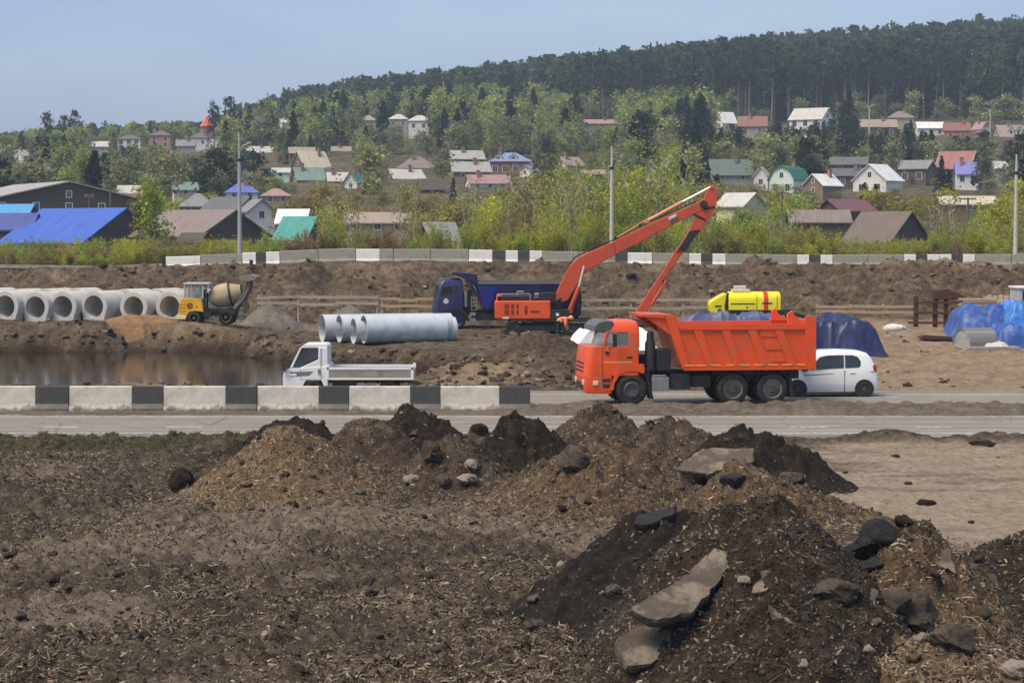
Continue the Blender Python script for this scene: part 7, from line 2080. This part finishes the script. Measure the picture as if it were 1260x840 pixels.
# single trees one can name
for (px, Y, ytop, nm, kd, cr, bk, lab, cat, wid) in (
        (188, 176, 213, "poplar_tree", ("birch", 3), F_MID, BARKB, "tall fresh green tree between the biggest blue roof and the grey brown barn", "tree", 1.0),
        (176, 178, 232, "poplar_tree", ("birch", 2), F_OLV, BARKB, "slim olive tree close left of the tall fresh green tree", "tree", .9),
        (61, 560, 136, "pine_tree", ("pine", 0), F_PINE, BARKP, "leftmost of three tall lone pines on the left skyline", "tree", .8),
        (80, 560, 137, "pine_tree", ("pine", 1), F_PINE, BARKP, "middle one of three tall lone pines on the left skyline", "tree", .8),
        (94, 560, 136, "pine_tree", ("pine", 2), F_PINE, BARKP, "rightmost of three tall lone pines on the left skyline", "tree", .8),
        (265, 600, 124, "pine_tree", ("pine", 3), F_SPR, BARKP, "tall dark pine right of the orange steeple", "tree", .8),
        (284, 600, 119, "pine_tree", ("pine", 4), F_SPR, BARKP, "second tall dark pine right of the orange steeple", "tree", .9),
        (200, 420, 181, "evergreen_tree", ("round", 0), F_SPR, BARKG, "large round dark evergreen below the red brick villa", "tree", 1.35),
        (86, 430, 172, "evergreen_tree", ("round", 1), F_SPR, BARKG, "large dark evergreen below the leftmost lone pines", "tree", 1.2),
        (133, 400, 192, "evergreen_tree", ("round", 2), F_SPR, BARKG, "dark evergreen below the white villa", "tree", 1.2),
        (256, 390, 192, "evergreen_tree", ("round", 3), F_SPR, BARKG, "wide dark evergreen left of the left lamp post", "tree", 1.3),
        (278, 385, 190, "evergreen_tree", ("round", 0), F_SPR, BARKG, "dark evergreen directly left of the lamp post", "tree", 1.25),
        (312, 390, 186, "evergreen_tree", ("round", 1), F_SPR, BARKG, "dark evergreen directly right of the lamp post", "tree", 1.3),
        (458, 380, 189, "spruce_tree", ("spruce", 0), F_SPR, BARKG, "dark spruce left of the wide hipped roof", "tree", 1.3),
        (383, 520, 164, "spruce_tree", ("spruce", 1), F_SPR, BARKG, "dark spruce above the steep brown house", "tree", 1.1),
        (581, 600, 128, "spruce_tree", ("spruce", 2), F_SPR, BARKG, "tall dark spruce high above the blue roofed villa", "tree", .9),
        (558, 330, 216, "spruce_tree", ("spruce", 2), F_SPR, BARKG, "dark spruce in front of the long pink roof", "tree", .8),
        (690, 330, 210, "spruce_tree", ("spruce", 1), F_SPR, BARKG, "dark spruce in front of the cream house", "tree", 1.0),
        (881, 330, 212, "spruce_tree", ("spruce", 0), F_SPR, BARKG, "dark spruce behind the excavator's boom tip", "tree", 1.2),
        (1063, 330, 222, "spruce_tree", ("spruce", 1), F_SPR, BARKG, "dark bushy spruce in front of the white house with grey gable", "tree", 1.5),
        (1076, 325, 224, "spruce_tree", ("spruce", 2), F_SPR, BARKG, "second dark bushy spruce before the white house with grey gable", "tree", 1.4),
        (1166, 330, 206, "spruce_tree", ("spruce", 0), F_SPR, BARKG, "dark spruce left of the lavender roof", "tree", 1.1),
        (1157, 380, 189, "spruce_tree", ("spruce", 2), F_SPR, BARKG, "dark reddish conifer just left of the red roof", "tree", 1.0),
        (1252, 380, 165, "pine_tree", ("pine", 2), F_SPR, BARKP, "dark pine cut by the right edge", "tree", 1.5),
        (1208, 390, 192, "evergreen_tree", ("round", 2), F_SPR, BARKG, "dark evergreen right of the red roof", "tree", .9)):
    X = (px - CX) * Y / FPX; z = zh(X, Y); h = at(px, ytop, Y).z - z; used.append((X, Y, 4))
    plant(nm, kd[0], kd[1], cr, bk, X, Y, z - .2, h, gt.random() * 6, lab, cat, "trees of the village slope", wid)

# dark pines standing below the upper houses, right
n = 0
for _ in range(2500):
    px = U_(835, 1262); Y = U_(452, 560)
    if n > 95: break
    n += try_tree(px, Y, U_(7, 17), "conifer_tree", [("pine", i) for i in range(5)] + [("spruce", i) for i in range(3)] * 2, F_SPR if gt.random() < .6 else F_PINE, BARKP, "dark conifer", "tree", "dark conifers between the house rows", 4.0, 1.15, .02)
# forest edge with bare trunks, right
n = 0
for _ in range(1600):
    px = U_(700, 1275); Y = U_(645, 720)
    if n > 105: break
    n += try_tree(px, Y, U_(19, 27), "pine_tree", [("pine", i) for i in range(5)], F_PINE, BARKP, "tall pine with bare trunk at the forest edge", "tree", "pines of the forest edge", 4.2, .95)
# the slope between: birches, grey green trees, dark spruces
n = 0
for _ in range(6000):
    px = U_(-25, 1285); Y = 285 + 420 * gt.random() ** .9
    if n > 285: break
    if px > 830 and Y > 440: continue
    h = U_(6.5, 12); r = gt.random()
    dk = .32 if px < 430 else .24
    if r < dk: ok = try_tree(px, Y, U_(8, 14), "spruce_tree", [("spruce", i) for i in range(3)] + [("round", 1)], F_SPR, BARKG, "dark spruce", "tree", "conifers of the village slope", 4.6, 1.15)
    elif r < .55: ok = try_tree(px, Y, h, "deciduous_tree", [("decid", i) for i in range(4)], F_GRY, BARKG, "grey green leafing tree", "tree", "leafing trees of the village slope", 4.6, 1.15)
    else: ok = try_tree(px, Y, h * 1.1, "birch_tree", [("birch", i) for i in range(4)], F_BIR if gt.random() < .7 else F_GRY, BARKB, "light green birch", "tree", "birches of the village slope", 4.2, 1.1)
    n += ok
n2 = 0
for _ in range(3500):
    px = U_(-25, 1285); Y = U_(196, 300)
    if n2 > 120: break
    if 330 < px < 560: ok = try_tree(px, Y, U_(3.5, 6.5), "deciduous_tree", [("decid", i) for i in range(4)], F_BRN if gt.random() < .6 else F_OLV, BARKG, "low brownish tree", "tree", "low trees of the village gardens", 3.2, 1.3)
    else: ok = try_tree(px, Y, U_(4, 7.5), "deciduous_tree", [("decid", i) for i in range(4)], (F_OLV, F_MID, F_YEL, F_GRY)[int(gt.integers(4))], BARKG, "low green garden tree", "tree", "low trees of the village gardens", 3.4, 1.25)
    n2 += ok
n3 = 0
for _ in range(9000):
    px = U_(-25, 1285); Y = U_(300, 640)
    if n3 > 255: break
    n3 += try_tree(px, Y, U_(2.4, 4.6), "garden_shrub", [("decid", i) for i in range(4)], (F_GRY, F_BIR, F_OLV, F_GRY)[int(gt.integers(4))], BARKG, "leafing shrub", "shrub", "tall shrubs in the village gardens", 3.3, 1.5)
print("slope trees", n, n2, n3)


# the masses behind: far forest on the ridge and the birch wood below it
def mass(name, kinds, crown, bark, spots, keep=.5, seed=1, sc=1.5):
    g = np.random.default_rng(seed); VV, FF, b = [], [], 0; TN = []; TV, TF, tb = [], [], 0
    for (X, Y, z, h, wd) in spots:
        mb, V, F, H = MESHES[kinds[g.integers(len(kinds))]]
        nq = len(F); k = g.random(nq) < keep; v = V.reshape(-1, 4, 3)[k]; c = v.mean(1, keepdims=True); v = c + (v - c) * sc
        a = g.random() * 6.28; s_ = h / H; ca, sa = math.cos(a) * s_ * wd, math.sin(a) * s_ * wd
        v = v.reshape(-1, 3); w_ = np.stack([v[:, 0] * ca - v[:, 1] * sa + X, v[:, 0] * sa + v[:, 1] * ca + Y, v[:, 2] * s_ + z], 1)
        VV.append(w_); FF.append(np.arange(len(w_)).reshape(-1, 4) + b); b += len(w_); TN.append(np.full(len(w_), g.random()))
        r = .15
        tv = np.array([[X + r * math.cos(q), Y + r * math.sin(q), z - .5] for q in (0, 2.1, 4.2)] + [[X + .07 * math.cos(q), Y + .07 * math.sin(q), z + h * .93] for q in (0, 2.1, 4.2)])
        TV.append(tv); TF += [[tb, tb + 1, tb + 4, tb + 3], [tb + 1, tb + 2, tb + 5, tb + 4], [tb + 2, tb, tb + 3, tb + 5]]; tb += 6
    V = np.concatenate(VV + TV); F = np.concatenate(FF + [np.array(TF) + b]); mi = np.concatenate([np.zeros(b // 4, int), np.ones(len(TF), int)])
    tn = np.concatenate(TN + [np.full(len(V) - b, .5)])
    return tag(link(name, np_mesh(name, V, F, [crown, bark], mi=mi, attr={"tone": tn})), kind="stuff")


for i in range(5): proto("pine", i, F_PINE, BARKP, "pine")
for i in range(4): proto("birch", i, F_BIR, BARKB, "birch"); proto("decid", i, F_GRY, BARKG, "d")
for i in range(3): proto("spruce", i, F_SPR, BARKG, "s")
def spots(n, pxr, yr, hr, cond, gap, seed, wd=1.0):
    g = np.random.default_rng(seed); out = []; cells = {}
    for _ in range(n * 12):
        if len(out) >= n: break
        px = g.uniform(*pxr); Y = math.sqrt(g.uniform(yr[0] ** 2, yr[1] ** 2)); X = (px - CX) * Y / FPX
        if not cond(px, Y): continue
        k = (int(X / gap), int(Y / gap))
        if k in cells: continue
        h = g.uniform(*hr); z = zh(X, Y); h = sky_h(px, Y, z, h, g)
        if h < 4: continue
        if Y < 760 and not clear_of_houses(px, Y, 6, py_of(Y, z + h)): continue
        cells[k] = 1; out.append((X, Y, z - .3, h, wd * g.uniform(.85, 1.2)))
    return out
pine_line = lambda px: float(np.interp(px, [-60, 250, 330, 430, 600, 700, 830, 1320], [830, 820, 800, 770, 740, 690, 660, 650]))
sp = spots(2300, (-60, 1320), (650, 1080), (17, 25), lambda px, Y: Y > pine_line(px) + 30 * math.sin(px * .05), 5.2, 31)
FT = lambda nm, c: foliage(nm, c, .5, (1.12, 1.05, .95), .0, "tone")
mass("pine_forest", [("pine", i) for i in range(5)] + [("spruce", 0), ("spruce", 2)], FT("far_pine_needles", (.06, .10, .055)), BARKP, sp, .34, 2, 1.75)
sp = spots(700, (-60, 900), (520, 800), (8, 14), lambda px, Y: Y < pine_line(px) + 15, 5.0, 32)
mass("birch_woods", [("birch", i) for i in range(4)], FT("far_birch_leaves", (.26, .32, .10)), BARKB, sp, .55, 3, 1.5)
sp = spots(520, (-60, 1290), (300, 760), (6, 11), lambda px, Y: Y < pine_line(px) and not (px > 850 and Y > 640), 5.0, 33)
mass("grey_green_woods", [("decid", i) for i in range(4)], FT("far_grey_leaves", (.215, .24, .125)), BARKG, sp, .6, 4, 1.4)
sp = spots(230, (-60, 760), (470, 800), (10, 16), lambda px, Y: True, 6.0, 34)
mass("dark_conifer_woods", [("spruce", i) for i in range(3)], FT("far_conifer_needles", (.03, .052, .037)), BARKG, sp, .6, 5, 1.4)

# ---- the belt of bushes behind the upper road
TOPX = [-40, 0, 60, 130, 160, 215, 300, 330, 365, 400, 440, 520, 560, 620, 700, 760, 830, 880, 930, 980, 1060, 1110, 1150, 1200, 1260, 1310]
TOPY = [288, 292, 285, 290, 272, 268, 285, 262, 240, 236, 250, 258, 232, 236, 222, 232, 226, 240, 238, 262, 288, 284, 246, 248, 258, 258]
ROWS = [(153.6, 1.9, .52), (156.5, 2.0, .66), (160.5, 2.1, .86), (165.5, 2.3, 1.02), (171.5, 2.6, 1.12), (179, 3.0, 1.15), (188, 3.4, 1.15)]
zone = [(-60, "at the left edge, below the blue roofs"), (110, "before the tall fresh green tree"), (215, "around the left lamp post"), (330, "between the teal shed and the long tan building"), (440, "above the steel pipes"), (530, "above the blue truck"), (640, "left of the concrete pole behind the boom"), (757, "under the excavator's raised boom"), (885, "between the boom tip and the grey brown shed"), (985, "before the grey brown shed"), (1060, "before the big black gable"), (1125, "right of the big black gable"), (1200, "by the pole at the right edge")]
nb = 0
for Y, gap, kf in ROWS:
    x0, x1 = (-45 - CX) * Y / FPX, (1305 - CX) * Y / FPX; x = x0 + U_(0, gap)
    while x < x1:
        X, Yj = x + U_(-.5, .5), Y + U_(-1.2, 1.2); x += gap * U_(.75, 1.25); px = px_of(X, Yj); z = zh(X, Yj)
        top = float(np.interp(px, TOPX, TOPY)); H = (at(px, top, Yj).z - z) * kf * U_(.74, 1.08) * (1.12 if 530 < px < 900 else 1.0)
        if kf > .8 and not clear_of_houses(px, Yj, 8, py_of(Yj, z + H) + 4): H = min(H, at(px, 291, Yj).z - z)
        if H < 1.0: continue
        zn = [n_ for p_, n_ in zone if px >= p_][-1]; r = gt.random()
        brown = 1.0 if 330 < px < 545 else .35 if px < 330 else .15
        if r < .5 * brown: cr, dsc = F_BRN, "brown budding bush"
        elif r < .30 + .3 * brown: cr, dsc = F_OLV, "olive bush"
        elif r < .68: cr, dsc = F_YEL, "yellow green bush"
        else: cr, dsc = F_MID, "fresh green bush"
        nm, kd, bk, cat, nmt = "bush", ("bush", int(gt.integers(5))), BARKG, "bush", "stems"
        if H > 4.2 and gt.random() < .6: nm, kd, bk, cat, nmt, dsc = "sapling", ("sapling", int(gt.integers(4))), BARKB, "young tree", "trunk", dsc.replace("bush", "young tree")
        wdt = min(1.4, max(.7, 2.7 / H)) if nm == "bush" else 1.0
        rowd = "front row " if Y < 158 else "middle row " if Y < 168 else "back row "
        plant(nm, kd[0], kd[1], cr, bk, X, Yj, z - .1, H, gt.random() * 6.28, rowd + dsc + " " + zn, cat, "bushes and young trees behind the upper road", wdt, "leaves" if nm == "bush" else "crown", nmt); nb += 1
print("bushes", nb)
# bare pale birches that stand out of the belt
for px, Y, top, v in ((645, 172, 218, 0), (654, 173, 224, 1), (668, 170, 228, 2), (700, 172, 214, 3), (712, 174, 210, 0), (722, 172, 220, 1), (437, 166, 226, 2), (402, 160, 244, 3), (578, 178, 226, 1), (505, 168, 236, 0), (1178, 176, 240, 2)):
    X = (px - CX) * Y / FPX; z = zh(X, Y)
    plant("birch_tree", "sapling", v, F_GRY if v % 2 else F_OLV, BARKB, X, Y, z - .1, at(px, top, Y).z - z, gt.random() * 6, "pale thin birch rising from the bushes " + [n_ for p_, n_ in zone if px >= p_][-1], "tree", "thin birches in the bush belt", .9)
# dry grass along the upper road's edge and the scrub floor
g = np.random.default_rng(9); n = 60000
yy = g.uniform(152.2, 190, n); xx = g.uniform(-.27, .27, n) * yy; z = zhill(xx, yy) - .03; hh = g.uniform(.15, .7, n) * (.6 + .5 * (fbm(xx, yy, 3, 2, 4) + .5)); a = g.random(n) * 6.28; w_ = .05 + .05 * g.random(n); lx, ly = g.normal(0, .15, (2, n))
V = np.stack([np.stack([xx - w_ * np.cos(a), yy - w_ * np.sin(a), z], 1), np.stack([xx + w_ * np.cos(a), yy + w_ * np.sin(a), z], 1), np.stack([xx + lx, yy + ly, z + hh], 1)], 1).reshape(-1, 3)
tag(link("grass", np_mesh("grass", V, np.arange(3 * n).reshape(-1, 3), foliage("scrub_grass", (.10, .105, .035), .5, (1.4, 1.0, .9), .1))), kind="stuff")
# ------------------------------------------------------------------ air
HAZE_D = .00027
m = bpy.data.materials.new("haze_air"); m.use_nodes = True; nt = m.node_tree
for nn in list(nt.nodes):
    if nn.type == "BSDF_PRINCIPLED": nt.nodes.remove(nn)
pv = nt.nodes.new("ShaderNodeVolumePrincipled"); pv.inputs["Color"].default_value = (.74, .86, 1.0, 1); pv.inputs["Density"].default_value = HAZE_D; pv.inputs["Anisotropy"].default_value = .2
nt.links.new(pv.outputs[0], nt.nodes["Material Output"].inputs["Volume"])
mb = MB(); mb.box(-5600, 5600, -120, 4700, -3.2, 190)
tag(mb.build("haze", m), kind="stuff")
